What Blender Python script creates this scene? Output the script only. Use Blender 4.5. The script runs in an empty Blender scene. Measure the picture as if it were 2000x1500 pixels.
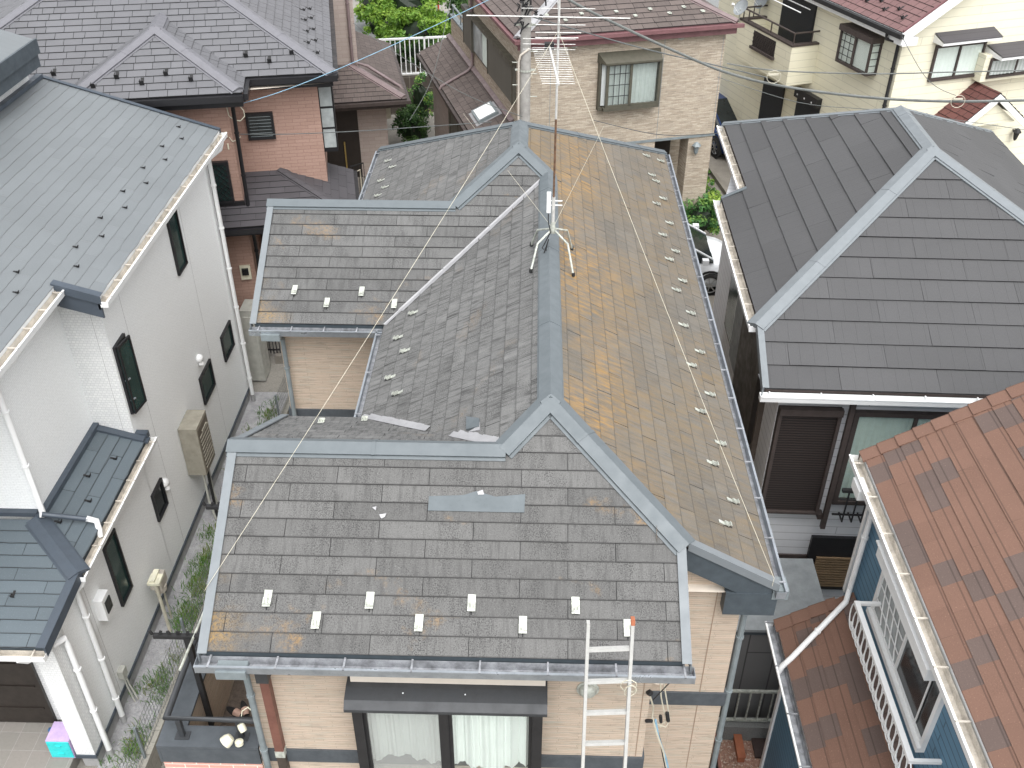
import bpy, math, random
from mathutils import Vector, Matrix
from math import radians as R, sin, cos, pi
random.seed(7)
S = bpy.context.scene
COL = S.collection
# ------------------------------------------------------------------ camera, sky, sun, exposure
FPX, YAW, PITCH, ROLL, CAMZ = 1917.43, -0.023488, 0.619357, 0.0030268, 12.9425
SUN_EL, SUN_AZ = R(62), R(162)
EXPOSURE = 1.27
def cam_basis():
    f = Vector((sin(YAW)*cos(PITCH), cos(YAW)*cos(PITCH), -sin(PITCH)))
    r = Vector((cos(YAW), -sin(YAW), 0)); u = r.cross(f)
    c, s = cos(ROLL), sin(ROLL)
    return f, r*c+u*s, u*c-r*s
CF, CR_, CU = cam_basis()
CAM = Vector((0, 0, CAMZ))
cd = bpy.data.cameras.new("camera"); co = bpy.data.objects.new("camera", cd); COL.objects.link(co)
cd.sensor_width = 36; cd.lens = FPX/2000*36; cd.clip_start = .1; cd.clip_end = 600
m = Matrix((CR_, CU, -CF)).transposed().to_4x4(); m.translation = CAM
co.matrix_world = m
S.camera = co
W = bpy.data.worlds.new("World"); S.world = W; W.use_nodes = True
wn = W.node_tree.nodes; wl = W.node_tree.links; wn.clear()
sky = wn.new('ShaderNodeTexSky'); sky.sky_type = 'NISHITA'; sky.sun_disc = False
sky.sun_elevation = SUN_EL; sky.sun_rotation = SUN_AZ; sky.air_density = 1.0; sky.dust_density = 4.0; sky.ozone_density = 1.0
hs = wn.new('ShaderNodeHueSaturation'); hs.inputs['Saturation'].default_value = .10
bg = wn.new('ShaderNodeBackground'); bg.inputs['Strength'].default_value = .15
wo = wn.new('ShaderNodeOutputWorld')
wl.new(sky.outputs[0], hs.inputs['Color']); wl.new(hs.outputs[0], bg.inputs[0]); wl.new(bg.outputs[0], wo.inputs[0])
sl = bpy.data.lights.new("sun", 'SUN'); sl.energy = .55; sl.angle = R(70); sl.color = (1, .985, .965)
so = bpy.data.objects.new("sun", sl); COL.objects.link(so)
so.rotation_euler = (pi/2-SUN_EL, 0, pi-SUN_AZ+0.0)
S.view_settings.view_transform = 'Standard'; S.view_settings.look = 'None'
S.view_settings.exposure = EXPOSURE; S.view_settings.gamma = 1
S.render.engine = 'CYCLES'
# ------------------------------------------------------------------ pixel -> point on a real plane (survey helpers)
def ray(px, py): return CF*FPX + CR_*(px-1000) - CU*(py-750)
def rotz(p, a): return Vector((p[0]*cos(a)-p[1]*sin(a), p[0]*sin(a)+p[1]*cos(a), p[2]))
def at_z(px, py, z, a=0):
    d = ray(px, py); return rotz(CAM+d*((z-CAMZ)/d.z), -R(a))
def at_v(px, py, v, a=0):      # plane local y = v of a frame turned by a degrees
    n = Vector((-sin(R(a)), cos(R(a)), 0)); d = ray(px, py)
    return rotz(CAM+d*((v-CAM.dot(n))/d.dot(n)), -R(a))
def at_u(px, py, u, a=0):
    n = Vector((cos(R(a)), sin(R(a)), 0)); d = ray(px, py)
    return rotz(CAM+d*((u-CAM.dot(n))/d.dot(n)), -R(a))
# ------------------------------------------------------------------ materials
def lin(c):
    return tuple(((x/255)/12.92 if x/255 <= .04045 else ((x/255+.055)/1.055)**2.4) for x in c)+(1,)
class NT:
    def __init__(s, name):
        s.m = bpy.data.materials.new(name); s.m.use_nodes = True; s.t = s.m.node_tree
        s.b = s.t.nodes['Principled BSDF']; s.o = s.t.nodes['Material Output']
    def n(s, ty, **kw):
        x = s.t.nodes.new(ty)
        for k, v in kw.items():
            if k.startswith('i_'):
                key = k[2:].replace('_', ' '); x.inputs[key].default_value = v
            else: setattr(x, k, v)
        return x
    def l(s, a, b): s.t.links.new(a, b)
    def noise(s, vec, sc, det=4, rough=.6, scale=(1, 1, 1)):
        mp = s.n('ShaderNodeMapping'); mp.inputs['Scale'].default_value = scale; s.l(vec, mp.inputs[0])
        x = s.n('ShaderNodeTexNoise'); x.inputs['Scale'].default_value = sc; x.inputs['Detail'].default_value = det
        x.inputs['Roughness'].default_value = rough; s.l(mp.outputs[0], x.inputs[0]); return x.outputs[0]
    def ramp(s, f, p0, p1, v0=0, v1=1):
        x = s.n('ShaderNodeMapRange'); x.inputs[1].default_value = p0; x.inputs[2].default_value = p1
        x.inputs[3].default_value = v0; x.inputs[4].default_value = v1; s.l(f, x.inputs[0]); return x.outputs[0]
    def mix(s, f, a, b, mode='MIX'):
        x = s.n('ShaderNodeMix', data_type='RGBA', blend_type=mode)
        if isinstance(f, (int, float)): x.inputs[0].default_value = f
        else: s.l(f, x.inputs[0])
        for i, c in ((6, a), (7, b)):
            if isinstance(c, tuple): x.inputs[i].default_value = c
            else: s.l(c, x.inputs[i])
        return x.outputs[2]
    def math(s, op, a, b):
        x = s.n('ShaderNodeMath', operation=op)
        for i, c in ((0, a), (1, b)):
            if isinstance(c, (int, float)): x.inputs[i].default_value = c
            else: s.l(c, x.inputs[i])
        return x.outputs[0]
    def bump(s, h, st=.3, d=.01):
        x = s.n('ShaderNodeBump'); x.inputs['Strength'].default_value = st; x.inputs['Distance'].default_value = d
        s.l(h, x.inputs['Height']); s.l(x.outputs[0], s.b.inputs['Normal'])
    def uv(s): return s.n('ShaderNodeTexCoord').outputs['UV']
    def ob(s): return s.n('ShaderNodeTexCoord').outputs['Object']
    def fin(s, col, rough=.8, metal=0, spec=None):
        if isinstance(col, tuple): s.b.inputs['Base Color'].default_value = col
        else: s.l(col, s.b.inputs['Base Color'])
        if isinstance(rough, (int, float)): s.b.inputs['Roughness'].default_value = rough
        else: s.l(rough, s.b.inputs['Roughness'])
        s.b.inputs['Metallic'].default_value = metal
        if spec is not None: s.b.inputs['Specular IOR Level'].default_value = spec
        return s.m
def g(v, a=1): return (v, v, v, 1)
MAT = {}
def plain(name, col, rough=.6, metal=0, var=.18, sc=6, dirt=.25, bump=.05):
    """painted or bare surface with slight wear, grime and roughness change"""
    t = NT(name); o = t.ob()
    n1 = t.noise(o, sc, 5); n2 = t.noise(o, sc*9, 3)
    c = t.mix(t.ramp(n1, .35, .7), tuple(x*(1+var*.5) for x in col[:3])+(1,), tuple(x*(1-var) for x in col[:3])+(1,))
    d = t.math('MULTIPLY', t.ramp(n2, .55, .75), dirt)
    c = t.mix(d, c, tuple(x*.55 for x in col[:3])+(1,))
    t.bump(n2, bump, .004)
    MAT[name] = t.fin(c, t.ramp(n1, .3, .7, max(rough-.1, .05), min(rough+.12, 1)), metal); return MAT[name]
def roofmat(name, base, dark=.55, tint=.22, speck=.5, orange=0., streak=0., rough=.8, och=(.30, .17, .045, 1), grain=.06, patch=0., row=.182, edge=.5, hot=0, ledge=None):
    t = NT(name); uv = t.uv()
    at = t.n('ShaderNodeAttribute', attribute_name='tint').outputs['Fac']
    c = t.mix(at, tuple(x*(1-tint) for x in base[:3])+(1,), tuple(x*(1+tint) for x in base[:3])+(1,))
    big = t.noise(uv, .9, 4, .6)
    c = t.mix(t.ramp(big, .35, .7, 0, .35), c, tuple(x*.72 for x in base[:3])+(1,))
    fine = t.noise(uv, 85, 5, .75, (1, .8, 1))
    if speck:
        msk = t.ramp(t.noise(uv, 2.4, 6, .72, (1, .55, 1)), .44, .62)
        sp = t.math('MULTIPLY', t.ramp(fine, .48, .60), t.math('ADD', t.math('MULTIPLY', msk, speck*.8), speck*.26))
        c = t.mix(sp, c, tuple(x*.22 for x in base[:3])+(1,))
        li = t.math('MULTIPLY', t.ramp(t.noise(uv, 55, 3, .7), .60, .70), .5)
        c = t.mix(li, c, tuple(min(x*2.1, .6) for x in base[:3])+(1,))
    if streak:
        st = t.noise(uv, 3.2, 6, .7, (6, .7, 1))
        c = t.mix(t.ramp(st, .49, .64, 0, streak), c, tuple(x*.34 for x in base[:3])+(1,))
        s2 = t.noise(uv, 1.3, 5, .7, (2.5, .8, 1)); c = t.mix(t.ramp(s2, .55, .7, 0, streak*.5), c, tuple(min(x*1.5, 1) for x in base[:3])+(1,))
    if orange:
        st = t.noise(uv, 2.4, 6, .72, (5, .8, 1)); pm = t.noise(uv, .55, 3, .55)
        a = t.math('MULTIPLY', t.ramp(st, .40, .62), t.ramp(pm, .34, .62, .12, 1))
        c = t.mix(t.math('MULTIPLY', a, orange*(.70 if hot else 1)), c, och)
        if hot:                          # denser, brighter lichen in the dry strip under the ridge
            sy = t.n('ShaderNodeSeparateXYZ'); t.l(uv, sy.inputs[0])
            band = t.ramp(sy.outputs[1], hot*.42, hot*.92)
            hn = t.math('MULTIPLY', t.ramp(t.noise(uv, .42, 3, .6), .44, .58), t.ramp(t.noise(uv, 3.2, 6, .75, (6, .9, 1)), .46, .62))
            c = t.mix(t.math('MULTIPLY', t.math('MULTIPLY', hn, band), .95), c, (.35, .19, .04, 1))
    if patch:
        pm = t.ramp(t.noise(uv, 1.1, 4, .6, (1, 1, 1)), .60, .70)
        a = t.math('MULTIPLY', pm, t.ramp(t.noise(uv, 25, 4, .8), .42, .6))
        c = t.mix(t.math('MULTIPLY', a, patch), c, (.36, .20, .05, 1))
    if ledge:                            # lichen creeping in from the open verge
        sz = t.n('ShaderNodeSeparateXYZ'); t.l(uv, sz.inputs[0])
        lm_ = t.math('MULTIPLY', t.ramp(sz.outputs[0], ledge[0], ledge[1]), t.ramp(t.noise(uv, 2.2, 4, .6), .42, .60))
        c = t.mix(t.math('MULTIPLY', t.math('MULTIPLY', lm_, t.ramp(t.noise(uv, 30, 4, .8), .38, .56)), .8), c, (.33, .20, .055, 1))
    if edge:                             # groove shade painted along each course's lower edge and under the lap
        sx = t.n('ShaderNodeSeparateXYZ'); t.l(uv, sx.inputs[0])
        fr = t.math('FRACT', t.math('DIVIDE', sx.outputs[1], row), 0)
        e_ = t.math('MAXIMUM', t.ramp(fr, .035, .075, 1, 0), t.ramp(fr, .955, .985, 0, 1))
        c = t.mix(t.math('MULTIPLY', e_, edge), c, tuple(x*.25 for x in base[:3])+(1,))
    t.bump(t.math('ADD', fine, t.noise(uv, 160, 2)), .35, .003)
    MAT[name] = t.fin(c, rough); return MAT[name]
def brickmat(name, c1, c2, mortar, w, h, ms=.004, off=.5, rough=.85, bump=.5, grain=60, gst=.25, smear=.2, tone=None, mixc=None):
    t = NT(name); uv = t.uv()
    b = t.n('ShaderNodeTexBrick'); b.offset = off; b.inputs['Scale'].default_value = 1
    b.inputs['Color1'].default_value = c1; b.inputs['Color2'].default_value = c2; b.inputs['Mortar'].default_value = mortar
    b.inputs['Mortar Size'].default_value = ms; b.inputs['Brick Width'].default_value = w; b.inputs['Row Height'].default_value = h
    b.inputs['Mortar Smooth'].default_value = .3
    t.l(uv, b.inputs['Vector']); c = b.outputs['Color']
    gn = t.noise(uv, grain, 3, .7)
    if mixc:
        c = t.mix(t.ramp(t.noise(uv, 3.5, 4, .7, (.35, 1.6, 1)), .45, .62), c, mixc)
    c = t.mix(t.ramp(gn, .45, .7, 0, gst), c, tuple(x*.6 for x in c1[:3])+(1,))
    c = t.mix(t.ramp(t.noise(uv, .7, 4), .45, .75, 0, smear), c, tuple(x*.62 for x in c1[:3])+(1,))
    h_ = t.math('ADD', t.math('MULTIPLY', b.outputs['Fac'], -1.0), t.math('MULTIPLY', gn, .5))
    t.bump(h_, bump, .006)
    MAT[name] = t.fin(c, rough); return MAT[name]
def stonemat(name, c1, c2, c3, dark, rh=.030, w=.55, split=.62, jd=.6):
    """siding moulded as thin uneven stone layers, each layer with its own broken joints"""
    t = NT(name); uv = t.uv()
    warp = t.noise(uv, 2.2, 2, .5, (1, 1, 1))
    sx = t.n('ShaderNodeSeparateXYZ'); t.l(uv, sx.inputs[0])
    y2 = t.math('ADD', sx.outputs[1], t.math('MULTIPLY', warp, .03))
    cv = t.n('ShaderNodeCombineXYZ'); t.l(sx.outputs[0], cv.inputs[0]); t.l(y2, cv.inputs[1])
    b = t.n('ShaderNodeTexBrick'); b.offset = .37; b.offset_frequency = 3; b.squash = .6; b.squash_frequency = 2
    b.inputs['Color1'].default_value = c1; b.inputs['Color2'].default_value = c2; b.inputs['Mortar'].default_value = dark
    b.inputs['Scale'].default_value = 1; b.inputs['Mortar Size'].default_value = .0018; b.inputs['Brick Width'].default_value = w; b.inputs['Row Height'].default_value = rh
    t.l(cv.outputs[0], b.inputs['Vector'])
    c = t.mix(t.ramp(t.noise(uv, 5, 4, .7, (.5, 6, 1)), split-.12, split+.08), b.outputs['Color'], c3)
    lines = t.noise(uv, 9, 5, .75, (.28, 4, 1))
    c = t.mix(t.ramp(lines, .53, .60, 0, jd), c, dark)
    c = t.mix(t.ramp(t.noise(uv, .5, 3), .45, .7, 0, .18), c, tuple(x*.7 for x in c1[:3])+(1,))
    t.bump(t.math('ADD', t.math('MULTIPLY', b.outputs['Fac'], -.8), t.math('MULTIPLY', lines, -1.2)), .5, .006)
    MAT[name] = t.fin(c, .85); return MAT[name]
def sidingmat(name, col, pitch, vertical=False, line=.55, groove=.06, var=.08):
    """lapped boards: one groove per pitch metres, joints now and then"""
    t = NT(name); uv = t.uv()
    b = t.n('ShaderNodeTexBrick'); b.offset = .5; b.inputs['Scale'].default_value = 1
    b.inputs['Color1'].default_value = col; b.inputs['Color2'].default_value = tuple(x*(1-var) for x in col[:3])+(1,)
    b.inputs['Mortar'].default_value = tuple(x*line for x in col[:3])+(1,); b.inputs['Mortar Size'].default_value = pitch*groove
    b.inputs['Brick Width'].default_value = 3.03; b.inputs['Row Height'].default_value = pitch; b.inputs['Mortar Smooth'].default_value = .2
    if vertical:
        mp = t.n('ShaderNodeMapping'); mp.inputs['Rotation'].default_value = (0, 0, pi/2); t.l(uv, mp.inputs[0]); t.l(mp.outputs[0], b.inputs['Vector'])
    else: t.l(uv, b.inputs['Vector'])
    c = t.mix(t.ramp(t.noise(uv, 1.1, 5, .7, (2, .6, 1)), .45, .75, 0, .25), b.outputs['Color'], tuple(x*.7 for x in col[:3])+(1,))
    t.bump(t.math('ADD', t.math('MULTIPLY', b.outputs['Fac'], -1), t.math('MULTIPLY', t.noise(uv, 50, 3), .25)), .4, .006)
    MAT[name] = t.fin(c, .6); return MAT[name]
def glassmat(name, tintc, refl=.16, veil=0):
    t = NT(name); t.t.nodes.remove(t.b)
    tr = t.n('ShaderNodeBsdfTransparent'); tr.inputs[0].default_value = tintc
    gl = t.n('ShaderNodeBsdfGlossy'); gl.inputs['Roughness'].default_value = .03
    gl.inputs[0].default_value = (1, 1, 1, 1)
    mx = t.n('ShaderNodeMixShader'); lw_ = t.n('ShaderNodeLayerWeight'); lw_.inputs[0].default_value = .5
    f = t.math('ADD', t.math('MULTIPLY', t.math('POWER', lw_.outputs['Facing'], 3.0), .7), refl); 
    src = tr.outputs[0]
    if veil:
        df = t.n('ShaderNodeBsdfDiffuse'); df.inputs[0].default_value = (.62, .64, .63, 1); m2 = t.n('ShaderNodeMixShader'); m2.inputs[0].default_value = veil
        t.l(tr.outputs[0], m2.inputs[1]); t.l(df.outputs[0], m2.inputs[2]); src = m2.outputs[0]
    t.l(f, mx.inputs[0]); t.l(src, mx.inputs[1]); t.l(gl.outputs[0], mx.inputs[2])
    t.l(mx.outputs[0], t.o.inputs[0]); MAT[name] = t.m; return t.m
def leafmat(name, c1, c2, c3):
    t = NT(name)
    at = t.n('ShaderNodeAttribute', attribute_name='tint').outputs['Fac']
    c = t.mix(t.ramp(at, 0, .6), c1, c2); c = t.mix(t.ramp(at, .6, 1), c, c3)
    t.b.inputs['Roughness'].default_value = .55
    t.l(c, t.b.inputs['Base Color'])
    tl = t.n('ShaderNodeBsdfTranslucent'); t.l(c, tl.inputs[0])
    mx = t.n('ShaderNodeMixShader'); mx.inputs[0].default_value = .3
    t.l(t.b.outputs[0], mx.inputs[1]); t.l(tl.outputs[0], mx.inputs[2]); t.l(mx.outputs[0], t.o.inputs[0])
    MAT[name] = t.m; return t.m
def groundmat(name, c1, c2, sc=3, fine=60, bump=.4, rough=.9, spots=None):
    t = NT(name); o = t.ob()
    c = t.mix(t.ramp(t.noise(o, sc, 5), .35, .65), c1, c2)
    f = t.noise(o, fine, 4, .8); c = t.mix(t.ramp(f, .45, .65, 0, .5), c, tuple(x*.45 for x in c1[:3])+(1,))
    if spots: c = t.mix(t.ramp(t.noise(o, fine*.6, 2, .6), .56, .62), c, spots)
    t.bump(f, bump, .02); MAT[name] = t.fin(c, rough); return MAT[name]
# main house
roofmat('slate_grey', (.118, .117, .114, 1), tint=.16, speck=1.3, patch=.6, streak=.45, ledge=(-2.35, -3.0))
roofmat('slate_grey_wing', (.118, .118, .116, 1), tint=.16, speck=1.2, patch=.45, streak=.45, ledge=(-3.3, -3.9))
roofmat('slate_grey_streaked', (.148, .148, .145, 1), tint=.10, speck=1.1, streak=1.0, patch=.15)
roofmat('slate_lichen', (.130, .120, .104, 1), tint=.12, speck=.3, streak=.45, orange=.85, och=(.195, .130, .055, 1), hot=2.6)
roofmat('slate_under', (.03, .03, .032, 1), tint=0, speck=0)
stonemat('siding_beige', (.48, .385, .30, 1), (.54, .435, .345, 1), (.42, .40, .335, 1), (.27, .235, .185, 1))
plain('metal_bluegrey', (.105, .123, .133, 1), .5, .0, var=.06, dirt=.12, bump=.02)
plain('metal_bluegrey_pale', (.16, .178, .19, 1), .55, .0, var=.06, dirt=.12, bump=.02)
plain('fascia_slate', (.055, .07, .082, 1), .5, 0, var=.2)
plain('zinc', (.36, .39, .42, 1), .35, .6, var=.2, dirt=.4)
plain('gutter_grime', (.30, .31, .33, 1), .6, .2, var=.5, sc=9, dirt=.7)
plain('galvanised', (.46, .48, .43, 1), .5, .2, var=.45, sc=16, dirt=.2)
plain('flashing_pale', (.32, .32, .33, 1), .5, .1, var=.15, dirt=.3)
plain('black_frame', (.012, .012, .014, 1), .4, 0, dirt=.1)
plain('charcoal_hood', (.035, .038, .042, 1), .45, 0, dirt=.35)
plain('belt_grey', (.065, .075, .085, 1), .6, 0)
plain('pipe_grey', (.19, .22, .23, 1), .5, 0)
plain('joint_sealant', (.30, .22, .16, 1), .8, 0)
plain('pipe_brown', (.15, .062, .045, 1), .5, 0)
plain('pipe_darkbrown', (.05, .038, .03, 1), .5, 0)
plain('aluminium', (.62, .62, .60, 1), .4, .25, dirt=.6, sc=20)
plain('ladder_metal', (.47, .47, .45, 1), .4, .1, var=.1, dirt=.55, sc=18)
plain('rust', (.15, .085, .05, 1), .8, .1, var=.5, sc=25, dirt=.5)
plain('white_paint', (.78, .79, .79, 1), .4, 0, var=.04, dirt=.08)
plain('white_grimy', (.50, .46, .40, 1), .6, 0, var=.35, sc=7, dirt=.85)
plain('cream_plastic', (.68, .66, .52, 1), .5, 0)
plain('rubber_black', (.015, .015, .016, 1), .7, 0)
plain('panel_pale', (.66, .60, .52, 1), .7, 0, var=.06, dirt=.1)
plain('wire_pale', (.55, .52, .42, 1), .6, .2)
plain('wire_dark', (.09, .10, .10, 1), .6, .1)
plain('wire_grey', (.13, .14, .135, 1), .6, .1)
plain('wire_blue', (.22, .38, .50, 1), .6, .1)
plain('curtain', (.90, .93, .91, 1), .9, 0, var=.03, dirt=.03)
plain('curtain_dim', (.55, .58, .57, 1), .9, 0, var=.05, dirt=.03)
plain('curtain_green', (.62, .70, .65, 1), .9, 0, var=.08, dirt=.03)
plain('interior', (.05, .05, .05, 1), .9, 0)
plain('interior_sill', (.22, .18, .13, 1), .8, 0)
glassmat('glass_clear', (.93, .95, .94, 1), .05)
glassmat('glass_screen', (.88, .90, .89, 1), .08, .22)
plain('glass_green', (.018, .045, .042, 1), .12, 0, var=.4, sc=2, dirt=0, bump=0)
plain('glass_dark', (.015, .02, .022, 1), .1, 0, var=.4, sc=2, dirt=0, bump=0)
plain('glass_pale', (.34, .37, .37, 1), .15, 0, var=.3, sc=3, dirt=.1, bump=0)
groundmat('balcony_floor', (.10, .08, .065, 1), (.14, .11, .09, 1), 3, 30)
# neighbours
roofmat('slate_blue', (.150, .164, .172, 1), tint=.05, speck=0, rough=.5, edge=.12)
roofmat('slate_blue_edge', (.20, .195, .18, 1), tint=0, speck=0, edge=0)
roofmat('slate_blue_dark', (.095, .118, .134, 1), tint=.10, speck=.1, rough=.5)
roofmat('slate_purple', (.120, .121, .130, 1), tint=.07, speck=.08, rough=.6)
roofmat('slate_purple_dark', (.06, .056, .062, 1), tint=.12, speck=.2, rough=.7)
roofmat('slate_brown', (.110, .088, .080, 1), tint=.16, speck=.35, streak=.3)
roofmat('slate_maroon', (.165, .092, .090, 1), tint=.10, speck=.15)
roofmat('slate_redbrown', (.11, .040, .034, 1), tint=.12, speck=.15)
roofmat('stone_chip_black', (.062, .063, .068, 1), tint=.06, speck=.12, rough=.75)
plain('edge_brown', (.055, .042, .038, 1), .6, 0)
plain('cap_purple', (.150, .150, .165, 1), .5, .1, var=.1)
plain('cap_brown', (.19, .145, .145, 1), .5, .1, var=.15)
plain('cap_blue_dark', (.06, .075, .095, 1), .45, .1, var=.1)
plain('maroon_trim', (.16, .075, .08, 1), .6, 0)
brickmat('siding_white', (.85, .87, .87, 1), (.88, .90, .90, 1), (.74, .76, .76, 1), .075, .03, .003, grain=34, gst=.26, smear=.03, bump=.6)
brickmat('siding_white_tile', (.76, .77, .76, 1), (.68, .69, .69, 1), (.56, .57, .57, 1), .06, .045, .004, grain=40, gst=.2, smear=.06)
brickmat('siding_pink', (.35, .225, .18, 1), (.395, .26, .21, 1), (.27, .165, .13, 1), .30, .075, .005, grain=30, gst=.3, smear=.12)
brickmat('siding_taupe', (.36, .30, .27, 1), (.40, .34, .305, 1), (.27, .225, .2, 1), .34, .11, .004, grain=30, gst=.2)
stonemat('siding_ledgestone', (.40, .34, .265, 1), (.53, .465, .375, 1), (.31, .25, .19, 1), (.16, .135, .11, 1), .035, .24, .6, .6)
sidingmat('siding_cream', (.76, .725, .57, 1), .20, line=.78, groove=.05, var=.03)
sidingmat('siding_greywhite', (.66, .67, .69, 1), .155, line=.6, groove=.05, var=.04)
sidingmat('siding_blue', (.10, .215, .32, 1), .105, line=.5, groove=.10, var=.08)
sidingmat('shed_side', (.15, .15, .15, 1), .40, vertical=True, line=.4, groove=.03)
sidingmat('shutter_brown', (.035, .025, .022, 1), .045, line=.25, groove=.22, var=.1)
sidingmat('shutter_tan', (.12, .115, .095, 1), .11, vertical=True, line=.5, groove=.08)
sidingmat('shutter_black', (.012, .014, .018, 1), .05, vertical=True, line=.3, groove=.15)
brickmat('brick_pinkpale', (.60, .30, .25, 1), (.66, .36, .30, 1), (.72, .68, .6, 1), .26, .065, .007, grain=40)
brickmat('block_wall', (.32, .31, .27, 1), (.27, .26, .23, 1), (.18, .17, .15, 1), .40, .20, .006, grain=25, gst=.5, smear=.5)
brickmat('porch_tile', (.24, .22, .20, 1), (.21, .20, .18, 1), (.30, .29, .27, 1), .30, .30, .005, off=0, grain=20)
brickmat('retaining_block', (.085, .070, .055, 1), (.065, .055, .045, 1), (.15, .135, .11, 1), .42, .42, .02, off=0, grain=12, smear=.5)
plain('foundation', (.33, .33, .33, 1), .85, 0, dirt=.4)
plain('shed_grey', (.25, .27, .28, 1), .5, .1, dirt=.25)
plain('concrete_pole', (.34, .33, .31, 1), .85, 0, var=.3, sc=4, dirt=.4)
plain('heater_beige', (.30, .28, .23, 1), .5, .1)
plain('heater_slats', (.13, .11, .085, 1), .5, .1)
plain('tank_cream', (.42, .42, .38, 1), .5, 0)
plain('black_plastic', (.01, .012, .012, 1), .25, 0)
plain('door_brown', (.022, .017, .014, 1), .4, 0)
plain('brass', (.45, .33, .12, 1), .35, .7)
plain('car_white', (.72, .74, .76, 1), .18, 0, var=.02, dirt=.03, bump=0)
plain('car_blue', (.02, .05, .16, 1), .15, .3, var=.1, dirt=.03, bump=0)
plain('tyre', (.015, .015, .015, 1), .85, 0)
plain('alloy', (.5, .5, .5, 1), .3, .8)
plain('lilac', (.50, .38, .60, 1), .5, 0)
plain('turquoise', (.03, .55, .55, 1), .45, 0)
plain('shoe_blue', (.02, .09, .22, 1), .6, 0)
plain('terracotta', (.35, .12, .06, 1), .8, 0)
plain('paver_dark', (.045, .028, .024, 1), .7, 0)
plain('red_paint', (.50, .03, .03, 1), .5, 0)
plain('pink_sole', (.62, .42, .34, 1), .8, 0)
groundmat('earth', (.28, .265, .235, 1), (.20, .19, .17, 1), .8, 30)
groundmat('asphalt', (.17, .18, .18, 1), (.21, .215, .21, 1), .6, 60, .3)
groundmat('concrete', (.25, .23, .20, 1), (.17, .155, .13, 1), 1.2, 40, .3)
groundmat('gravel_grey', (.46, .46, .47, 1), (.34, .34, .35, 1), 6, 45, 1.)
groundmat('pebble_pink', (.48, .30, .22, 1), (.36, .20, .15, 1), 14, 50, 1., spots=(.58, .48, .4, 1))
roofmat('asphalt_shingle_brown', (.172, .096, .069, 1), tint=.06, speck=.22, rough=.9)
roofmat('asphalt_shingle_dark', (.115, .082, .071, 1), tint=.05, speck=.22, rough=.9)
leafmat('leaf_bright', (.06, .15, .015, 1), (.12, .25, .025, 1), (.22, .34, .035, 1))
leafmat('leaf_dark', (.015, .05, .012, 1), (.035, .09, .02, 1), (.08, .15, .03, 1))
leafmat('leaf_ivy', (.035, .12, .035, 1), (.08, .21, .055, 1), (.36, .50, .08, 1))
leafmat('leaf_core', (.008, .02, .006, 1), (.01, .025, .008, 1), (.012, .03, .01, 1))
leafmat('grass', (.06, .15, .03, 1), (.12, .24, .05, 1), (.20, .20, .05, 1))
plain('bark', (.10, .07, .05, 1), .9, 0)
def M(n): return MAT[n]
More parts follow.
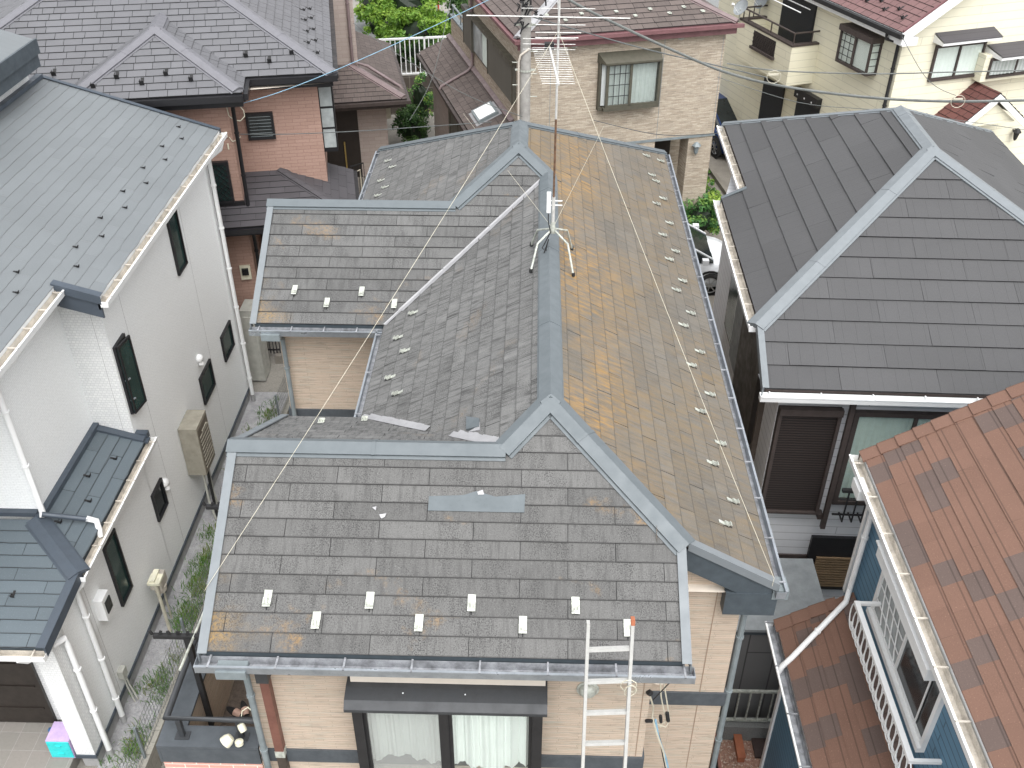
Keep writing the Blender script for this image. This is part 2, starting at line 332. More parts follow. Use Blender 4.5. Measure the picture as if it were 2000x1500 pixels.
# ------------------------------------------------------------------ mesh building
WM = {}                                  # world matrix of each thing (parts sit at its origin)
class MB:
    def __init__(s, ang=0): s.v = []; s.f = []; s.uv = []; s.mi = []; s.t = []; s.a = R(ang)
    def face(s, pts, mi=0, uv=None, tint=.5):
        i = len(s.v); s.v += [Vector(p) for p in pts]; s.f.append(tuple(range(i, i+len(pts)))); s.mi.append(mi); s.t.append(tint)
        s.uv.append(uv)
    def par(s, o, a, b, c, mi=0):         # parallelepiped from corner o along a, b, c
        o, a, b, c = map(Vector, (o, a, b, c))
        if a.cross(b).dot(c) < 0: a, b = b, a
        P = [o, o+a, o+a+b, o+b, o+c, o+a+c, o+a+b+c, o+b+c]
        for q in ((3, 2, 1, 0), (4, 5, 6, 7), (0, 1, 5, 4), (1, 2, 6, 5), (2, 3, 7, 6), (3, 0, 4, 7)): s.face([P[k] for k in q], mi)
    def box(s, x0, x1, y0, y1, z0, z1, mi=0): s.par((x0, y0, z0), (x1-x0, 0, 0), (0, y1-y0, 0), (0, 0, z1-z0), mi)
    def bar(s, a, b, w, h=None, mi=0, up=(0, 0, 1)):   # rectangular bar from a to b
        a, b = Vector(a), Vector(b); h = h or w; d = b-a
        u = Vector(up)
        if abs(d.normalized().dot(u)) > .98: u = Vector((1, 0, 0))
        x = d.cross(u).normalized()*w; y = x.cross(d).normalized()*h
        s.par(a-x/2-y/2, d, x, y, mi)
    def tube(s, pts, r, n=8, mi=0, cap=True, r1=None):
        pts = [Vector(p) for p in pts]; rings = []; L = len(pts); u = None
        for i, p in enumerate(pts):
            d = (pts[min(i+1, L-1)]-pts[max(i-1, 0)]).normalized()
            if u is None: u = d.orthogonal().normalized()
            else:
                u = u - d*u.dot(d)
                u = u.normalized() if u.length > 1e-5 else d.orthogonal().normalized()
            w = d.cross(u); rr = r if r1 is None else r+(r1-r)*i/(L-1)
            rings.append([p+(u*cos(2*pi*k/n)+w*sin(2*pi*k/n))*rr for k in range(n)])
        for i in range(L-1):
            for k in range(n):
                k2 = (k+1) % n; s.face([rings[i][k], rings[i][k2], rings[i+1][k2], rings[i+1][k]], mi)
        if cap: s.face(rings[0][::-1], mi); s.face(rings[-1], mi)
    def lathe(s, o, ax, prof, n=16, mi=0):  # prof: (radius, distance along ax)
        o = Vector(o); ax = Vector(ax).normalized(); u = ax.orthogonal().normalized(); w = ax.cross(u)
        rg = [[o+ax*h+(u*cos(2*pi*k/n)+w*sin(2*pi*k/n))*max(r, 1e-4) for k in range(n)] for r, h in prof]
        for i in range(len(rg)-1):
            for k in range(n):
                k2 = (k+1) % n; s.face([rg[i][k], rg[i][k2], rg[i+1][k2], rg[i+1][k]], mi)
    def prism(s, poly, z0, z1, mi=0, mt=None):
        P = [Vector((p[0], p[1], z0)) for p in poly]; Q = [Vector((p[0], p[1], z1)) for p in poly]; n = len(P)
        for i in range(n): s.face([P[i], P[(i+1) % n], Q[(i+1) % n], Q[i]], mi)
        s.face(Q, mi if mt is None else mt); s.face(P[::-1], mi)
    def build(s, name, mats, parent=None, smooth=False, label=None, weld=False):
        me = bpy.data.meshes.new(name)
        wm = WM.get(parent.name, Matrix()) if parent else Matrix()
        inv = wm.inverted()
        V = [rotz(p, s.a) if s.a else p for p in s.v]
        me.from_pydata([inv @ p for p in V], [], s.f)
        if not isinstance(mats, (list, tuple)): mats = [mats]
        for x in mats: me.materials.append(M(x) if isinstance(x, str) else x)
        me.polygons.foreach_set('material_index', s.mi)
        ul = me.uv_layers.new(name='UVMap'); ta = me.attributes.new('tint', 'FLOAT', 'FACE')
        ta.data.foreach_set('value', s.t)
        for fi, p in enumerate(me.polygons):
            uv = s.uv[fi]
            if uv is None:
                q = [s.v[k] for k in s.f[fi]]
                n = Vector((0, 0, 0))
                for k in range(1, len(q)-1): n += (q[k]-q[0]).cross(q[k+1]-q[0])
                if n.length > 1e-12: n.normalize()
                if abs(n.z) > .8: uv = [(k.x, k.y) for k in q]
                else:
                    t = Vector((-n.y, n.x, 0)); t = t.normalized() if t.length > 1e-6 else Vector((1, 0, 0))
                    uv = [(k.dot(t), k.z) for k in q]
            for li, c in zip(p.loop_indices, uv): ul.data[li].uv = c
        if smooth:
            me.polygons.foreach_set('use_smooth', [True]*len(me.polygons))
        if weld or smooth:
            import bmesh
            bm = bmesh.new(); bm.from_mesh(me); bmesh.ops.remove_doubles(bm, verts=bm.verts, dist=1e-5); bm.to_mesh(me); bm.free()
        me.validate(); me.update()
        if smooth:
            try: me.set_sharp_from_angle(angle=R(50))
            except Exception: pass
        ob = bpy.data.objects.new(name, me); COL.objects.link(ob)
        if parent: ob.parent = parent
        WM[ob.name] = wm
        if label: ob['label'] = label
        return ob
def thing(name, label, cat, loc=(0, 0, 0), group=None, ang=0):
    o = bpy.data.objects.new(name, None); COL.objects.link(o); o.empty_display_size = .2
    p = rotz(Vector(loc), R(ang)); o.location = p; WM[o.name] = Matrix.Translation(p)
    o['label'] = label; o['category'] = cat
    if group: o['group'] = group
    return o
def tag(o, label, cat, group=None, kind=None):
    o['label'] = label; o['category'] = cat
    if group: o['group'] = group
    if kind: o['kind'] = kind
    return o
def struct(mb, name, mat, label=None):
    o = mb.build(name, mat); o['kind'] = 'structure'
    if label: o['label'] = label
    return o
# ------------------------------------------------------------------ roofs
def clip(poly, ax, val, keep_ge):
    out = []; n = len(poly)
    for i in range(n):
        a, b = poly[i], poly[(i+1) % n]; da = a[ax]-val; db = b[ax]-val
        if not keep_ge: da, db = -da, -db
        if da >= -1e-9: out.append(a)
        if (da > 1e-9 and db < -1e-9) or (da < -1e-9 and db > 1e-9):
            t = da/(da-db); out.append((a[0]+(b[0]-a[0])*t, a[1]+(b[1]-a[1])*t))
    return out
def shingles(mb, polys, down, k, z0, e, row=.182, w=.91, off=0., lift=.012, gap=.006, wid=None, jag=0, seed=1, bond=2, thick=.0, dmi=None, dprob=0, under=1):
    """real lapped shingles over roof polygons; down: 2D downslope direction, e: a point on the eave at height z0"""
    dn = Vector((down[0], down[1])).normalized()
    V = Vector((-dn.x, -dn.y, k)).normalized(); U = V.cross(Vector((0, 0, 1))).normalized(); N = U.cross(V).normalized()
    O = Vector((e[0], e[1], z0))
    def P3(x, y): return Vector((x, y, z0 + k*((e[0]-x)*dn.x+(e[1]-y)*dn.y)))
    for poly in polys:
        q = [((P3(*p)-O).dot(U), (P3(*p)-O).dot(V)) for p in poly]
        mb.face([O+U*a+V*b-N*.006 for a, b in q], under)
        amin, amax = min(p[0] for p in q), max(p[0] for p in q); bmin, bmax = min(p[1] for p in q), max(p[1] for p in q)
        j0, j1 = math.floor(bmin/row+1e-6), math.ceil(bmax/row-1e-6)
        for j in range(j0, j1):
            b0, b1 = j*row, (j+1)*row
            rc = clip(clip(q, 1, b0, True), 1, b1, False)
            if len(rc) < 3: continue
            rng = random.Random(seed*1000+j)
            if wid:                                  # uneven widths
                edges = [-48+rng.random()*w]
                while edges[-1] < 48: edges.append(edges[-1]+wid[rng.randrange(len(wid))])
            else:
                o_ = off + (j % bond)*w/bond
                i0 = math.floor((amin-o_)/w)-1; edges = [o_+i*w for i in range(i0, i0+int((amax-amin)/w)+4)]
            for i in range(len(edges)-1):
                a0, a1 = edges[i]+gap/2, edges[i+1]-gap/2
                if a1 < amin or a0 > amax: continue
                pc = clip(clip(rc, 0, a0, True), 0, a1, False)
                if len(pc) < 3: continue
                rg = random.Random(seed*77777+j*917+int(round(edges[i]*100)))
                tt = rg.random(); lf = lift*(.8+.4*rg.random())
                mi = dmi if (dmi and rg.random() < dprob) else 0
                def H(b): return lf*(1-(b-b0)/row)+.001
                if jag:                              # wavy lower edge
                    nn = []
                    L = len(pc)
                    for s in range(L):
                        A, B = pc[s], pc[(s+1) % L]; nn.append(A)
                        if abs(A[1]-b0) < 1e-6 and abs(B[1]-b0) < 1e-6 and abs(A[0]-B[0]) > .2:
                            m_ = int(abs(A[0]-B[0])/.11)
                            for q_ in range(1, m_):
                                x = A[0]+(B[0]-A[0])*q_/m_; nn.append((x, b0-jag*(.5+.5*math.sin(x*9.3+j*2.1))*rg.random()))
                    pc = nn
                mb.face([O+U*a+V*b+N*H(b) for a, b in pc], mi, uv=[(a+j*.13, b) for a, b in pc], tint=tt)
                L = len(pc)
                for s in range(L):
                    A, B = pc[s], pc[(s+1) % L]
                    low = A[1] < b0+1e-5 and B[1] < b0+1e-5
                    side = (abs(A[0]-a0) < 1e-6 and abs(B[0]-a0) < 1e-6) or (abs(A[0]-a1) < 1e-6 and abs(B[0]-a1) < 1e-6)
                    if low or side:
                        T = [O+U*A[0]+V*A[1]+N*H(A[1]), O+U*B[0]+V*B[1]+N*H(B[1])]
                        D = [T[1]-N*(H(B[1])+.004), T[0]-N*(H(A[1])+.004)]
                        mb.face([T[0], D[1], D[0], T[1]], 1, uv=[(A[0], A[1])]*4)
def pln(down, k, z0, e):
    dn = Vector((down[0], down[1])).normalized()
    return lambda x, y: z0 + k*((e[0]-x)*dn.x+(e[1]-y)*dn.y)
def cap(mb, A, B, n1, n2, w=.11, h=.045, mi=0, joint=1.82, mj=None, under=True, ext=.03, uh=.018):
    """folded metal cap along A-B resting on planes with normals n1, n2"""
    A, B = Vector(A), Vector(B); n1, n2 = Vector(n1).normalized(), Vector(n2).normalized(); d = (B-A).normalized()
    A, B = A-d*ext, B+d*ext
    s1 = n1.cross(d); s2 = n2.cross(d); m_ = (n1+n2).normalized()
    if s1.dot(n2) < 0: s1 = -s1
    if s2.dot(n1) < 0: s2 = -s2
    # s1 should run down its own slope, away from the other plane
    if s1.dot(m_) > 0: s1 = -s1
    if s2.dot(m_) > 0: s2 = -s2
    prof = [s1*w+n1*.006, s1*w+n1*h, m_*(h+.004), s2*w+n2*h, s2*w+n2*.006]
    def run(a, b, pr, mi_):
        for i in range(len(pr)-1): mb.face([a+pr[i], a+pr[i+1], b+pr[i+1], b+pr[i]], mi_)
        mb.face([a+p for p in pr], mi_); mb.face([b+p for p in pr[::-1]], mi_)
    run(A, B, prof, mi)
    if under:
        p2 = [s1*(w+.035)+n1*.002, s1*(w+.035)+n1*uh, s1*.02+n1*uh, s2*.02+n2*uh, s2*(w+.035)+n2*uh, s2*(w+.035)+n2*.002]
        run(A+d*.002, B-d*.002, p2, mi)
    L = (B-A).length; x = joint*.8
    while joint and x < L-.2:
        pj = [s1*(w+.004)+n1*.006, s1*(w+.004)+n1*(h+.004), m_*(h+.009), s2*(w+.004)+n2*(h+.004), s2*(w+.004)+n2*.006]
        run(A+d*x, A+d*(x+.035), pj, mi); x += joint
def nrm(down, k):
    dn = Vector((down[0], down[1])).normalized(); return Vector((dn.x*k, dn.y*k, 1)).normalized()
def gutter(mb, A, B, out, w=.115, h=.09, br=.455, mi=0, mg=1, drop=.055, mbk=None):
    """open channel along A-B just outside an eave; out: horizontal outward direction"""
    A, B, out = Vector(A), Vector(B), Vector(out).normalized(); up = Vector((0, 0, 1)); A = A-up*drop; B = B-up*drop; d = (B-A).normalized()
    g0 = .004
    prof = [out*g0+up*0, out*(g0+.008)+up*(-h), out*(w-.015)+up*(-h), out*w+up*0]
    t = .006
    mb.face([A+prof[0], B+prof[0], B+prof[1], A+prof[1]], mg); mb.face([A+prof[1]+up*.004, A+prof[2]+up*.004, B+prof[2]+up*.004, B+prof[1]+up*.004], mg)
    mb.face([A+prof[1], A+prof[2], B+prof[2], B+prof[1]], mi)
    mb.par(A+prof[2], B-A, prof[3]-prof[2], out*t, mi)
    mb.par(A+prof[3]-out*.012+up*(-.004), B-A, out*.024, up*.014, mi)
    for P in (A-d*.004, B): mb.par(P+prof[1], d*.004, prof[2]-prof[1]+out*.01, up*(h-.002), mi)
    L = (B-A).length; x = .12
    while x < L:
        mb.par(A+d*x+out*.0+up*.003, d*.018, out*(w+.012), up*.012, mg if mbk is None else mbk); x += br
def verge(mb, A, B, out, n, w=.075, h=.14, mi=0, lift=.02):
    """barge trim along a sloping verge: strip on the roof plus outer face"""
    A, B, out, n = Vector(A), Vector(B), Vector(out).normalized(), Vector(n).normalized()
    mb.par(A-out*(w-.02)+n*lift, B-A, out*w, n*.014, mi)
    mb.par(A+out*.02+n*(lift+.014)-Vector((0, 0, h)), B-A, out*.014, Vector((0, 0, h)), mi)
def wallz(mb, foot, z0, top, step=.12, mi=0, closed=True):
    n = len(foot)
    for i in range(n if closed else n-1):
        a, b = Vector(foot[i]), Vector(foot[(i+1) % n]); L = (b-a).length; m_ = max(1, int(L/step))
        for s in range(m_):
            p, q = a.lerp(b, s/m_), a.lerp(b, (s+1)/m_)
            mb.face([(p.x, p.y, z0), (q.x, q.y, z0), (q.x, q.y, top(q.x, q.y)), (p.x, p.y, top(p.x, p.y))], mi)
# ------------------------------------------------------------------ wall-mounted pieces
class WF:
    """wall frame: s along the wall, z up, d outward"""
    def __init__(s, side, c, ang=0): s.side = side; s.c = c; s.ang = ang
    def p(s, a, z, d):
        if s.side == '-v': return Vector((a, s.c-d, z))
        if s.side == '+v': return Vector((a, s.c+d, z))
        if s.side == '-u': return Vector((s.c-d, a, z))
        return Vector((s.c+d, a, z))
    def box(s, mb, a0, a1, z0, z1, d0, d1, mi=0):
        o = s.p(a0, z0, d0); mb.par(o, s.p(a1, z0, d0)-o, s.p(a0, z1, d0)-o, s.p(a0, z0, d1)-o, mi)
    def px(s, x, y, d=0):
        if s.side == '-v': q = at_v(x, y, s.c-d, s.ang); return q.x, q.z
        if s.side == '-u': q = at_u(x, y, s.c-d, s.ang); return q.y, q.z
        q = at_u(x, y, s.c+d, s.ang); return q.y, q.z
    def rect(s, pts, d=0):                # two or four corner pixels -> a0, a1, z0, z1
        q = [s.px(*p, d) for p in pts]
        if len(q) == 4:                   # TL, TR, BR, BL
            a0 = (q[0][0]+q[3][0])/2; a1 = (q[1][0]+q[2][0])/2; z1 = (q[0][1]+q[1][1])/2; z0 = (q[2][1]+q[3][1])/2
        else: (a0, z1), (a1, z0) = q
        return min(a0, a1), max(a0, a1), min(z0, z1), max(z0, z1)
def curtain(mb, wf, a0, a1, z0, z1, d, amp=.012, wave=.11, hem=0, mi=0, seed=0):
    n = max(8, int((a1-a0)/.018)); P = []
    for i in range(n+1):
        a = a0+(a1-a0)*i/n
        P.append((a, d+amp*math.sin(a*2*pi/wave+math.sin(a*7+seed))+amp*.4*math.sin(a*2*pi/.047), z0+(hem*(.5+.5*math.sin(a*8.5+seed)) if hem else 0)))
    for i in range(n):
        A, B = P[i], P[i+1]
        mb.face([wf.p(A[0], A[2], A[1]), wf.p(B[0], B[2], B[1]), wf.p(B[0], z1, B[1]), wf.p(A[0], z1, A[1])], mi)
def window(par, wf, rc, frame='black_frame', style='slide', glass='glass_dark', back='interior', cur=None, fw=.045, dep=.07, grid=None, label=None, sill=False, hem=0, name='window'):
    a0, a1, z0, z1 = rc; f = MB(wf.ang)
    wf.box(f, a0, a1, z0, z0+fw, 0, dep); wf.box(f, a0, a1, z1-fw, z1, 0, dep)
    wf.box(f, a0, a0+fw, z0+fw, z1-fw, 0, dep-.002); wf.box(f, a1-fw, a1, z0+fw, z1-fw, 0, dep-.002)
    am = (a0+a1)/2
    if style == 'slide':
        wf.box(f, am-.022, am+.022, z0+fw, z1-fw, .01, dep-.01)
        for q0, q1, dd in ((a0+fw, am-.022, dep-.03), (am+.022, a1-fw, dep-.02)):
            wf.box(f, q0, q1, z0+fw, z0+fw+.03, .02, dd); wf.box(f, q0, q1, z1-fw-.025, z1-fw, .02, dd)
    if grid:
        nx, nz, g0, g1 = grid
        ga0, ga1 = a0+(a1-a0)*g0, a0+(a1-a0)*g1
        for i in range(1, nx): x = ga0+(ga1-ga0)*i/nx; wf.box(f, x-.008, x+.008, z0+fw, z1-fw, dep-.03, dep-.012)
        for i in range(1, nz): z = z0+(z1-z0)*i/nz; wf.box(f, ga0, ga1, z-.008, z+.008, dep-.029, dep-.011)
    if style == 'diamond':
        nd = 4; w_ = a1-a0-2*fw; h_ = z1-z0-2*fw; st = w_/3
        for sg in (1, -1):
            c = -h_
            while c < w_+h_:
                t0, t1 = max(0, -c if sg > 0 else c-w_), min(h_, w_-c if sg > 0 else c)
                if t1-t0 > .02:
                    p = wf.p(a0+fw+c+sg*t0, z0+fw+t0*1., dep-.015); q = wf.p(a0+fw+c+sg*t1, z0+fw+t1*1., dep-.015)
                    f.bar(p, q, .012)
                c += st
    if sill: wf.box(f, a0-.03, a1+.03, z0-.035, z0-.001, 0, dep+.05)
    fo = f.build(name, frame, par, label=label)
    gm = MB(wf.ang)
    if glass.startswith('glass_c') or glass.startswith('glass_s'):
        wf.box(gm, a0+fw, a1-fw, z0+fw, z1-fw, dep-.036, dep-.032)
        gm.build('pane', glass, fo)
        b = MB(wf.ang); wf.box(b, a0+fw*.5, a1-fw*.5, z0+fw*.5, z1-fw*.5, .002, .006); b.build('room_backing', back, fo)
        if cur:
            c = MB(wf.ang); curtain(c, wf, a0+fw, am, z0+fw+.02, z1-fw, .016, .005, hem=hem); curtain(c, wf, am+.01, a1-fw, z0+fw+.02, z1-fw, .018, .005, hem=hem, seed=2); c.build('curtain', cur, fo)
    else:
        wf.box(gm, a0+fw, a1-fw, z0+fw, z1-fw, .004, dep-.032); gm.build('pane', glass, fo)
    return fo
def snowguard(mb, P, dn, V, N, w=.05, L=.12, mi=0):
    """bent strip of galvanised metal with an upturned lip at its lower end"""
    U = V.cross(N).normalized(); P = Vector(P)+N*.014
    mb.par(P-U*w/2, U*w, V*L, N*.006, mi)
    mb.par(P-U*w/2+U*.0, U*w, V*.005, N*.048, mi)
    mb.par(P-U*w/2-V*.022+N*.03, U*w, V*.022, N*.005, mi)
    for sx in (-.5, -.08, .34): mb.par(P+U*w*sx+V*.006, U*w*.16, V*L*.42, N*.028, mi)
    mb.par(P-U*.006-V*.05-N*.008, U*.012, V*.05, N*.006, 1)
def pipe(mb, pts, r=.035, n=10, bands=.9, mi=0):
    mb.tube(pts, r, n, mi)
    for i in range(len(pts)-1):
        a, b = Vector(pts[i]), Vector(pts[i+1]); L = (b-a).length; d = (b-a).normalized(); x = .5
        while x < L-.1: mb.tube([a+d*x, a+d*(x+.03)], r*1.28, n, mi); x += bands
# ================================================================== THE GROUND AND THE STREET
def gz(y): 
    t = max(0, min(1, (y-17.5)/4)); return .8*t*t*(3-2*t)
mb = MB()
ys = [-6, 4, 12, 17.5, 18.5, 19.5, 20.5, 21.5, 50]
for i in range(len(ys)-1): mb.face([(-45, ys[i], gz(ys[i])), (45, ys[i], gz(ys[i])), (45, ys[i+1], gz(ys[i+1])), (-45, ys[i+1], gz(ys[i+1]))])
struct(mb, 'ground', 'earth')
mb = MB(11); mb.box(-60, 70, 33.5, 160, .5, 2.0); struct(mb, 'upper_ground', 'earth')
mb = MB(11); mb.face([(-60, 36.8, 2.02), (70, 36.8, 2.02), (70, 41.5, 2.02), (-60, 41.5, 2.02)]); struct(mb, 'road', 'asphalt')
mb = MB(11); mb.face([(7, 33.6, 2.016), (70, 33.6, 2.016), (70, 36.7, 2.016), (7, 36.7, 2.016)]); struct(mb, 'path', 'asphalt')
mb = MB(11); mb.box(-60, 70, 33.3, 33.49, .6, 2.06); o = mb.build('retaining_wall', 'retaining_block'); tag(o, 'dark retaining wall of diamond blocks under the white railing', 'wall')
mb = MB(); mb.face([(4.9, 19.8, .82), (10, 21, .83), (7.5, 34.6, .83), (3.4, 34, .82), (3.2, 19.8, .82)]); struct(mb, 'driveway', 'concrete')
mb = MB(); mb.face([(-6.25, 4, .006), (-5.5, 4, .006), (-5.2, 18.4, .02), (-6.25, 18.4, .02)]); struct(mb, 'gravel_strip', 'gravel_grey')
mb = MB(); mb.face([(-5.3, 4, .005), (-2.8, 4, .005), (-2.8, 17, .005), (-5.1, 17, .005)]); struct(mb, 'yard', 'earth')
mb = MB(); mb.face([(2.2, 4, .006), (6, 4, .006), (6, 9.0, .006), (2.2, 9.0, .006)]); struct(mb, 'pebble_bed', 'pebble_pink')
mb = MB(); mb.box(-12, -6.55, 4.5, 10, .0, .22); struct(mb, 'porch_floor', 'porch_tile')
# loose stones on the grey gravel: one mass
def stones(name, n, fx, z, mat, smin, smax, label, zf=None):
    mb = MB(); rg = random.Random(5)
    for _ in range(n):
        x, y = fx(rg); s = rg.uniform(smin, smax); a = rg.random()*pi; c, d = cos(a)*s, sin(a)*s; h = s*rg.uniform(.5, .9); zz = z+(gz(y) if zf else 0)
        t = (x+rg.uniform(-s, s)*.3, y+rg.uniform(-s, s)*.3, zz+h)
        q = [(x+c, y+d, zz), (x-d*.8, y+c*.8, zz), (x-c, y-d, zz), (x+d*.8, y-c*.8, zz)]
        for k in range(4): mb.face([q[k], q[(k+1) % 4], t], tint=rg.random())
    o = mb.build(name, mat); tag(o, label, 'gravel', kind='stuff'); return o
stones('loose_gravel', 9000, lambda r: (r.uniform(-6.2, -5.55), r.uniform(6.5, 18)), .006, 'gravel_grey', .012, .03, 'loose grey gravel along the foot of the white house')
stones('pebbles', 3500, lambda r: (r.uniform(2.5, 4.3), r.uniform(7.0, 9.0)), .006, 'pebble_pink', .012, .028, 'pinkish pebbles on the ground beside the fenced shed')
def grass(name, n, fx, z, h, label, cl=26, mat='grass'):
    mb = MB(); rg = random.Random(hash(name) % 999 if False else len(name)*31)
    for _ in range(n):
        x0, y0 = fx(rg); tt = rg.random()
        for _ in range(cl):
            x, y = x0+rg.gauss(0, .07), y0+rg.gauss(0, .10); a = rg.random()*2*pi; hh = h*rg.uniform(.4, 1.2); b = hh*rg.uniform(.3, 1.1)
            zz = z+gz(y); w = .006
            p = Vector((x, y, zz)); t = Vector((cos(a), sin(a), 0)); s = Vector((-sin(a), cos(a), 0))*w
            m_ = p+t*b*.35+Vector((0, 0, hh*.7)); e = p+t*b+Vector((0, 0, hh*.85))
            mb.face([p-s, p+s, m_+s*.8, m_-s*.8], tint=min(1, tt*.7+rg.random()*.4)); mb.face([m_-s*.8, m_+s*.8, e], tint=min(1, tt*.7+rg.random()*.4))
    o = mb.build(name, mat); tag(o, label, 'weeds', kind='stuff'); return o
def wy(rg):
    y = rg.choice([rg.gauss(8.6, .25), rg.gauss(9.9, .25), rg.gauss(11.2, .35), rg.gauss(12.2, .3), rg.gauss(12.9, .35), rg.gauss(15.2, .3), rg.gauss(16.6, .3), rg.uniform(7, 17)])
    return -5.60-abs(rg.gauss(0, .20)), y
grass('weeds', 150, wy, .01, .13, 'green weeds growing through the gravel beside the block wall')
# ================================================================== MAIN HOUSE
k_, H = .576, 5.7
XR, XL1, XL2, XLW1, XLW2 = 2.453, -2.042, -2.934, -2.98, -3.877
YF, YB, YM, YMR, XW, YE = 5.844, 9.391, 11.506, 13.267, 1.4705, 17.842
xr1, xr2 = (XR+XL1)/2, (XR+XL2)/2; yr = (YF+YB)/2; zr = H+k_*(YB-YF)/2; YV = YF+XR-XW
xj = XL1+(yr-YF); mj = XL2+(YMR-YM); yrap = YE-(XR-xr2)
pR = pln((1, 0), k_, H, (XR, 0)); pL1 = pln((-1, 0), k_, H, (XL1, 0)); pL2 = pln((-1, 0), k_, H, (XL2, 0))
pF = pln((0, -1), k_, H, (0, YF)); pB = pln((0, 1), k_, H, (0, YB)); pM = pln((0, -1), k_, H, (0, YM)); pMB = pln((0, 1), k_, H, (0, 2*YMR-YM)); pE = pln((0, 1), k_, H, (0, YE))
house = thing('house', 'beige stone-sided house with mossy grey slate roof and tall aerial, in the middle', 'house', (0, 11, 0))
def slope(name, mat, polys, down, e, label=None, par=None, k=k_, z0=H, **kw):
    um_t = kw.pop('umat', 'slate_under'); m_ = MB(kw.pop('ang', 0)); shingles(m_, polys, down, k, z0, e, **kw)
    mats = [mat, um_t]
    return m_.build(name, mats, par or house, label=label)
xhy = XR-(yr-YF)
slope('roof_slope', 'slate_grey', [[(XLW1, YF), (XW, YF), (XW, YV), (xhy, yr), (XLW1, yr)], [(xj, yr), (xhy, yr), (xr1, YF+XR-xr1)]], (0, -1), (0, YF), 'grey front slope facing the ladder, speckled with mould', off=.38, seed=1)
slope('roof_slope', 'slate_grey_streaked', [[(XL1, YB), (XLW1, YB), (XLW1, yr), (xj, yr)]], (0, 1), (0, YB), 'narrow back slope of the front wing, streaked grey', off=.2, seed=2)
slope('roof_slope', 'slate_grey_streaked', [[(XL1, YM), (XL1, YB), (xj, yr), (xr1, YF+XR-xr1), (xr1, YM+xr1-XL1)]], (-1, 0), (XL1, 0), 'grey streaked slope left of the middle ridge', off=.1, seed=3)
slope('roof_slope', 'slate_grey_wing', [[(XLW2, YM), (XL1, YM), (XL1+YMR-YM, YMR), (XLW2, YMR)], [(mj, YMR), (XL1+YMR-YM, YMR), (xr1, YM+xr1-XL1), (xr2, YM+XR-xr2)]], (0, -1), (0, YM), 'grey slope of the middle left wing with four snow guards', off=.28, seed=4)
slope('roof_slope', 'slate_grey_streaked', [[(XL2, YE), (XL2, 2*YMR-YM), (mj, YMR), (xr2, YM+XR-xr2), (xr2, yrap)]], (-1, 0), (XL2, 0), 'grey rear left slope', off=.3, seed=5)
slope('roof_slope', 'slate_grey', [[(XL2, 2*YMR-YM), (XLW2, 2*YMR-YM), (XLW2, YMR), (mj, YMR)]], (0, 1), (0, 2*YMR-YM), 'hidden back slope of the middle wing', seed=6)
slope('roof_slope', 'slate_grey', [[(XR, YE), (XL2, YE), (xr2, yrap)]], (0, 1), (0, YE), 'short rear slope', seed=7)
slope('roof_slope', 'slate_lichen', [[(XW, YV), (XR, YV), (XR, YM+xr1-XL1), (xr1, YM+xr1-XL1), (xr1, YF+XR-xr1)], [(xr1, YM+xr1-XL1), (XR, YM+xr1-XL1), (XR, YE), (xr2, yrap), (xr2, YM+XR-xr2)]], (1, 0), (XR, 0), 'long right slope covered with orange lichen', off=.5, seed=8)
nR, nL, nF, nB = nrm((1, 0), k_), nrm((-1, 0), k_), nrm((0, -1), k_), nrm((0, 1), k_)
def zmin(x, y, *f): return min(q(x, y) for q in f)
def ridge(A, B, n1, n2, mat='metal_bluegrey', par=None, name='ridge_cap', ang=0, **kw):
    m_ = MB(ang); cap(m_, A, B, n1, n2, **kw); return m_.build(name, mat, par or house)
yaf = YF+XR-xr1; yam = YM+XR-xr2; yvt = YM+xr1-XL1
def P(x, y, f): return (x, y, f(x, y))
ridge(P(XLW1-.02, yr, pF), P(xj, yr, pF), nF, nB)
ridge(P(xj, yr, pF), P(xr1, yaf, pF), nF, nL)
ridge(P(XW+.03, YV-.03, pF), P(xr1, yaf, pF), nF, nR, w=.115)
ridge(P(xr1, yaf, pR), P(xr1, yvt, pR), nR, nL, w=.115)
ridge(P(XLW2-.02, YMR, pM), P(mj, YMR, pM), nF, nB)
ridge(P(mj, YMR, pM), P(xr2, yam, pM), nF, nL)
ridge(P(xr1, yvt, pM), P(xr2, yam, pM), nF, nR)
ridge(P(xr2, yam, pR), P(xr2, yrap, pR), nR, nL, w=.115)
ridge(P(xr2, yrap, pR), P(XR-.02, YE-.02, pR), nR, nB, w=.085, h=.035)
ridge(P(xr2, yrap, pL2), P(XL2+.02, YE-.02, pL2), nL, nB, w=.085, h=.035)
# pale valley flashings, one of them lifted and torn
def valley(A, B, n1, n2, w, ragged=0, mat='flashing_pale', lift=.016, side=1):
    A, B = Vector(A), Vector(B); d = (B-A).normalized(); m_ = MB(); s = d.cross(Vector((0, 0, 1))).normalized()*side; n = 11; rg = random.Random(9)
    up = (Vector(n1)+Vector(n2)).normalized()*lift
    for i in range(n):
        p, q = A.lerp(B, i/n), A.lerp(B, (i+1)/n); r0 = w*(1-ragged*rg.random()*.6) if i else w*.6
        r1 = r0*(.92+.1*rg.random())
        for sg in (1, -.25):
            m_.face([p+up, q+up, q+up+s*r1*sg+Vector((0, 0, r1*abs(sg)*.38)), p+up+s*r0*sg+Vector((0, 0, r0*abs(sg)*.38))])
    return m_.build('valley_flashing', mat, house)
valley(P(XL1, YM, pM), P(xr1-.1, yvt-.1, pM), nF, nL, .09, .15)
valley(P(XL1, YB, pB), P(-1.15, YB-.9, pB), nB, nL, .085, .22, side=-1)
valley(P(-.86, YB-1.19, pB), P(xj-.02, yr+.02, pB), nB, nL, .11, .35, side=-1)
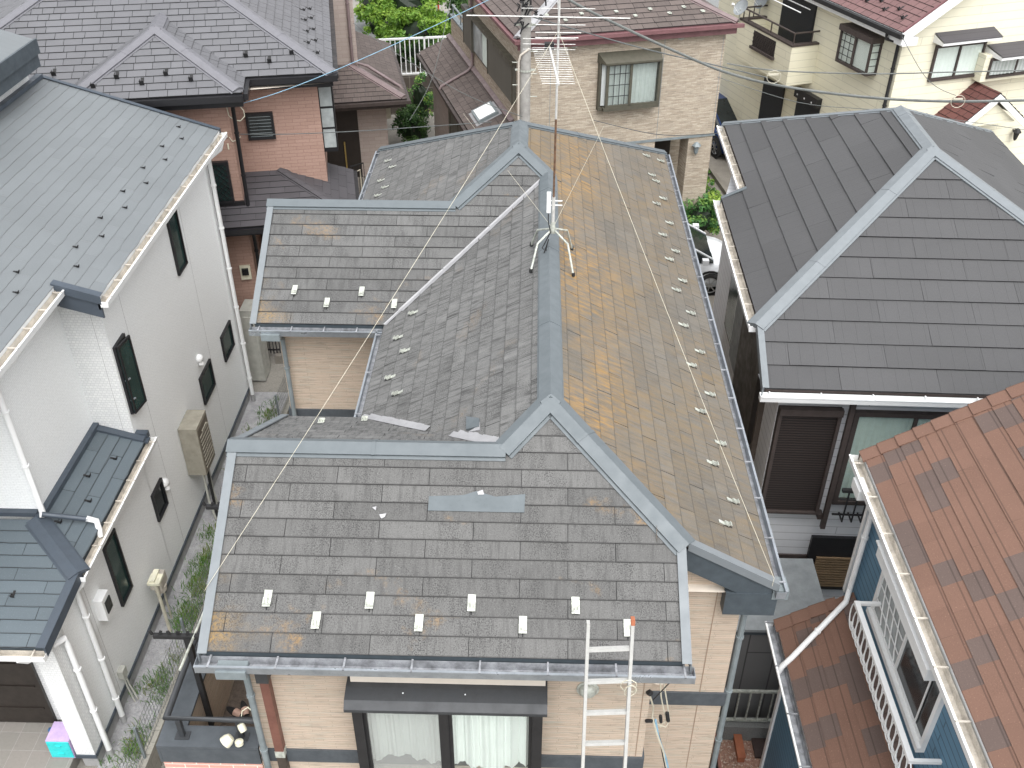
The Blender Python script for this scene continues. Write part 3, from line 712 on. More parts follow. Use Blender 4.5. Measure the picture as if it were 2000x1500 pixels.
# verges
def vg(A, B, out, n, mat='metal_bluegrey_pale', par=None, ang=0, **kw):
    m_ = MB(ang); verge(m_, A, B, out, n, **kw); return m_.build('verge_trim', mat, par or house)
vg(P(XLW1, YF-.02, pF), P(XLW1, yr, pF), (-1, 0, 0), nF); vg(P(XLW1, yr, pB), P(XLW1, YB, pB), (-1, 0, 0), nB)
vg(P(XW, YF-.02, pF), P(XW, YV, pF), (1, 0, 0), nF)
vg(P(XLW2, YM-.02, pM), P(XLW2, YMR, pM), (-1, 0, 0), nF); vg(P(XLW2, YMR, pMB), P(XLW2, 15., pMB), (-1, 0, 0), nB)
vg(P(XW+.05, YV, pR), P(XR+.02, YV, pR), (0, -1, 0), nR, h=.10)
# barge board and box end under the front verge of the right slope
m_ = MB(); A = Vector(P(XW+.0, YV-.012, pR)); B = Vector(P(XR-.02, YV-.012, pR)); dz = Vector((0, 0, 1))
m_.par(A-dz*.34, B-A, (0, .03, 0), dz*.27)
m_.box(1.98, 2.50, YV-.02, YV+.28, H-.44, H-.13)
m_.build('barge_board', 'fascia_slate', house)
# fascias under the eaves
m_ = MB()
m_.box(XLW1+.02, XW-.02, YF+.012, YF+.04, H-.19, H-.012); m_.box(XR-.04, XR-.012, YV+.04, YE-.05, H-.19, H-.012)
m_.box(XLW2+.02, XL1, YM+.012, YM+.04, H-.17, H-.012); m_.box(XL1+.012, XL1+.04, YB, YM, H-.17, H-.012); m_.box(XL2+.012, XL2+.04, 15, YE-.05, H-.17, H-.012)
m_.box(XLW1, XL1, YB-.04, YB-.012, H-.17, H-.012); m_.box(XL2, XR, YE-.04, YE-.012, H-.17, H-.012)
m_.build('fascia', 'fascia_slate', house)
m_ = MB()
m_.face([(XLW1+.03, YF+.03, H-.17), (XW-.03, YF+.03, H-.17), (XW-.03, YV+.5, H-.17), (XLW1+.03, YV+.5, H-.17)])
m_.face([(XW-.1, YV+.02, H-.16), (XR-.03, YV+.02, H-.16), (XR-.03, YE-.05, H-.16), (XW-.1, YE-.05, H-.16)])
m_.face([(XLW2+.03, YM+.03, H-.165), (XL1, YM+.03, H-.165), (XL1, 14.95, H-.165), (XLW2+.03, 14.95, H-.165)])
m_.build('soffit', 'panel_pale', house)
def gut(A, B, out, par=None, mats=('zinc', 'gutter_grime', 'zinc'), ang=0, name='gutter', **kw):
    m_ = MB(ang); gutter(m_, A, B, out, **kw); return m_.build(name, list(mats), par or house)
gut((XLW1-.05, YF, H), (XW+.06, YF, H), (0, -1, 0), w=.13, h=.10, br=.62)
gut((XR, YV-.06, H), (XR, YE, H), (1, 0, 0), w=.11, br=.62)
gut((XLW2-.04, YM, H), (XL1+.02, YM, H), (0, -1, 0), w=.11, h=.09)
gut((XL1, YM-.05, H), (XL1, YB, H), (-1, 0, 0), w=.10, h=.07, br=.9)
gut((XL2, YE, H), (XL2, 15.05, H), (-1, 0, 0), w=.10, h=.08, br=.9)
# walls
def rz(x, y):
    c = []
    if x <= XW+.01 and y <= YB: c.append(min(pF(x, y), pB(x, y), pR(x, y) if y > YV-.2 else 99))
    if y >= YV-.01: c.append(min(pR(x, y), pL1(x, y), pE(x, y)))
    if y >= YM and x < -.5: c.append(min(pM(x, y), pMB(x, y)))
    if y >= YMR-.5: c.append(min(pR(x, y), pL2(x, y), pE(x, y)))
    return max(c)-.03 if c else H
m_ = MB(); BZ = .32
wallz(m_, [(-2.77, 6.14), (1.23, 6.14), (1.23, 6.99)], BZ, rz, closed=False)
wallz(m_, [(-2.77, 9.08), (-2.77, 6.14)], BZ, rz, closed=False)
wallz(m_, [(1.23, 6.95), (2.2, 6.95), (2.2, 17.5), (-2.62, 17.5), (-2.62, 14.7), (-3.63, 14.7), (-3.63, 11.81), (-1.75, 11.81), (-1.75, 9.08), (-2.77, 9.08)], BZ, rz, closed=False)
m_.build('wall', 'siding_beige', house)
m_ = MB()
m_.prism([(-2.74, 6.17), (1.20, 6.17), (1.20, 6.98), (2.17, 6.98), (2.17, 17.47), (-2.6, 17.47), (-2.6, 14.67), (-3.6, 14.67), (-3.6, 11.84), (-1.78, 11.84), (-1.78, 9.05), (-2.74, 9.05)], 0, BZ)
m_.build('foundation', 'foundation', house)
m_ = MB()
for z0 in (3.60,):
    m_.box(-2.79, 1.25, 6.115, 6.139, z0, z0+.20); m_.box(1.26, 2.23, 6.925, 6.949, z0+.02, z0+.23); m_.box(2.201, 2.225, 6.95, 17.5, z0+.02, z0+.23)
m_.box(1.231, 1.255, 6.14, 6.925, z0, z0+.20)
m_.box(-3.66, -1.75, 11.785, 11.809, 3.80, 4.0); m_.box(-3.66, -3.631, 11.81, 14.7, 3.80, 4.0); m_.box(-2.795, -2.771, 6.14, 9.08, z0, z0+.2)
m_.build('belt_board', 'belt_grey', house)
m_ = MB()
for x in (-.78,): pass
m_.box(1.155, 1.163, 6.135, 6.1395, BZ, H-.2); m_.build('panel_joint', 'joint_sealant', house); m_ = MB(); m_.box(1.93, 1.938, 6.944, 6.9492, BZ, H-.2)
m_.build('panel_joint', 'joint_sealant', house)
# front window with its deep black frame and folded hood
wf = WF('-v', 6.139)
a0, a1, z0, z1 = -1.69, .17, 3.50, 4.98
m_ = MB()
D = .26
wf.box(m_, a0, a0+.10, z0-.05, z1, 0, D); wf.box(m_, a1-.10, a1, z0-.05, z1, 0, D-.002); wf.box(m_, a0+.10, a1-.10, z1-.10, z1, 0, D-.004); wf.box(m_, a0+.10, a1-.10, z0-.05, z0+.04, 0, D-.004)
mid = -.785
wf.box(m_, mid-.03, mid+.03, z0+.04, z1-.1, D-.09, D-.03)
for q0, q1, dd in ((a0+.10, mid-.03, D-.035), (mid+.03, a1-.10, D-.055)):
    wf.box(m_, q0, q0+.035, z0+.04, z1-.10, dd-.03, dd); wf.box(m_, q1-.035, q1, z0+.04, z1-.10, dd-.03, dd); wf.box(m_, q0+.035, q1-.035, z1-.14, z1-.10, dd-.03, dd-.001); wf.box(m_, q0+.035, q1-.035, z0+.04, z0+.09, dd-.03, dd-.001)
fwin = m_.build('window', 'black_frame', house)
m_ = MB(); wf.box(m_, a0+.135, mid-.065, z0+.09, z1-.14, D-.05, D-.046); m_.build('pane', 'glass_screen', fwin)
m_ = MB(); wf.box(m_, mid+.065, a1-.135, z0+.09, z1-.14, D-.07, D-.066); m_.build('pane', 'glass_clear', fwin)
m_ = MB(); wf.box(m_, a0+.1, a1-.1, z0+.04, z1-.1, .004, .01); m_.build('room_backing', 'interior_sill', fwin)
m_ = MB(); wf.box(m_, a0+.1, a1-.1, z0+.04, z0+.075, .01, D-.10); m_.build('sill', 'panel_pale', fwin)
m_ = MB(); curtain(m_, wf, a0+.11, mid-.02, z0+.26, z1-.1, .10, .022, .17, hem=.12); curtain(m_, wf, mid+.02, a1-.12, z0+.16, z1-.1, .11, .026, .15, hem=.13, seed=1.4); m_.build('curtain', 'curtain', fwin)
m_ = MB()
A0, A1 = a0-.05, a1+.04; prof = [(0, z1+.075), (.15, z1+.07), (.28, z1+.035), (.345, z1-.03), (.345, z1-.07)]
for i in range(len(prof)-1): m_.face([wf.p(A0, prof[i][1], prof[i][0]), wf.p(A0, prof[i+1][1], prof[i+1][0]), wf.p(A1, prof[i+1][1], prof[i+1][0]), wf.p(A1, prof[i][1], prof[i][0])])
for a in (A0, A1): m_.face([wf.p(a, z, d) for d, z in prof]+[wf.p(a, z1-.07, 0)])
m_.face([wf.p(A0, z1-.07, 0), wf.p(A1, z1-.07, 0), wf.p(A1, z1-.07, .34), wf.p(A0, z1-.07, .34)])
for a in (-1.18, -.58): wf.box(m_, a-.006, a+.006, z1+.055, z1+.062, .20, .21, 1)
m_.build('hood', ['charcoal_hood', 'white_paint'], fwin)
m_ = MB(); wf.box(m_, a0-.01, a1+.02, z1+.076, H-.17, .0, .10); m_.build('infill_panel', 'panel_pale', house)
# round exhaust hoods on the front wall
def venthood(x, y, z, mat='galvanised', r=.085, n=(0, -1, 0), par=None, ang=0, name='vent_hood'):
    m_ = MB(ang); n = Vector(n); pr = [(r*1.25, 0), (r*1.25, .012), (r, .014)]+[(r*cos(t*pi/2/6), .014+r*.85*sin(t*pi/2/6)) for t in range(1, 7)]
    m_.lathe((x, y, z), n, pr, 16)
    return m_.build(name, mat, par or house, smooth=True)
q = wf.px(1148, 1345); venthood(q[0], 6.138, q[1], 'galvanised', .09)
# brown pipe cover that runs down the wall left of the window
m_ = MB(); wf.box(m_, -2.62, -2.50, 5.02, 5.32, 0, .12); wf.box(m_, -2.61, -2.51, 5.32, 5.36, 0, .09); m_.build('pipe_cover', 'charcoal_hood', house, label='black cap at the top of the brown pipe duct')
m_ = MB(); wf.box(m_, -2.605, -2.515, 3.86, 5.02, 0, .085); m_.build('pipe_cover', 'pipe_brown', house, label='reddish brown pipe duct')
m_ = MB(); wf.box(m_, -2.605, -2.515, .3, 3.76, 0, .085); m_.build('pipe_cover', 'pipe_darkbrown', house, label='dark brown lower pipe duct')
m_ = MB(); wf.box(m_, -2.61, -2.51, 3.76, 3.86, 0, .09); m_.build('pipe_joint', 'galvanised', house)
# downpipes
m_ = MB(); pipe(m_, [(-2.70, 5.77, 5.54), (-2.70, 5.80, 5.46), (-2.72, 6.06, 5.30), (-2.72, 6.06, .1)], .034); m_.box(-2.84, -2.56, 5.69, 5.83, 5.50, 5.60); m_.build('downpipe', 'pipe_grey', house)
m_ = MB(); pipe(m_, [(-3.62, 11.43, 5.54), (-3.62, 11.47, 5.46), (-3.56, 11.72, 5.32), (-3.56, 11.72, 3.7), (-3.56, 11.72, .1)], .034); m_.box(-3.75, -3.49, 11.36, 11.5, 5.50, 5.6); m_.build('downpipe', 'pipe_grey', house)
m_ = MB(); pipe(m_, [(2.5, 6.9, 5.5), (2.44, 6.98, 5.40), (2.26, 6.98, 5.24), (2.26, 6.98, .1)], .034); m_.box(2.44, 2.60, 6.80, 7.0, 5.50, 5.62); m_.build('downpipe', 'pipe_grey', house)
# snow guards
VF, VR, VL = Vector((0, 1, k_)).normalized(), Vector((-1, 0, k_)).normalized(), Vector((1, 0, k_)).normalized()
def sg(x, y, f, V, N, par=None, mat='galvanised', ang=0, **kw):
    m_ = MB(ang); snowguard(m_, (x, y, f(x, y)), None, V, N, **kw); return m_.build('snow_guard', [mat, 'rubber_black'], par or house)
def on_plane(px, py, nn, f, x0=0, y0=0, a=0):    # pixel on a sloping roof plane
    p0 = rotz(Vector((x0, y0, f(x0, y0))), R(a)); n_ = rotz(nn, R(a)); d = ray(px, py); return rotz(CAM+d*((p0-CAM).dot(n_)/d.dot(n_)), -R(a))
def guards(pxs, nn, f, V, par=None, mat='galvanised', a=0, x0=0, y0=0, **kw):
    for px in pxs:
        q = on_plane(px[0], px[1], nn, f, x0, y0, a); sg(q.x, q.y, f, V, nn, par, mat, a, **kw)
guards([(522, 1182), (617, 1225), (722, 1186), (818, 1230), (921, 1191), (1021, 1234), (1124, 1196), (1226, 1240)], nF, pF, VF, w=.075, L=.14)
guards([(575, 575), (638, 600), (706, 578), (770, 602)], nF, pM, VF, w=.07, L=.14)
guards([(629, 826), (713, 822)], nB, pB, Vector((0, -1, k_)).normalized(), w=.07, L=.09)
guards([(803, 616), (774, 664), (787, 690), (758, 742), (772, 773)], nL, pL1, VL)
guards([(755, 318), (764, 330), (741, 357), (749, 370), (735, 386)], nL, pL2, VL, w=.035)
guards([(1265, 308), (1293, 318), (1276, 346), (1284, 358), (1298, 392), (1285, 402), (1310, 440), (1297, 463), (1322, 495), (1310, 511), (1336, 553), (1324, 571), (1352, 616), (1338, 640), (1370, 692), (1354, 718), (1390, 775), (1372, 808), (1411, 871), (1396, 910), (1436, 984), (1421, 1028)], nR, pR, VR, w=.045, L=.12)
# patches on the slates
def patch(pts, nn, f, mat, h=.017, label=None, name='repair_patch'):
    m_ = MB(); q = [on_plane(x, y, nn, f) for x, y in pts]; T = [Vector(a)+nn*h for a in q]
    m_.face(T[::-1]); n = len(q)
    for i in range(n): m_.face([q[i], q[(i+1) % n], T[(i+1) % n], T[i]])
    return m_.build(name, mat, house, label=label)
plain('patch_sheet', (.10, .118, .128, 1), .65, 0, var=.12, sc=3, dirt=.25)
patch([(838, 970), (905, 968), (931, 960), (968, 971), (1026, 966), (1024, 1002), (836, 998)], nF, pF, 'patch_sheet', label='bluish sheet metal patch on the front slope')
patch([(913, 817), (938, 820), (938, 836), (913, 842)], nL, pL1, 'patch_sheet', .03, label='loose square of metal near the lower end of the left slope')
patch([(930, 838), (938, 826), (939, 842), (917, 846)], nL, pL1, 'flashing_pale', .022, label='pale torn felt beside the loose metal square')
patch([(932, 962), (943, 958), (946, 967), (934, 968)], nF, pF, 'flashing_pale', .024, name='slate_chip')
patch([(741, 1006), (755, 1004), (752, 1011), (745, 1014)], nF, pF, 'flashing_pale', .024, name='slate_chip')
patch([(727, 992), (736, 990), (734, 998)], nF, pF, 'flashing_pale', .022, name='slate_chip')
# ---- side balcony with black cap and handrail
bx0, bx1, by0, by1, bz = -3.88, -3.62, 6.10, 9.9, 3.80
m_ = MB(); m_.box(bx0, bx1, by0, by1, bz, bz+.04); m_.box(bx1, -2.80, by0, by0+.26, bz+.001, bz+.041); m_.build('balcony_cap', 'belt_grey', house)
m_ = MB(); m_.box(bx0+.03, bx1-.04, by0+.03, by1, 2.4, bz); m_.box(bx1-.04, -2.775, by0+.03, by0+.22, 2.4, bz-.001); m_.build('balcony_parapet', 'siding_beige', house)
m_ = MB(); m_.box(bx0+.0, bx0+.028, by0+.0, by1, bz-.24, bz-.004); m_.box(bx0+.03, -2.80, by0, by0+.028, bz-.24, bz-.004); m_.build('balcony_fascia', 'belt_grey', house)
m_ = MB(); m_.box(bx1-.04, -2.775, by0+.22, by1, 2.62, 2.75); m_.build('balcony_deck', 'balcony_floor', house)
m_ = MB(); m_.box(bx0+.02, -2.80, by0+.012, by0+.028, 1.0, bz-.25); m_.build('lower_wall', 'brick_pinkpale', house)
m_ = MB(); xm, ym, rzz = bx0+.13, by0+.13, bz+.34
m_.tube([(xm, by1, rzz), (xm, ym, rzz), (-2.80, ym, rzz)], .038, 12)
m_.build('handrail', 'charcoal_hood', house, smooth=True)
for x, y in ((xm+.12, ym), (-3.0, ym), (xm, 7.4), (xm, 8.7)):
    m_ = MB(); m_.bar((x, y, bz+.05), (x, y, rzz-.02), .05); m_.box(x-.075, x+.075, y-.05, y+.05, bz+.041, bz+.052); m_.build('rail_post', 'charcoal_hood', house)
# clothes pole brackets fixed to the parapet
def bracket(y, zb, zt, xl, xr, x=-3.50):
    m_ = MB(); m_.bar((x, y, zb), (x, y, zt), .055, .055); m_.bar((x, y, zt-.3), (x-.0, y-.0, zt), .06); m_.bar((xl, y, zt), (xr, y, zt), .05, .045)
    for a in (xl+.03, xl+.22, xr-.18):
        for t in (-.04, .04): m_.bar((a+t, y, zt+.02), (a+t*1.5, y, zt+.075), .018, .03)
    m_.build('clothes_bracket', 'rubber_black', house)
q = at_u(365, 1243, -3.60)
BRY, BRZ = q.y, q.z
bracket(BRY, 3.2, BRZ, at_v(300, 1241, BRY).x, at_v(392, 1245, BRY).x, -3.60)
q2 = at_v(415, 990, BRY+1.9); bracket(BRY+1.9, 3.2, q2.z, at_v(403, 990, BRY+1.9).x, -3.3, -3.55)
# security lamp
m_ = MB(); c = Vector((-2.97, by0+.10, bz+.22))
m_.lathe(c+Vector((0, 0, .10)), (.25, -.25, -.4), [(.001, 0), (.035, .005), (.042, .04), (.038, .09), (.001, .095)], 14)
m_.lathe(c+Vector((-.09, -.10, .0)), (-.5, -.35, -.35), [(.001, -.02), (.045, -.01), (.065, .03), (.07, .08), (.001, .082)], 14)
m_.lathe(c+Vector((-.01, -.10, -.06)), (0, -.2, -1), [(.001, -.02), (.045, 0), (.045, .04), (.001, .075)], 12)
m_.tube([c+Vector((.0, .05, .1)), c+Vector((.02, .08, .2)), c+Vector((.08, .1, .24)), c+Vector((.14, .08, .18))], .007, 6)
m_.build('security_lamp', 'cream_plastic', house, smooth=True)
# service cables at the right corner
wf2 = WF('-v', 7.099)
m_ = MB()
def cab(pts, r=.006, mi=0, n=5): m_.tube([at_v(x, y, yy) for x, y, yy in pts], r, n, mi)
cab([(1290, 1330, 6.55), (1291, 1360, 6.5), (1297, 1390, 6.45), (1302, 1405, 6.45), (1290, 1420, 6.4), (1282, 1412, 6.4)], .008, 0)
cab([(1296, 1330, 6.55), (1304, 1380, 6.5), (1308, 1405, 6.45), (1300, 1420, 6.4), (1285, 1415, 6.4)], .008, 0)
cab([(1324, 1317, 6.3), (1285, 1357, 6.45), (1271, 1372, 6.4)], .006, 1)
cab([(1268, 1352, 6.3), (1270, 1362, 6.3), (1276, 1380, 6.3), (1274, 1400, 6.3), (1282, 1430, 6.25), (1296, 1470, 6.2), (1302, 1500, 6.2)], .010, 0)
cab([(1280, 1405, 6.3), (1286, 1440, 6.25), (1300, 1480, 6.2), (1306, 1505, 6.2)], .012, 2)
cab([(1278, 1408, 6.3), (1290, 1450, 6.25), (1300, 1500, 6.2)], .012, 1)
cab([(1303, 1392, 6.42), (1305, 1408, 6.42)], .02, 1, 8); cab([(1290, 1398, 6.4), (1291, 1410, 6.4)], .018, 1, 8)
cab([(1266, 1351, 6.12), (1271, 1355, 6.12)], .03, 1, 8); cab([(1262, 1408, 6.13), (1273, 1408, 6.1)], .02, 1, 8)
m_.build('service_cable', ['wire_pale', 'rubber_black', 'wire_blue'], house, smooth=True)
m_ = MB(); c = at_v(1287, 1325, 6.6); m_.lathe(c+Vector((0, .1, .06)), (0, -.6, -.8), [(.001, 0), (.03, .01), (.05, .10), (.055, .17), (.001, .17)], 12); m_.build('cable_entry', 'panel_pale', house, smooth=True)
# ---- aerial
MX, MY = .246, 11.3
ant = thing('aerial', 'tall rusty mast with two television aerials standing on the middle ridge', 'aerial', (MX, MY, 6.95))
zt0 = 7.30
def mz(y): return at_v(1080, y, MY).z
m_ = MB(); m_.tube([(MX, MY, zt0-.03), (MX, MY, 7.75)], .022, 10); m_.build('mast', 'aluminium', ant, smooth=True, label='grey lower length of the mast')
m_ = MB(); m_.tube([(MX, MY, 7.75), (MX, MY, 8.75)], .0135, 10); m_.build('mast', 'rust', ant, smooth=True, label='rusty middle length of the mast')
m_ = MB(); m_.tube([(MX, MY, 8.75), (MX, MY, 10.9)], .014, 10); m_.build('mast', 'aluminium', ant, smooth=True, label='grey upper length of the mast')
for sx, sy in ((-1, -1), (1, -1), (-1, 1), (1, 1)):
    top = Vector((MX+sx*.03, MY+sy*.03, zt0)); kn = top+Vector((sx*.16, sy*.16, -.10)); ft = Vector((MX+sx*.27, MY+sy*.36, 0)); ft.z = (pR if sx > 0 else pL1)(ft.x, ft.y)+.03
    m_ = MB(); m_.tube([top, kn, ft], .014, 8); lg = m_.build('leg', 'galvanised', ant, smooth=True)
    m_ = MB(); m_.lathe(ft-Vector((0, 0, .01)), (0, 0, 1), [(.001, 0), (.022, 0), (.02, .045), (.001, .045)], 10); m_.build('rubber_foot', 'rubber_black', lg)
m_ = MB(); m_.lathe((MX, MY, zt0-.04), (0, 0, 1), [(.001, 0), (.04, 0), (.045, .05), (.03, .09), (.03, .16)], 12); m_.build('hub', 'galvanised', ant, smooth=True)
m_ = MB(); m_.box(MX-.085, MX-.035, MY-.06, MY+.0, 7.42+.14, 7.42+.40); m_.bar((MX-.03, MY, 7.7), (MX+.11, MY-.0, 7.7), .012); m_.bar((MX-.03, MY, 7.64), (MX+.11, MY-.0, 7.64), .012); m_.build('booster_box', 'white_paint', ant)
m_ = MB(); m_.tube([(MX-.06, MY-.04, 7.54), (MX-.06, MY-.05, 7.44), (MX-.03, MY-.05, 7.30), (MX-.03, MY-.04, 7.28), (MX-.10, MY-.07, 7.14), (MX-.13, MY-.08, 7.08), (MX-.08, MY-.1, 7.05), (MX-.05, MY-.07, 7.2), (MX-.12, MY-.08, 6.95), (MX-.14, MY-.35, 6.88)], .007, 6); m_.build('cable', 'rubber_black', ant)
# high band aerial: long rods across, boom along y
zb = mz(33); m_ = MB()
q0, q1 = at_v(911, 30, MY-.1), at_v(1231, 36, MY-.1); m_.tube([q0, q1], .007, 8)
m_.tube([(MX, MY-.2, zb+.0), (MX, MY+1.4, zb-.02)], .009, 8)
for i, w in enumerate((.42, .40, .38)): m_.tube([(MX-w, MY+.35+i*.42, zb), (MX+w, MY+.35+i*.42, zb)], .004, 6)
for y, w in ((47, .33), (62, .28), (72, .25)):
    zz = mz(y); m_.tube([(MX-.26, MY-.03, zz), (MX+w*.9, MY-.03, zz)], .005, 6)
m_.build('high_band_array', 'aluminium', ant, smooth=True)
zu = mz(92); m_ = MB()
b0 = Vector((MX-.10, MY+.05, zu)); b1 = Vector(at_v(1091, 165, MY-1.15)); m_.bar(b0, b1, .020, .020)
n = 17
for i in range(n):
    p = b0.lerp(b1, .06+.92*i/(n-1)); w = .20-.03*i/n
    m_.tube([p-Vector((w, 0, 0)), p+Vector((w, 0, 0))], .003, 6)
for dz_ in (-.06, .0, .06): m_.tube([b0+Vector((-.30, .06, dz_)), b0+Vector((.30, .06, dz_))], .004, 6)
m_.build('directional_array', 'aluminium', ant)
m_ = MB(); m_.box(b0.x-.055, b0.x+.055, b0.y-.06, b0.y+.02, b0.z-.03, b0.z+.04); m_.build('terminal_box', 'rubber_black', ant)
ring = Vector((MX, MY, mz(60)))
def wire(a, b, sag=.0, n=10, r=.0026):
    a, b = Vector(a), Vector(b); m_ = MB(); m_.tube([a.lerp(b, i/n)-Vector((0, 0, sag*4*(i/n)*(1-i/n))) for i in range(n+1)], r, 5); m_.build('guy_wire', 'wire_pale', ant)
wl_ = Vector((XLW1-.05, YF+.45, pF(0, YF+.45)+.05)); wire(ring, wl_, .05)
wr_ = at_v(1512, 1130, YV-.03); wire(ring, wr_, .05); wire(wr_, at_v(1508, 1145, YV-.05)); 
wire((MX, MY, 7.32), at_v(905, 222, 17.3)); wire((MX, MY, 7.32), at_v(1180, 245, 17.3))
# ---- loose things on and at the house
m_ = MB(); lad = thing('ladder', 'paint-spattered aluminium extension ladder leaning on the front gutter', 'ladder', (.75, 4.4, 0))
t0, t1 = at_v(1149, 1215, 5.62), at_v(1236, 1212, 5.62)
ldir = Vector((0, 1, 3.2)).normalized()
for nm, tp in (('a', t0), ('b', t1)):
    m_ = MB(); m_.bar(tp-ldir*5.9, tp, .028, .065, up=(0, -1, .2)); m_.build('rail', 'ladder_metal', lad)
for i in range(18):
    d = .27+i*.32; a, b = t0-ldir*(d), t1-ldir*(d)
    m_ = MB(); m_.bar(a+Vector((.01, 0, 0)), b-Vector((.01, 0, 0)), .04, .03, up=ldir); m_.build('rung', 'ladder_metal', lad)
m_ = MB(); m_.bar(t1-ldir*.03, t1+ldir*.02, .034, .07, up=(0, -1, .2)); m_.build('end_cap', 'terracotta', lad)
m_ = MB(); c = t1-ldir*.62; m_.tube([c+Vector((cos(a*1.9)*.06*(1+.3*sin(a)), -.03+sin(a)*.02, sin(a*1.9)*.07-.01*a)) for a in [i*.35 for i in range(22)]], .005, 5); m_.build('rope', 'wire_pale', lad)
m_ = MB(); m_.tube([at_v(413, 1160, BRY+.6), at_v(351, 1309, BRY-.45)], .014, 10)
o = m_.build('clothes_pole', 'galvanised', None, smooth=True); tag(o, 'thin silver clothes pole resting on the black balcony bracket', 'clothes pole')
# ================================================================== WHITE HOUSE ON THE LEFT
lw = thing('house', 'white rough-textured house with smooth blue-grey roof and tall narrow windows, on the left', 'house', (-8, 13, 0))
kl = .31; Z1 = 6.1; X1 = -5.93; X2 = -6.49; YS = 11.48; YL = 17.66; XT = -9.09
pW = pln((1, 0), kl, Z1, (X1, 0)); nW = nrm((1, 0), kl); VW = Vector((-1, 0, kl)).normalized()
kwr = dict(par=lw, k=kl, z0=Z1)
slope('roof_slope', 'slate_blue', [[(X1, YS), (X1, YL), (XT, YL), (XT, YS)], [(X2, 7.6), (X2, YS), (XT, YS), (XT, 7.6)]], (1, 0), (X1, 0), 'large smooth blue-grey main roof slope', jag=.018, lift=.006, gap=.002, seed=11, bond=3, umat='slate_blue_edge', **kwr)
vg(P(X1, YL, pW), P(XT, YL, pW), (0, 1, 0), nW, mat='cap_blue_dark', par=lw)
m_ = MB(); verge(m_, P(X1+.02, YS, pW), P(X2-.05, YS, pW), (0, -1, 0), nW, w=.10, h=.13); m_.par(Vector(P(X1, YS+.0, pW))-dz*.34, (X2-X1-.02, 0, -kl*(X2-X1)), (0, .03, 0), dz*.23); m_.build('verge_trim', 'cap_blue_dark', lw)
gut((X1, YS-.03, Z1), (X1, YL+.02, Z1), (1, 0, 0), par=lw, mats=('white_paint', 'white_grimy', 'zinc'), w=.12, h=.09)
gut((X2, 7.6, pW(X2, 0)), (X2, YS-.02, pW(X2, 0)), (1, 0, 0), par=lw, mats=('white_paint', 'white_grimy', 'zinc'), w=.12, h=.09)
m_ = MB(); m_.box(X1-.04, X1-.01, YS, YL, Z1-.2, Z1-.015); m_.box(X2-.04, X2-.01, 7.6, YS, pW(X2, 0)-.2, pW(X2, 0)-.015); m_.build('fascia', 'white_paint', lw)
m_ = MB(); m_.face([(X1-.02, YS+.02, Z1-.17), (X1-.02, YL, Z1-.17), (-9, YL, Z1-.17), (-9, YS+.02, Z1-.17)]); m_.face([(X2-.02, 7.7, Z1+.0), (X2-.02, YS, Z1+.0), (-9, YS, Z1+.0), (-9, 7.7, Z1+.0)]); m_.build('soffit', 'white_paint', lw)
def lz(x, y): return pW(x, y)-.08
XWl, XI, YC, YLo = -6.2, -6.80, 9.92, 8.30
m_ = MB()
wallz(m_, [(XI, 11.93), (XWl, 11.93), (XWl, 17.4), (-11.5, 17.4)], .34, lambda x, y: min(lz(x, y), 6.9), closed=False)
wallz(m_, [(XWl, YLo), (XWl, 11.94)], .34, lambda x, y: 3.18 if y > 8.9 else 2.9, closed=False, step=.3)
wallz(m_, [(XI, YC), (XI, 11.93)], 3.2, lz, closed=False)
wallz(m_, [(-11, YC), (XI, YC)], 3.2, lambda x, y: 6.05, closed=False, step=.5)
m_.build('wall', 'siding_white', lw)
m_ = MB(); wallz(m_, [(XI, 11.925), (XWl-.001, 11.925)], 3.2, lambda x, y: lz(x, y)-.02, closed=False)
m_.build('wall_return', 'siding_white_tile', lw, label='narrow wall return with small square tiles')
m_ = MB(); m_.prism([(-6.47, YLo-.02), (XWl+.004, YLo-.02), (XWl+.004, 8.62), (-6.47, 8.62)], .34, 2.84); m_.build('porch_pillar', 'siding_white_tile', lw, label='tiled pillar carrying the front porch roof')
m_ = MB(); m_.prism([(-11, 8.9), (-6.45, 8.9), (-6.45, 9.3), (-11, 9.3)], .24, 3.0); m_.build('porch_wall', 'siding_white_tile', lw)
m_ = MB(); wfp = WF('-v', 8.899); wfp.box(m_, -8.2, -7.02, .26, 2.35, 0, .05); 
for z in (.6, 1.1, 1.6, 2.05): wfp.box(m_, -8.1, -7.1, z, z+.03, .05, .065)
m_.build('door', 'door_brown', lw)
m_ = MB(); wfl = WF('+u', XWl); wfl.box(m_, YLo, 17.4, .27, .34, 0, .018); WF('-v', YLo-.02).box(m_, -6.49, XWl+.02, .27, .34, 0, .018); m_.build('drip_trim', 'cap_blue_dark', lw)
m_ = MB(); m_.prism([(-6.44, 8.32), (XWl-.02, 8.32), (XWl-.02, 17.38), (-11, 17.38), (-11, 8.9), (-6.44, 8.9)], 0, .27); m_.build('foundation', 'foundation', lw)
# joints between siding sheets
m_ = MB()
for px in ((800, 0),):
    for y in (9.35, 12.6, 15.6): wfl.box(m_, y, y+.006, .34, 6.0 if y > 12 else 3.1, .0005, .0015); m_.build('panel_joint', 'foundation', lw); m_ = MB()
WF('-v', 11.925).box(m_, -6.36, -6.355, 3.3, 6.2, .0005, .0015)
m_.build('panel_joint', 'foundation', lw)
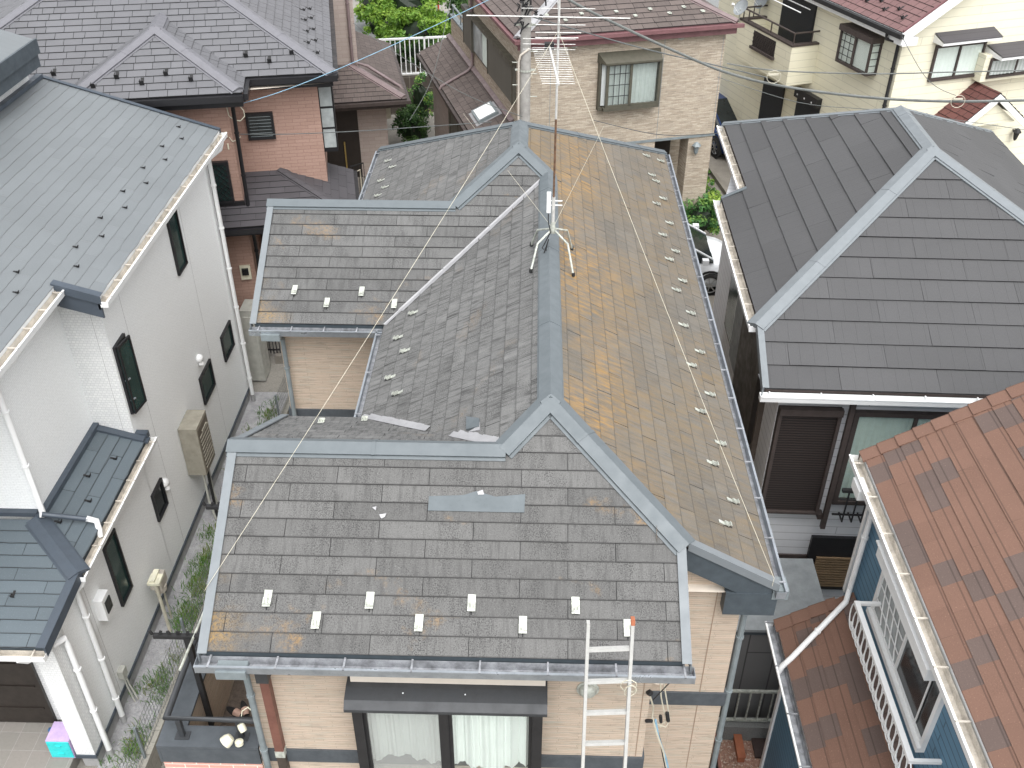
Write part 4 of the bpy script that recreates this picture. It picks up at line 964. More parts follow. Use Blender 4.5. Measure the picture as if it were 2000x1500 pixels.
# upper block at the far left with its own eave
m_ = MB(); zq = at_u(70, 78, XT+.35).z; wallz(m_, [(XT, 8), (XT, 17.3)], 6.9, lambda x, y: zq-.2, closed=False, step=2); wallz(m_, [(XT, 17.3), (XT-3, 17.3)], 6.9, lambda x, y: zq-.2, closed=False, step=2); m_.build('upper_wall', 'siding_white_tile', lw)
q = at_u(70, 78, XT+.35)
m_ = MB(); zq = q.z; yq = q.y
pU = pln((1, 0), .31, zq, (XT+.35, 0))
m_.face([P(XT+.35, 8, pU), P(XT+.35, yq, pU), P(XT-3, yq, pU), P(XT-3, 8, pU)])
m_.build('roof_slope', 'slate_blue', lw, label='small upper roof at the far left')
m_ = MB(); m_.box(XT+.33, XT+.37, 8, yq, zq-.22, zq+.03); m_.box(XT+.22, XT+.33, 8, yq-.03, zq-.42, zq-.2); m_.box(XT+.0, XT+.33, 8, yq-.02, zq-.44, zq-.42); m_.build('fascia', 'fascia_slate', lw, label='deep dark upper fascia')
m_ = MB(); m_.box(XT-.02, XT+.10, 8, YL-.03, pW(XT, 0)-.01, pW(XT, 0)+.06); m_.build('wall_flashing', 'cap_blue_dark', lw)
# low roof along the side and the porch roof in front
ZL = 3.27; XL_ = -6.03; kp = .31
pS = pln((1, 0), kp, ZL, (XL_, 0)); YP = 8.08; zP = 2.93; pP = pln((0, -1), .34, zP, (0, YP)); nS = nrm((1, 0), kp); nP = nrm((0, -1), .34)
# hip line between the two: from (XL_, yh) to the inner corner
yh = YP+(ZL-zP)/.34
xh2 = XI-.02; zh2 = pS(xh2, 0); yh2 = YP+(zh2-zP)/.34
slope('roof_slope', 'slate_blue_dark', [[(XL_, yh), (XL_, 11.95), (XI, 11.95), (XI, yh2)]], (1, 0), (XL_, 0), 'narrow dark blue lean-to roof under the tall wall', jag=.012, seed=12, par=lw, k=kp, z0=ZL)
slope('roof_slope', 'slate_blue_dark', [[(-10.5, YP), (-6.14, YP), (XL_-.0, yh), (XI, yh2), (-10.5, yh2)]], (0, -1), (0, YP), 'dark blue porch roof at the lower left', jag=.012, seed=13, par=lw, k=.34, z0=zP)
ridge(P(XL_+.02, yh-.02, pS), P(XI, yh2, pS), nP, nS, 'cap_blue_dark', lw, w=.13, h=.05, joint=0)
m_ = MB(); m_.box(XI-.01, XI+.09, yh2, 11.92, zh2-.02, zh2+.06); m_.box(XI+.09, XL_+.05, 11.83, 11.96, ZL-.03, ZL+.0); m_.par((XI, 11.80, pS(XI, 0)), (XL_-XI, 0, ZL-pS(XI, 0)), (0, .12, 0), (0, 0, .05)); m_.box(-11, XI, YC-.09, YC, pP(0, YC)-.02, pP(0, YC)+.05); m_.box(XWl-.02, XL_+.02, 11.93, 12.03, ZL-.02, ZL+.09); m_.build('wall_flashing', 'cap_blue_dark', lw)
m_ = MB(); A = Vector((-6.14, YP-.03, zP)); B = Vector((XL_+.03, yh+.02, ZL)); m_.par(A-dz*.16+Vector((0, 0, .03)), B-A, (.03, -.005, 0), dz*.17); m_.par(A+dz*.028-Vector((.09, 0, 0)), B-A, (.12, 0, 0), dz*.012); m_.build('verge_trim', 'cap_blue_dark', lw)
gut((XL_, yh-.05, ZL), (XL_, 12.03, ZL), (1, 0, 0), par=lw, mats=('white_paint', 'white_grimy', 'zinc'), w=.12, h=.085)
gut((-10.5, YP, zP), (-6.12, YP, zP), (0, -1, 0), par=lw, mats=('white_paint', 'white_grimy', 'zinc'), w=.12, h=.09)
m_ = MB(); m_.box(-10.5, -6.16, YP+.012, YP+.035, zP-.16, zP-.012); m_.box(XL_-.05, XL_-.012, yh, 11.95, ZL-.18, ZL-.012); m_.build('fascia', 'fascia_slate', lw)
m_ = MB(); m_.face([(-10.5, YP+.02, zP-.1), (-6.2, YP+.02, zP-.1), (-6.2, 9.2, zP-.1), (-10.5, 9.2, zP-.1)]); m_.build('soffit', 'white_paint', lw)
# downpipes
def dp(pts, mat='white_paint', r=.042, par=lw): 
    m_ = MB(); pipe(m_, pts, r, 12); return m_.build('downpipe', mat, par, smooth=True)
qa, qb = at_z(12, 735, 5.6), at_z(88, 985, 3.5)
dp([(-6.42, 10.2, 6.14), (-6.50, 10.05, 6.02), (-6.72, 9.86, 5.85), (-6.72, 9.86, pP(0, 9.86)+.08), (-6.70, 9.80, pP(0, 9.86)+.03)])
m_ = MB(); pipe(m_, [(-6.70, 9.80, 3.62), (-6.15, 9.93, 3.42)], .036); m_.build('downpipe', 'cap_blue_dark', lw, smooth=True, label='dark pipe crossing the lean-to roof')
dp([(-6.18, 9.93, 3.43), (-6.06, 9.95, 3.37), (-6.03, 9.9, 3.25), (-6.02, 9.85, 3.16)])
dp([(-5.98, 9.12, 3.12), (-6.02, 9.1, 3.02), (-6.12, 9.08, 2.9), (-6.13, 9.08, .16)])
dp([(-6.50, 8.02, 2.76), (-6.44, 8.08, 2.66), (-6.12, 8.5, 2.62), (-6.12, 8.5, 2.5), (-6.12, 8.5, .12)])
dp([(-5.86, 17.45, 5.95), (-5.9, 17.42, 5.82), (-6.12, 17.32, 5.65), (-6.12, 17.32, .2)])
for x, y in ((-6.13, 9.08), (-6.12, 8.5), (-6.12, 17.32)):
    m_ = MB(); m_.tube([(x, y, .0), (x, y, .17)], .046, 12); m_.build('pipe_shoe', 'foundation', lw)
# windows on the right-hand wall
def lwin(pts, glass='glass_green', label=None, **kw): return window(lw, wfl, wfl.rect(pts, 0), glass=glass, style=kw.pop('style', 'none'), label=label, fw=.035, dep=.045, **kw)
lwin([(322, 420), (336, 395), (364, 512), (346, 540)], label='tall narrow window near the back of the white house')
lwin([(428, 662), (446, 624), (455, 672), (440, 706)], label='small window nearest the back corner')
lwin([(387, 742), (407, 700), (418, 750), (399, 790)], label='small window beside the upper vent hood')
lwin([(293, 970), (312, 932), (325, 985), (308, 1017)], 'glass_dark', label='small window beside the lower vent hood')
lwin([(198, 1070), (219, 1033), (256, 1145), (236, 1184)], label='large lower window of the white house')
rc = wfl.rect([(218, 680), (239, 650), (272, 780), (256, 808)], 0)
wo_ = window(lw, wfl, rc, glass='glass_dark', style='none', fw=.035, dep=.045, label='tall window with its sash pushed open')
m_ = MB(); a0, a1, z0, z1 = rc; hinge = wfl.p(a0+.02, z0, .05); sd = Vector((.06, .36, 0)).normalized()*(a1-a0-.06)
def sash(mb, o, s_, zb, zt, t, w, mi=0):
    nn = Vector((s_.y, -s_.x, 0)).normalized()*t; sn = s_.normalized()*w
    mb.par(o, s_, nn, dz*w, mi); mb.par(o+dz*(zt-zb-w), s_, nn, dz*w, mi); mb.par(o+dz*w, sn, nn, dz*(zt-zb-2*w), mi); mb.par(o+s_-sn+dz*w, sn, nn, dz*(zt-zb-2*w), mi)
sash(m_, hinge, sd, z0, z1, .03, .035); so_ = m_.build('sash', 'black_frame', wo_)
m_ = MB(); m_.par(hinge+dz*.035+Vector((.01, -.008, 0)), sd*.96, Vector((sd.y, -sd.x, 0)).normalized()*.006, dz*(z1-z0-.07)); m_.build('pane', 'glass_green', so_)
m_ = MB()
for z in (z0+.25, z0+.62): m_.bar(hinge+dz*z*0+Vector((0, 0, z-z0)), hinge+Vector((.05, .08, z-z0)), .02)
m_.build('stay', 'zinc', wo_)
for px in ((391, 700), (324, 943)):
    q = at_u(px[0], px[1], XWl+.05)
    m_ = MB(); m_.lathe(q+Vector((-.05, 0, 0)), (1, 0, 0), [(.07, 0), (.085, .01), (.085, .05), (.06, .09), (.001, .10)], 16); m_.lathe(q+Vector((0, 0, -.05)), (0, 0, -1), [(.05, 0), (.06, .07), (.001, .07)], 14); m_.build('vent_hood', 'white_paint', lw, smooth=True)
q = at_u(203, 1182, XWl+.08)
m_ = MB(); m_.box(XWl, XWl+.14, q.y-.12, q.y+.12, q.z-.2, q.z+.2); mo = m_.build('meter_box', 'white_paint', lw)
m_ = MB(); m_.box(XWl+.141, XWl+.16, q.y-.07, q.y+.09, q.z-.10, q.z+.12); m_.build('meter_window', 'black_plastic', mo)
q = at_u(238, 1313, XWl+.04); m_ = MB(); m_.box(XWl, XWl+.09, q.y-.07, q.y+.07, q.z-.08, q.z+.08)
m_.tube([(XWl+.06, q.y-.02, q.z-.08), (XWl+.06, q.y-.02, .35), (XWl+.12, q.y-.05, 0)], .014, 8); m_.tube([(XWl+.06, q.y+.03, q.z-.08), (XWl+.07, q.y+.03, .35), (XWl+.15, q.y+.0, 0)], .014, 8); m_.build('junction_box', 'tank_cream', lw)
# snow guards on the blue-grey roofs
def bguards(pxs, f, nn, V, par, a=0, x0=0, y0=0, s=1.):
    for px in pxs:
        q = on_plane(px[0], px[1], nn, f, x0, y0, a); m_ = MB(a); q = Vector(q)+nn*.01; U = V.cross(nn).normalized()
        m_.par(q-U*.016*s, U*.032*s, V*.10*s, nn*.006); m_.par(q-U*.022*s, U*.044*s, V*.008, nn*.055*s); m_.par(q-U*.022*s, U*.008, V*.05*s, nn*.035*s)
        m_.build('snow_guard', 'rubber_black', par)
bguards([(352, 250), (358, 273), (320, 288), (326, 314), (283, 330), (289, 360), (244, 376), (248, 408), (200, 428), (203, 464), (152, 485), (154, 523), (37, 534), (36, 574), (101, 20)][:14], pW, nW, VW, lw, s=.75)
bguards([(228, 898), (176, 932), (178, 981), (120, 1022)], pS, nS, Vector((-1, 0, kp)).normalized(), lw)
bguards([(25, 1168)], pP, nP, Vector((0, 1, .34)).normalized(), lw)
# equipment beside the white house
def px_u(x, y, u): return at_u(x, y, u)
wh = thing('water_heater', 'tall beige water heater with slatted front hung on the white wall', 'water heater', (-6.0, 13.6, 0))
yb0, yb1, zb0, zb1 = 13.42, 14.0, 1.22, 2.27
qa = at_u(372, 868, -5.95); qb = at_u(410, 925, -5.95)
m_ = MB(); m_.box(-6.19, -5.86, yb0, yb1, zb0, zb1); m_.build('casing', 'heater_beige', wh)
m_ = MB(); m_.box(-5.859, -5.85, yb0+.03, yb1-.03, zb0+.05, zb1-.05)
m_.build('front_panel', 'heater_slats', wh)
m_ = MB()
for i in range(9): z = zb0+.12+i*.085; m_.box(-5.849, -5.835, yb0+.06, yb1-.05, z, z+.025)
m_.box(-5.849, -5.83, yb0+.2, yb0+.45, zb1-.2, zb1-.17); m_.build('louvre', 'heater_beige', wh)
m_ = MB()
for y in (yb0+.15, yb0+.35, yb1-.15): m_.tube([(-5.98, y, zb0), (-5.98, y-.03, .5), (-5.92, y-.05, .05)], .022, 8)
m_.build('pipework', 'tank_cream', wh)
m_ = MB(); m_.tube([(-5.92, yb0+.22, zb0), (-5.92, yb0+.18, .05)], .028, 8); m_.build('drain_hose', 'rubber_black', wh)
tk = thing('tank_unit', 'tall cream hot water tank standing in the gap behind the white house', 'water tank', (-5.9, 18.1, 0))
m_ = MB(); q = at_z(500, 612, 1.9); m_.box(-6.30, -5.98, 17.95, 18.45, .12, 1.95); m_.build('casing', 'tank_cream', tk)
m_ = MB(); m_.box(-6.28, -6.0, 18.0, 18.4, 0, .12); m_.build('plinth', 'foundation', tk)
m_ = MB(); m_.box(-6.24, -6.04, 17.935, 17.949, .3, 1.8); m_.build('access_panel', 'tank_cream', tk)
gm = thing('gas_meter', 'cream gas meter on pipes beside the white wall', 'gas meter', (-5.98, 10.3, 0))
q = at_u(305, 1135, -6.02); gy, gz_ = q.y, q.z
m_ = MB(); m_.box(-6.12, -5.93, gy-.05, gy+.20, gz_-.16, gz_+.06); m_.lathe((-6.02, gy+.07, gz_-.28), (0, 0, 1), [(.001, 0), (.10, .01), (.11, .12), (.09, .13)], 14); m_.build('meter_body', 'white_grimy', gm)
m_ = MB(); m_.box(-6.10, -5.90, gy-.16, gy+.06, gz_+.06, gz_+.11); m_.bar((-6.02, gy-.14, gz_+.13), (-6.02, gy+.12, gz_+.13), .08, .05); m_.build('pipe_head', 'cream_plastic', gm)
m_ = MB(); m_.tube([(-5.98, gy-.12, gz_+.08), (-5.97, gy-.12, .0)], .028, 10); m_.tube([(-6.03, gy+.16, gz_-.16), (-6.03, gy+.16, 0)], .016, 8); m_.build('riser', 'wire_pale', gm)
sb = thing('storage_box', 'lilac and turquoise plastic drawer box on the tiled porch', 'storage box', (-6.62, 8.25, .22))
m_ = MB(); m_.box(-6.86, -6.52, 8.30, 8.62, .22, .62); m_.build('box', 'lilac', sb)
m_ = MB(); m_.box(-6.85, -6.53, 8.285, 8.299, .25, .42); m_.box(-6.85, -6.53, 8.285, 8.299, .43, .60); m_.box(-6.73, -6.65, 8.27, 8.285, .33, .36); m_.box(-6.73, -6.65, 8.27, 8.285, .51, .54); m_.build('drawer', 'turquoise', sb)
def shoe(name, x, y, z, a, mat, label, grp, strap=None):
    t = thing(name, label, 'shoe', (x, y, z), grp)
    m_ = MB(); n = 20; pts = []
    for i in range(n):
        u = 2*pi*i/n; l_ = cos(u)*.125; w = sin(u)*(.045+.010*cos(u)); pts.append((x+l_*cos(a)-w*sin(a), y+l_*sin(a)+w*cos(a)))
    m_.prism(pts, z+.001, z+.028); m_.build('sole', mat, t)
    m_ = MB(); c, s_ = cos(a), sin(a)
    for j in range(6):
        for i in range(8):
            def q_(ii, jj):
                l_ = .015+.095*jj/6; th = pi*ii/8; r = .048*(1-.35*(jj/6)**2); return (x+l_*c-cos(th)*r*s_, y+l_*s_+cos(th)*r*c, z+.028+sin(th)*.05*(1-.5*(jj/6)**2))
            m_.face([q_(i, j), q_(i+1, j), q_(i+1, j+1), q_(i, j+1)])
    m_.build('upper', strap or mat, t, smooth=True)
shoe('shoe', -6.98, 8.72, .22, 2.9, 'shoe_blue', 'blue clog nearer the door on the porch', 'blue clogs')
shoe('shoe', -6.90, 8.56, .22, 2.6, 'shoe_blue', 'blue clog nearer the turquoise box', 'blue clogs')
q = at_z(458, 1392, 2.75); shoe('slipper', q.x, q.y, 2.75, -.5, 'rubber_black', 'black sandal with pink straps, left one of the pair on the balcony', 'balcony sandals', 'pink_sole')
q = at_z(478, 1386, 2.75); shoe('slipper', q.x, q.y, 2.75, -1.1, 'rubber_black', 'black sandal with pink straps, right one of the pair on the balcony', 'balcony sandals', 'pink_sole')
# ---- boundary: low block wall with wire mesh fence
bl = Vector((-5.56, 4.5, 0)); bl2 = Vector((-5.16, 18.2, 0)); dd = (bl2-bl).normalized(); nn = Vector((dd.y, -dd.x, 0))
m_ = MB(); m_.par(bl, bl2-bl, nn*.12, dz*.5); o = m_.build('block_wall', 'block_wall'); tag(o, 'low concrete block wall along the gravel strip', 'wall')
fe = thing('mesh_fence', 'thin wire mesh fence standing on the low block wall', 'fence', (-5.36, 11, .5))
base = bl+nn*.06
m_ = MB(); Lf = (bl2-bl).length
for i in range(7): z = .56+i*.10; m_.tube([base+dd*.1+dz*z, base+dd*(Lf-.1)+dz*z], .0035, 4, cap=False)
x = .1
while x < Lf: m_.tube([base+dd*x+dz*.52, base+dd*x+dz*1.18], .0028, 4, cap=False); x += .075
m_.build('mesh_panel', 'wire_grey', fe)
x = 1.7
while x < Lf:
    m_ = MB(); m_.bar(base+dd*x+dz*.5, base+dd*x+dz*1.2, .035, .035); m_.build('post', 'pipe_grey', fe); x += 1.95

t = thing('iron_fence', 'black iron fence between the cream tank and the beige house', 'fence', (-5.2, 19.2, .2))
m_ = MB(); p, q = at_z(498, 690, .35), at_z(548, 690, .35); L_ = q-p
m_.bar(p+dz*.1, q+dz*.1, .03); m_.bar(p+dz*.9, q+dz*.9, .03); m_.build('rail', 'rubber_black', t)
for i in range(9): m_ = MB(); a = p+L_*(i/8); m_.bar(a, a+dz*.95, .018); m_.build('upright_bar', 'rubber_black', t)
m_ = MB(); m_.box(-5.9, -4.3, p.y-.12, p.y+.1, 0, .36); o = m_.build('kerb', 'concrete'); tag(o, 'mossy kerb under the black iron fence', 'kerb')
t = thing('iron_railing', 'black railing with a bent handrail by the taupe house entrance', 'railing', (-2.9, 21, .8))
p, q = at_z(682, 392, 1.2), at_z(708, 384, 1.2); m_ = MB(); m_.tube([p+dz*.0, p+dz*.75, q+dz*.8, q+dz*.45, q-dz*.2], .018, 8); m_.build('handrail', 'wire_pale', t)
for i in range(6): m_ = MB(); a = p.lerp(q, i/5)+Vector((.0, .6, 0)); m_.bar(a-dz*.4, a+dz*.75, .016); m_.build('upright_bar', 'rubber_black', t)
m_ = MB(); m_.bar(p+Vector((0, .6, .75)), q+Vector((0, .6, .75)), .03); m_.build('rail', 'rubber_black', t)
# ================================================================== PINK HOUSE WITH THE PURPLE-GREY ROOF
A1_ = 11; zk = 6.6; kk = .5
pk = thing('house', 'pink brick-sided house under a purple-grey hipped slate roof, upper left', 'house', (-4, 23, .8), ang=A1_)
a_v, b_u0, b_u1 = 19.93, -8.3, -.26; hw = (b_u1-b_u0)/2; um = (b_u0+b_u1)/2
qF = pln((0, -1), kk, zk, (0, a_v)); qR = pln((1, 0), kk, zk, (b_u1, 0)); qL = pln((-1, 0), kk, zk, (b_u0, 0))
j0, j1, jv = -5.26, -1.98, 19.0; jh = (j1-j0)/2; jm = (j0+j1)/2
gF = pln((0, -1), kk, zk, (0, jv)); gR = pln((1, 0), kk, zk, (j1, 0)); gL = pln((-1, 0), kk, zk, (j0, 0))
WID = [.35, .22, .35, .34]
kw = dict(par=pk, k=kk, z0=zk, ang=A1_, wid=WID, gap=.010, lift=.014)
nF5, nR5, nL5 = nrm((0, -1), kk), nrm((1, 0), kk), nrm((-1, 0), kk)
slope('roof_slope', 'slate_purple', [[(b_u0, a_v), (j0, a_v), (jm, a_v+jh), (um, a_v+hw)], [(j1, a_v), (b_u1, a_v), (um, a_v+hw), (jm, a_v+jh)]], (0, -1), (0, a_v), 'broad front slope of the pink house', seed=21, **kw)
slope('roof_slope', 'slate_purple', [[(b_u1, a_v), (b_u1, 28), (um, 28), (um, a_v+hw)]], (1, 0), (b_u1, 0), 'right slope of the pink house', seed=22, **kw)
slope('roof_slope', 'slate_purple', [[(j0, jv), (j1, jv), (jm, jv+jh)]], (0, -1), (0, jv), 'triangular front slope of the projecting wing', seed=23, **kw)
slope('roof_slope', 'slate_purple', [[(j1, jv), (j1, a_v), (jm, a_v+jh), (jm, jv+jh)]], (1, 0), (j1, 0), 'right slope of the projecting wing', seed=24, **kw)
slope('roof_slope', 'slate_purple', [[(j0, jv), (j0, a_v), (jm, a_v+jh), (jm, jv+jh)]], (-1, 0), (j0, 0), 'left slope of the projecting wing', seed=25, **kw)
slope('roof_slope', 'slate_purple', [[(b_u0, a_v), (b_u0, 28), (um, 28), (um, a_v+hw)]], (-1, 0), (b_u0, 0), 'left slope of the pink house', seed=26, **kw)
cp = dict(mat='cap_purple', par=pk, ang=A1_)
ridge(P(b_u1-.03, a_v+.03, qF), P(um, a_v+hw, qF), nF5, nR5, w=.13, h=.05, **cp)
ridge(P(b_u0+.03, a_v+.03, qF), P(um, a_v+hw, qF), nF5, nL5, w=.13, h=.05, **cp)
ridge(P(j1-.1, jv+.1, gF), P(jm, jv+jh, gF), nF5, nR5, w=.13, h=.05, **cp)
ridge(P(j0+.1, jv+.1, gF), P(jm, jv+jh, gF), nF5, nL5, w=.13, h=.05, **cp)
ridge(P(jm, jv+jh, gR), P(jm, a_v+jh, gR), nR5, nL5, w=.13, h=.05, **cp)
m_ = MB(A1_)
m_.box(j0, j1+.0, jv-.11, jv+.0, zk-.14, zk-.02); m_.box(j0, j1-.02, jv+.02, jv+.05, zk-.27, zk-.01)
m_.box(j1, b_u1+.08, a_v-.11, a_v, zk-.14, zk-.02); m_.box(j1-.02, b_u1-.02, a_v+.02, a_v+.05, zk-.27, zk-.01); m_.box(j1, j1+.09, jv, a_v-.11, zk-.14, zk-.02)
m_.box(b_u1, b_u1+.10, a_v, 28, zk-.12, zk-.03); m_.build('gutter', 'black_frame', pk)
m_ = MB(A1_); m_.face([(b_u0, jv+.05, zk-.2), (b_u1-.03, jv+.95, zk-.2), (b_u1-.03, 28, zk-.2), (b_u0, 28, zk-.2)]); m_.build('soffit', 'panel_pale', pk)
wv1, wv2, wuR, wuM = 19.45, 20.35, -.62, -2.35
m_ = MB(A1_)
wallz(m_, [(-7.9, wv2), (-4.9, wv2), (-4.9, wv1), (wuM, wv1), (wuM, wv2), (wuR, wv2), (wuR, 27.6), (-7.9, 27.6)], 4.02, lambda x, y: zk-.2, step=1)
m_.build('wall', 'siding_pink', pk)
m_ = MB(A1_); wallz(m_, [(-4.9, wv1), (wuM, wv1), (wuM, 20.9), (-.8, 20.9), (-.8, 27)], .8, lambda x, y: 4.05, step=1, closed=False); m_.build('lower_wall', 'siding_pink', pk)
m_ = MB(A1_); m_.box(-.9, -.75, 19.3, 19.45, .8, 3.8); m_.box(-2.28, -1.2, 20.86, 20.899, .9, 3.2); m_.build('porch_post', 'door_brown', pk)
kl_ = .36; ul, vl = -.05, 18.83; zl = 3.9
lF = pln((0, -1), kl_, zl, (0, vl)); lR = pln((1, 0), kl_, zl, (ul, 0)); nlF, nlR = nrm((0, -1), kl_), nrm((1, 0), kl_)
kwl = dict(par=pk, k=kl_, z0=zl, ang=A1_, gap=.008, w=.606)
slope('roof_slope', 'slate_purple_dark', [[(-5.2, vl), (wuM, vl), (wuM, wv1), (-5.2, wv1)], [(wuM, vl), (ul, vl), (ul-wv2+vl, wv2), (wuM, wv2)]], (0, -1), (0, vl), 'dark lean-to roof below the lattice window', seed=27, **kwl)
slope('roof_slope', 'slate_purple_dark', [[(ul, vl), (ul, 21.4), (wuR, 21.4), (wuR, wv2), (ul-wv2+vl, wv2)]], (1, 0), (ul, 0), 'right side of the dark lean-to roof', seed=28, **kwl)
ridge(P(ul-.05, vl+.05, lF), P(ul-wv2+vl, wv2, lF), nlF, nlR, 'slate_purple_dark', pk, ang=A1_, w=.09)
m_ = MB(A1_); m_.box(-5.2, ul, vl-.1, vl, zl-.12, zl-.02); m_.box(-5.2, ul-.02, vl+.02, vl+.05, zl-.2, zl-.01); m_.box(ul, ul+.08, vl, 21.4, zl-.1, zl-.02); m_.box(-5, wuM+.02, wv1-.05, wv1-.001, lF(0, wv1), lF(0, wv1)+.09); m_.build('gutter', 'black_frame', pk)
w1 = WF('-v', wv2, A1_); w0 = WF('-v', wv1, A1_); wr = WF('+u', wuR, A1_)
fo = window(pk, w1, w1.rect([(480, 220), (533, 217), (538, 268), (485, 273)]), style='none', glass='glass_dark', fw=.05, dep=.08, label='small square window of the pink house')
m_ = MB(A1_); a0, a1, z0, z1 = w1.rect([(480, 220), (533, 217), (538, 268), (485, 273)])
for i in range(7): z = z0+.06+(z1-z0-.12)*i/6.5; w1.box(m_, a0+.05, a1-.05, z, z+.012, .03, .05)
m_.build('louvre', 'pipe_grey', fo)
window(pk, w0, w0.rect([(400, 316), (446, 313), (458, 393), (408, 397)]), style='diamond', glass='glass_green', fw=.05, dep=.09, label='window with black diamond lattice')
rc = wr.rect([(630, 155), (648, 150), (653, 225), (632, 225)])
m_ = MB(A1_); wr.box(m_, 20.45, 21.5, 4.75, 6.2, 0, .30); bo = m_.build('bay_window', 'black_frame', pk)
m_ = MB(A1_); 
for z in (4.85, 5.3, 5.75): m_.box(wuR+.02, wuR+.27, 20.435, 20.449, z, z+.40)
m_.build('pane', 'glass_pale', bo)
dpp = lambda pts, mat='black_frame', par=pk, r=.04: (lambda mm: (pipe(mm, pts, r, 8), mm.build('downpipe', mat, par, smooth=True))[1])(MB(A1_))
dpp([(j1+.02, 19.1, 6.45), (-2.25, 19.38, 6.2), (-2.27, 19.40, 4.2), (-2.27, 19.40, 3.95)]); dpp([(-2.30, 18.74, 3.85), (-2.25, 19.35, 3.6), (-2.25, 19.39, .9)])
q = w0.px(480, 530); m_ = MB(A1_); w0.box(m_, q[0]-.11, q[0]+.11, q[1]-.17, q[1]+.16, 0, .06); mo = m_.build('meter_box', 'cream_plastic', pk)
m_ = MB(A1_); w0.box(m_, q[0]-.07, q[0]+.07, q[1]-.04, q[1]+.11, .061, .11); m_.build('meter_window', 'black_plastic', mo)
m_ = MB(A1_)
q = w0.px(441, 262); w0.box(m_, q[0]-.03, q[0]+.03, q[1]-.05, q[1]+.05, 0, .05)
q = w0.px(446, 285); w0.box(m_, q[0]-.012, q[0]+.012, q[1]-.06, q[1]+.06, .02, .04)
q = w0.px(468, 283); w0.box(m_, q[0]-.02, q[0]+.02, q[1]-.1, q[1]+.1, .03, .06)
q = w0.px(468, 199); w0.box(m_, q[0]-.05, q[0]+.05, q[1]-.03, q[1]+.03, .03, .09)
m_.tube([w0.p(*w0.px(x, y), .03) for x, y in ((442, 205), (447, 225), (458, 234), (470, 235), (478, 226), (476, 215), (466, 203))], .010, 5)
m_.tube([w0.p(*w0.px(x, y), .03) for x, y in ((448, 267), (454, 275), (463, 273), (470, 266))], .008, 5)
m_.build('service_cable', 'cream_plastic', pk)
bguards([(106, 149), (183, 173), (229, 155), (278, 167), (325, 149), (374, 160), (481, 113), (527, 124), (570, 107)], qF, nF5, Vector((0, 1, kk)).normalized(), pk, A1_, 0, a_v, 1.9) if False else None
bguards([(183, 173), (229, 155), (278, 167), (325, 149), (374, 160)], gF, nF5, Vector((0, 1, kk)).normalized(), pk, A1_, 0, jv, 1.9)
bguards([(106, 149), (481, 113), (527, 124), (570, 107)], qF, nF5, Vector((0, 1, kk)).normalized(), pk, A1_, 0, a_v, 1.9)
bguards([(595, 22), (607, 20), (598, 42), (610, 38), (602, 64), (614, 60), (604, 86), (618, 82), (622, 106)], qR, nR5, Vector((-1, 0, kk)).normalized(), pk, A1_, b_u1, 0, 1.3)
# ================================================================== TAUPE HOUSE
A2 = 12.5
bgh = thing('house', 'taupe house with brown slate lean-to roof above a dark front door, top left of centre', 'house', (-5, 30, .8), ang=A2)
ZB, kb, vb_, ub_ = 3.5, .42, 27.02, 2.31; VW_, UW_ = 28.45, 1.10
bF = pln((0, -1), kb, ZB, (0, vb_)); bR = pln((1, 0), kb, ZB, (ub_, 0)); nbF, nbR = nrm((0, -1), kb), nrm((1, 0), kb)
hx = ub_-(VW_-vb_)
kwb = dict(par=bgh, k=kb, z0=ZB, ang=A2, wid=[.3, .22, .3], gap=.008)
slope('roof_slope', 'slate_brown', [[(-3, vb_), (ub_, vb_), (hx, VW_), (-3, VW_)]], (0, -1), (0, vb_), 'front slope above the dark door', seed=31, **kwb)
slope('roof_slope', 'slate_brown', [[(ub_, vb_), (ub_, 32.3), (UW_, 32.3), (UW_, VW_), (hx, VW_)]], (1, 0), (ub_, 0), 'side slope along the taupe wall', seed=32, **kwb)
ridge(P(ub_-.1, vb_+.1, bF), P(hx, VW_, bF), nbF, nbR, 'cap_brown', bgh, ang=A2, w=.11)
m_ = MB(A2); m_.box(-3, ub_+.1, vb_-.1, vb_, ZB-.12, ZB-.03); m_.box(ub_, ub_+.09, vb_, 32.3, ZB-.1, ZB-.03); m_.box(-3, ub_-.03, vb_+.02, vb_+.05, ZB-.24, ZB-.01); m_.build('gutter', 'edge_brown', bgh)
m_ = MB(A2); m_.face([(-3, vb_+.05, ZB-.2), (ub_-.05, vb_+.05, ZB-.2), (ub_-.05, 32, ZB-.2), (-3, 32, ZB-.2)]); m_.build('soffit', 'panel_pale', bgh)
m_ = MB(A2); wallz(m_, [(-6, VW_), (UW_, VW_), (UW_, 34), (-6, 34)], 3.6, lambda x, y: 9.5, step=3); m_.build('wall', 'siding_taupe', bgh)
m_ = MB(A2); wallz(m_, [(-6, 27.7), (1.75, 27.7), (1.75, 31.8), (-6, 31.8)], .8, lambda x, y: 3.4, step=3); m_.build('lower_wall', 'siding_taupe', bgh)
wd = WF('-v', 27.7, A2)
m_ = MB(A2); wd.box(m_, -.40, .92, .85, 3.25, 0, .05); wd.box(m_, -.15, .30, 1.0, 3.1, .05, .075)
for z in (1.15, 2.0): wd.box(m_, -.02, .18, z, z+.45, .075, .09)
dr_ = m_.build('door', 'door_brown', bgh); m_ = MB(A2); wd.box(m_, .46, .50, 1.35, 2.15, .08, .12); m_.build('handle', 'brass', dr_)
m_ = MB(A2); wd.box(m_, -2, 1.6, .8, 1.02, 0, 1.1); wd.box(m_, -2, 1.3, .8, .9, 1.1, 1.6); m_.build('door_step', 'concrete', bgh)
m_ = MB(A2); q = at_v(729, 222, 27.9, A2); m_.box(1.76, 1.9, 28.0, 28.3, 2.6, 3.0); m_.build('meter_box', 'wire_pale', bgh)
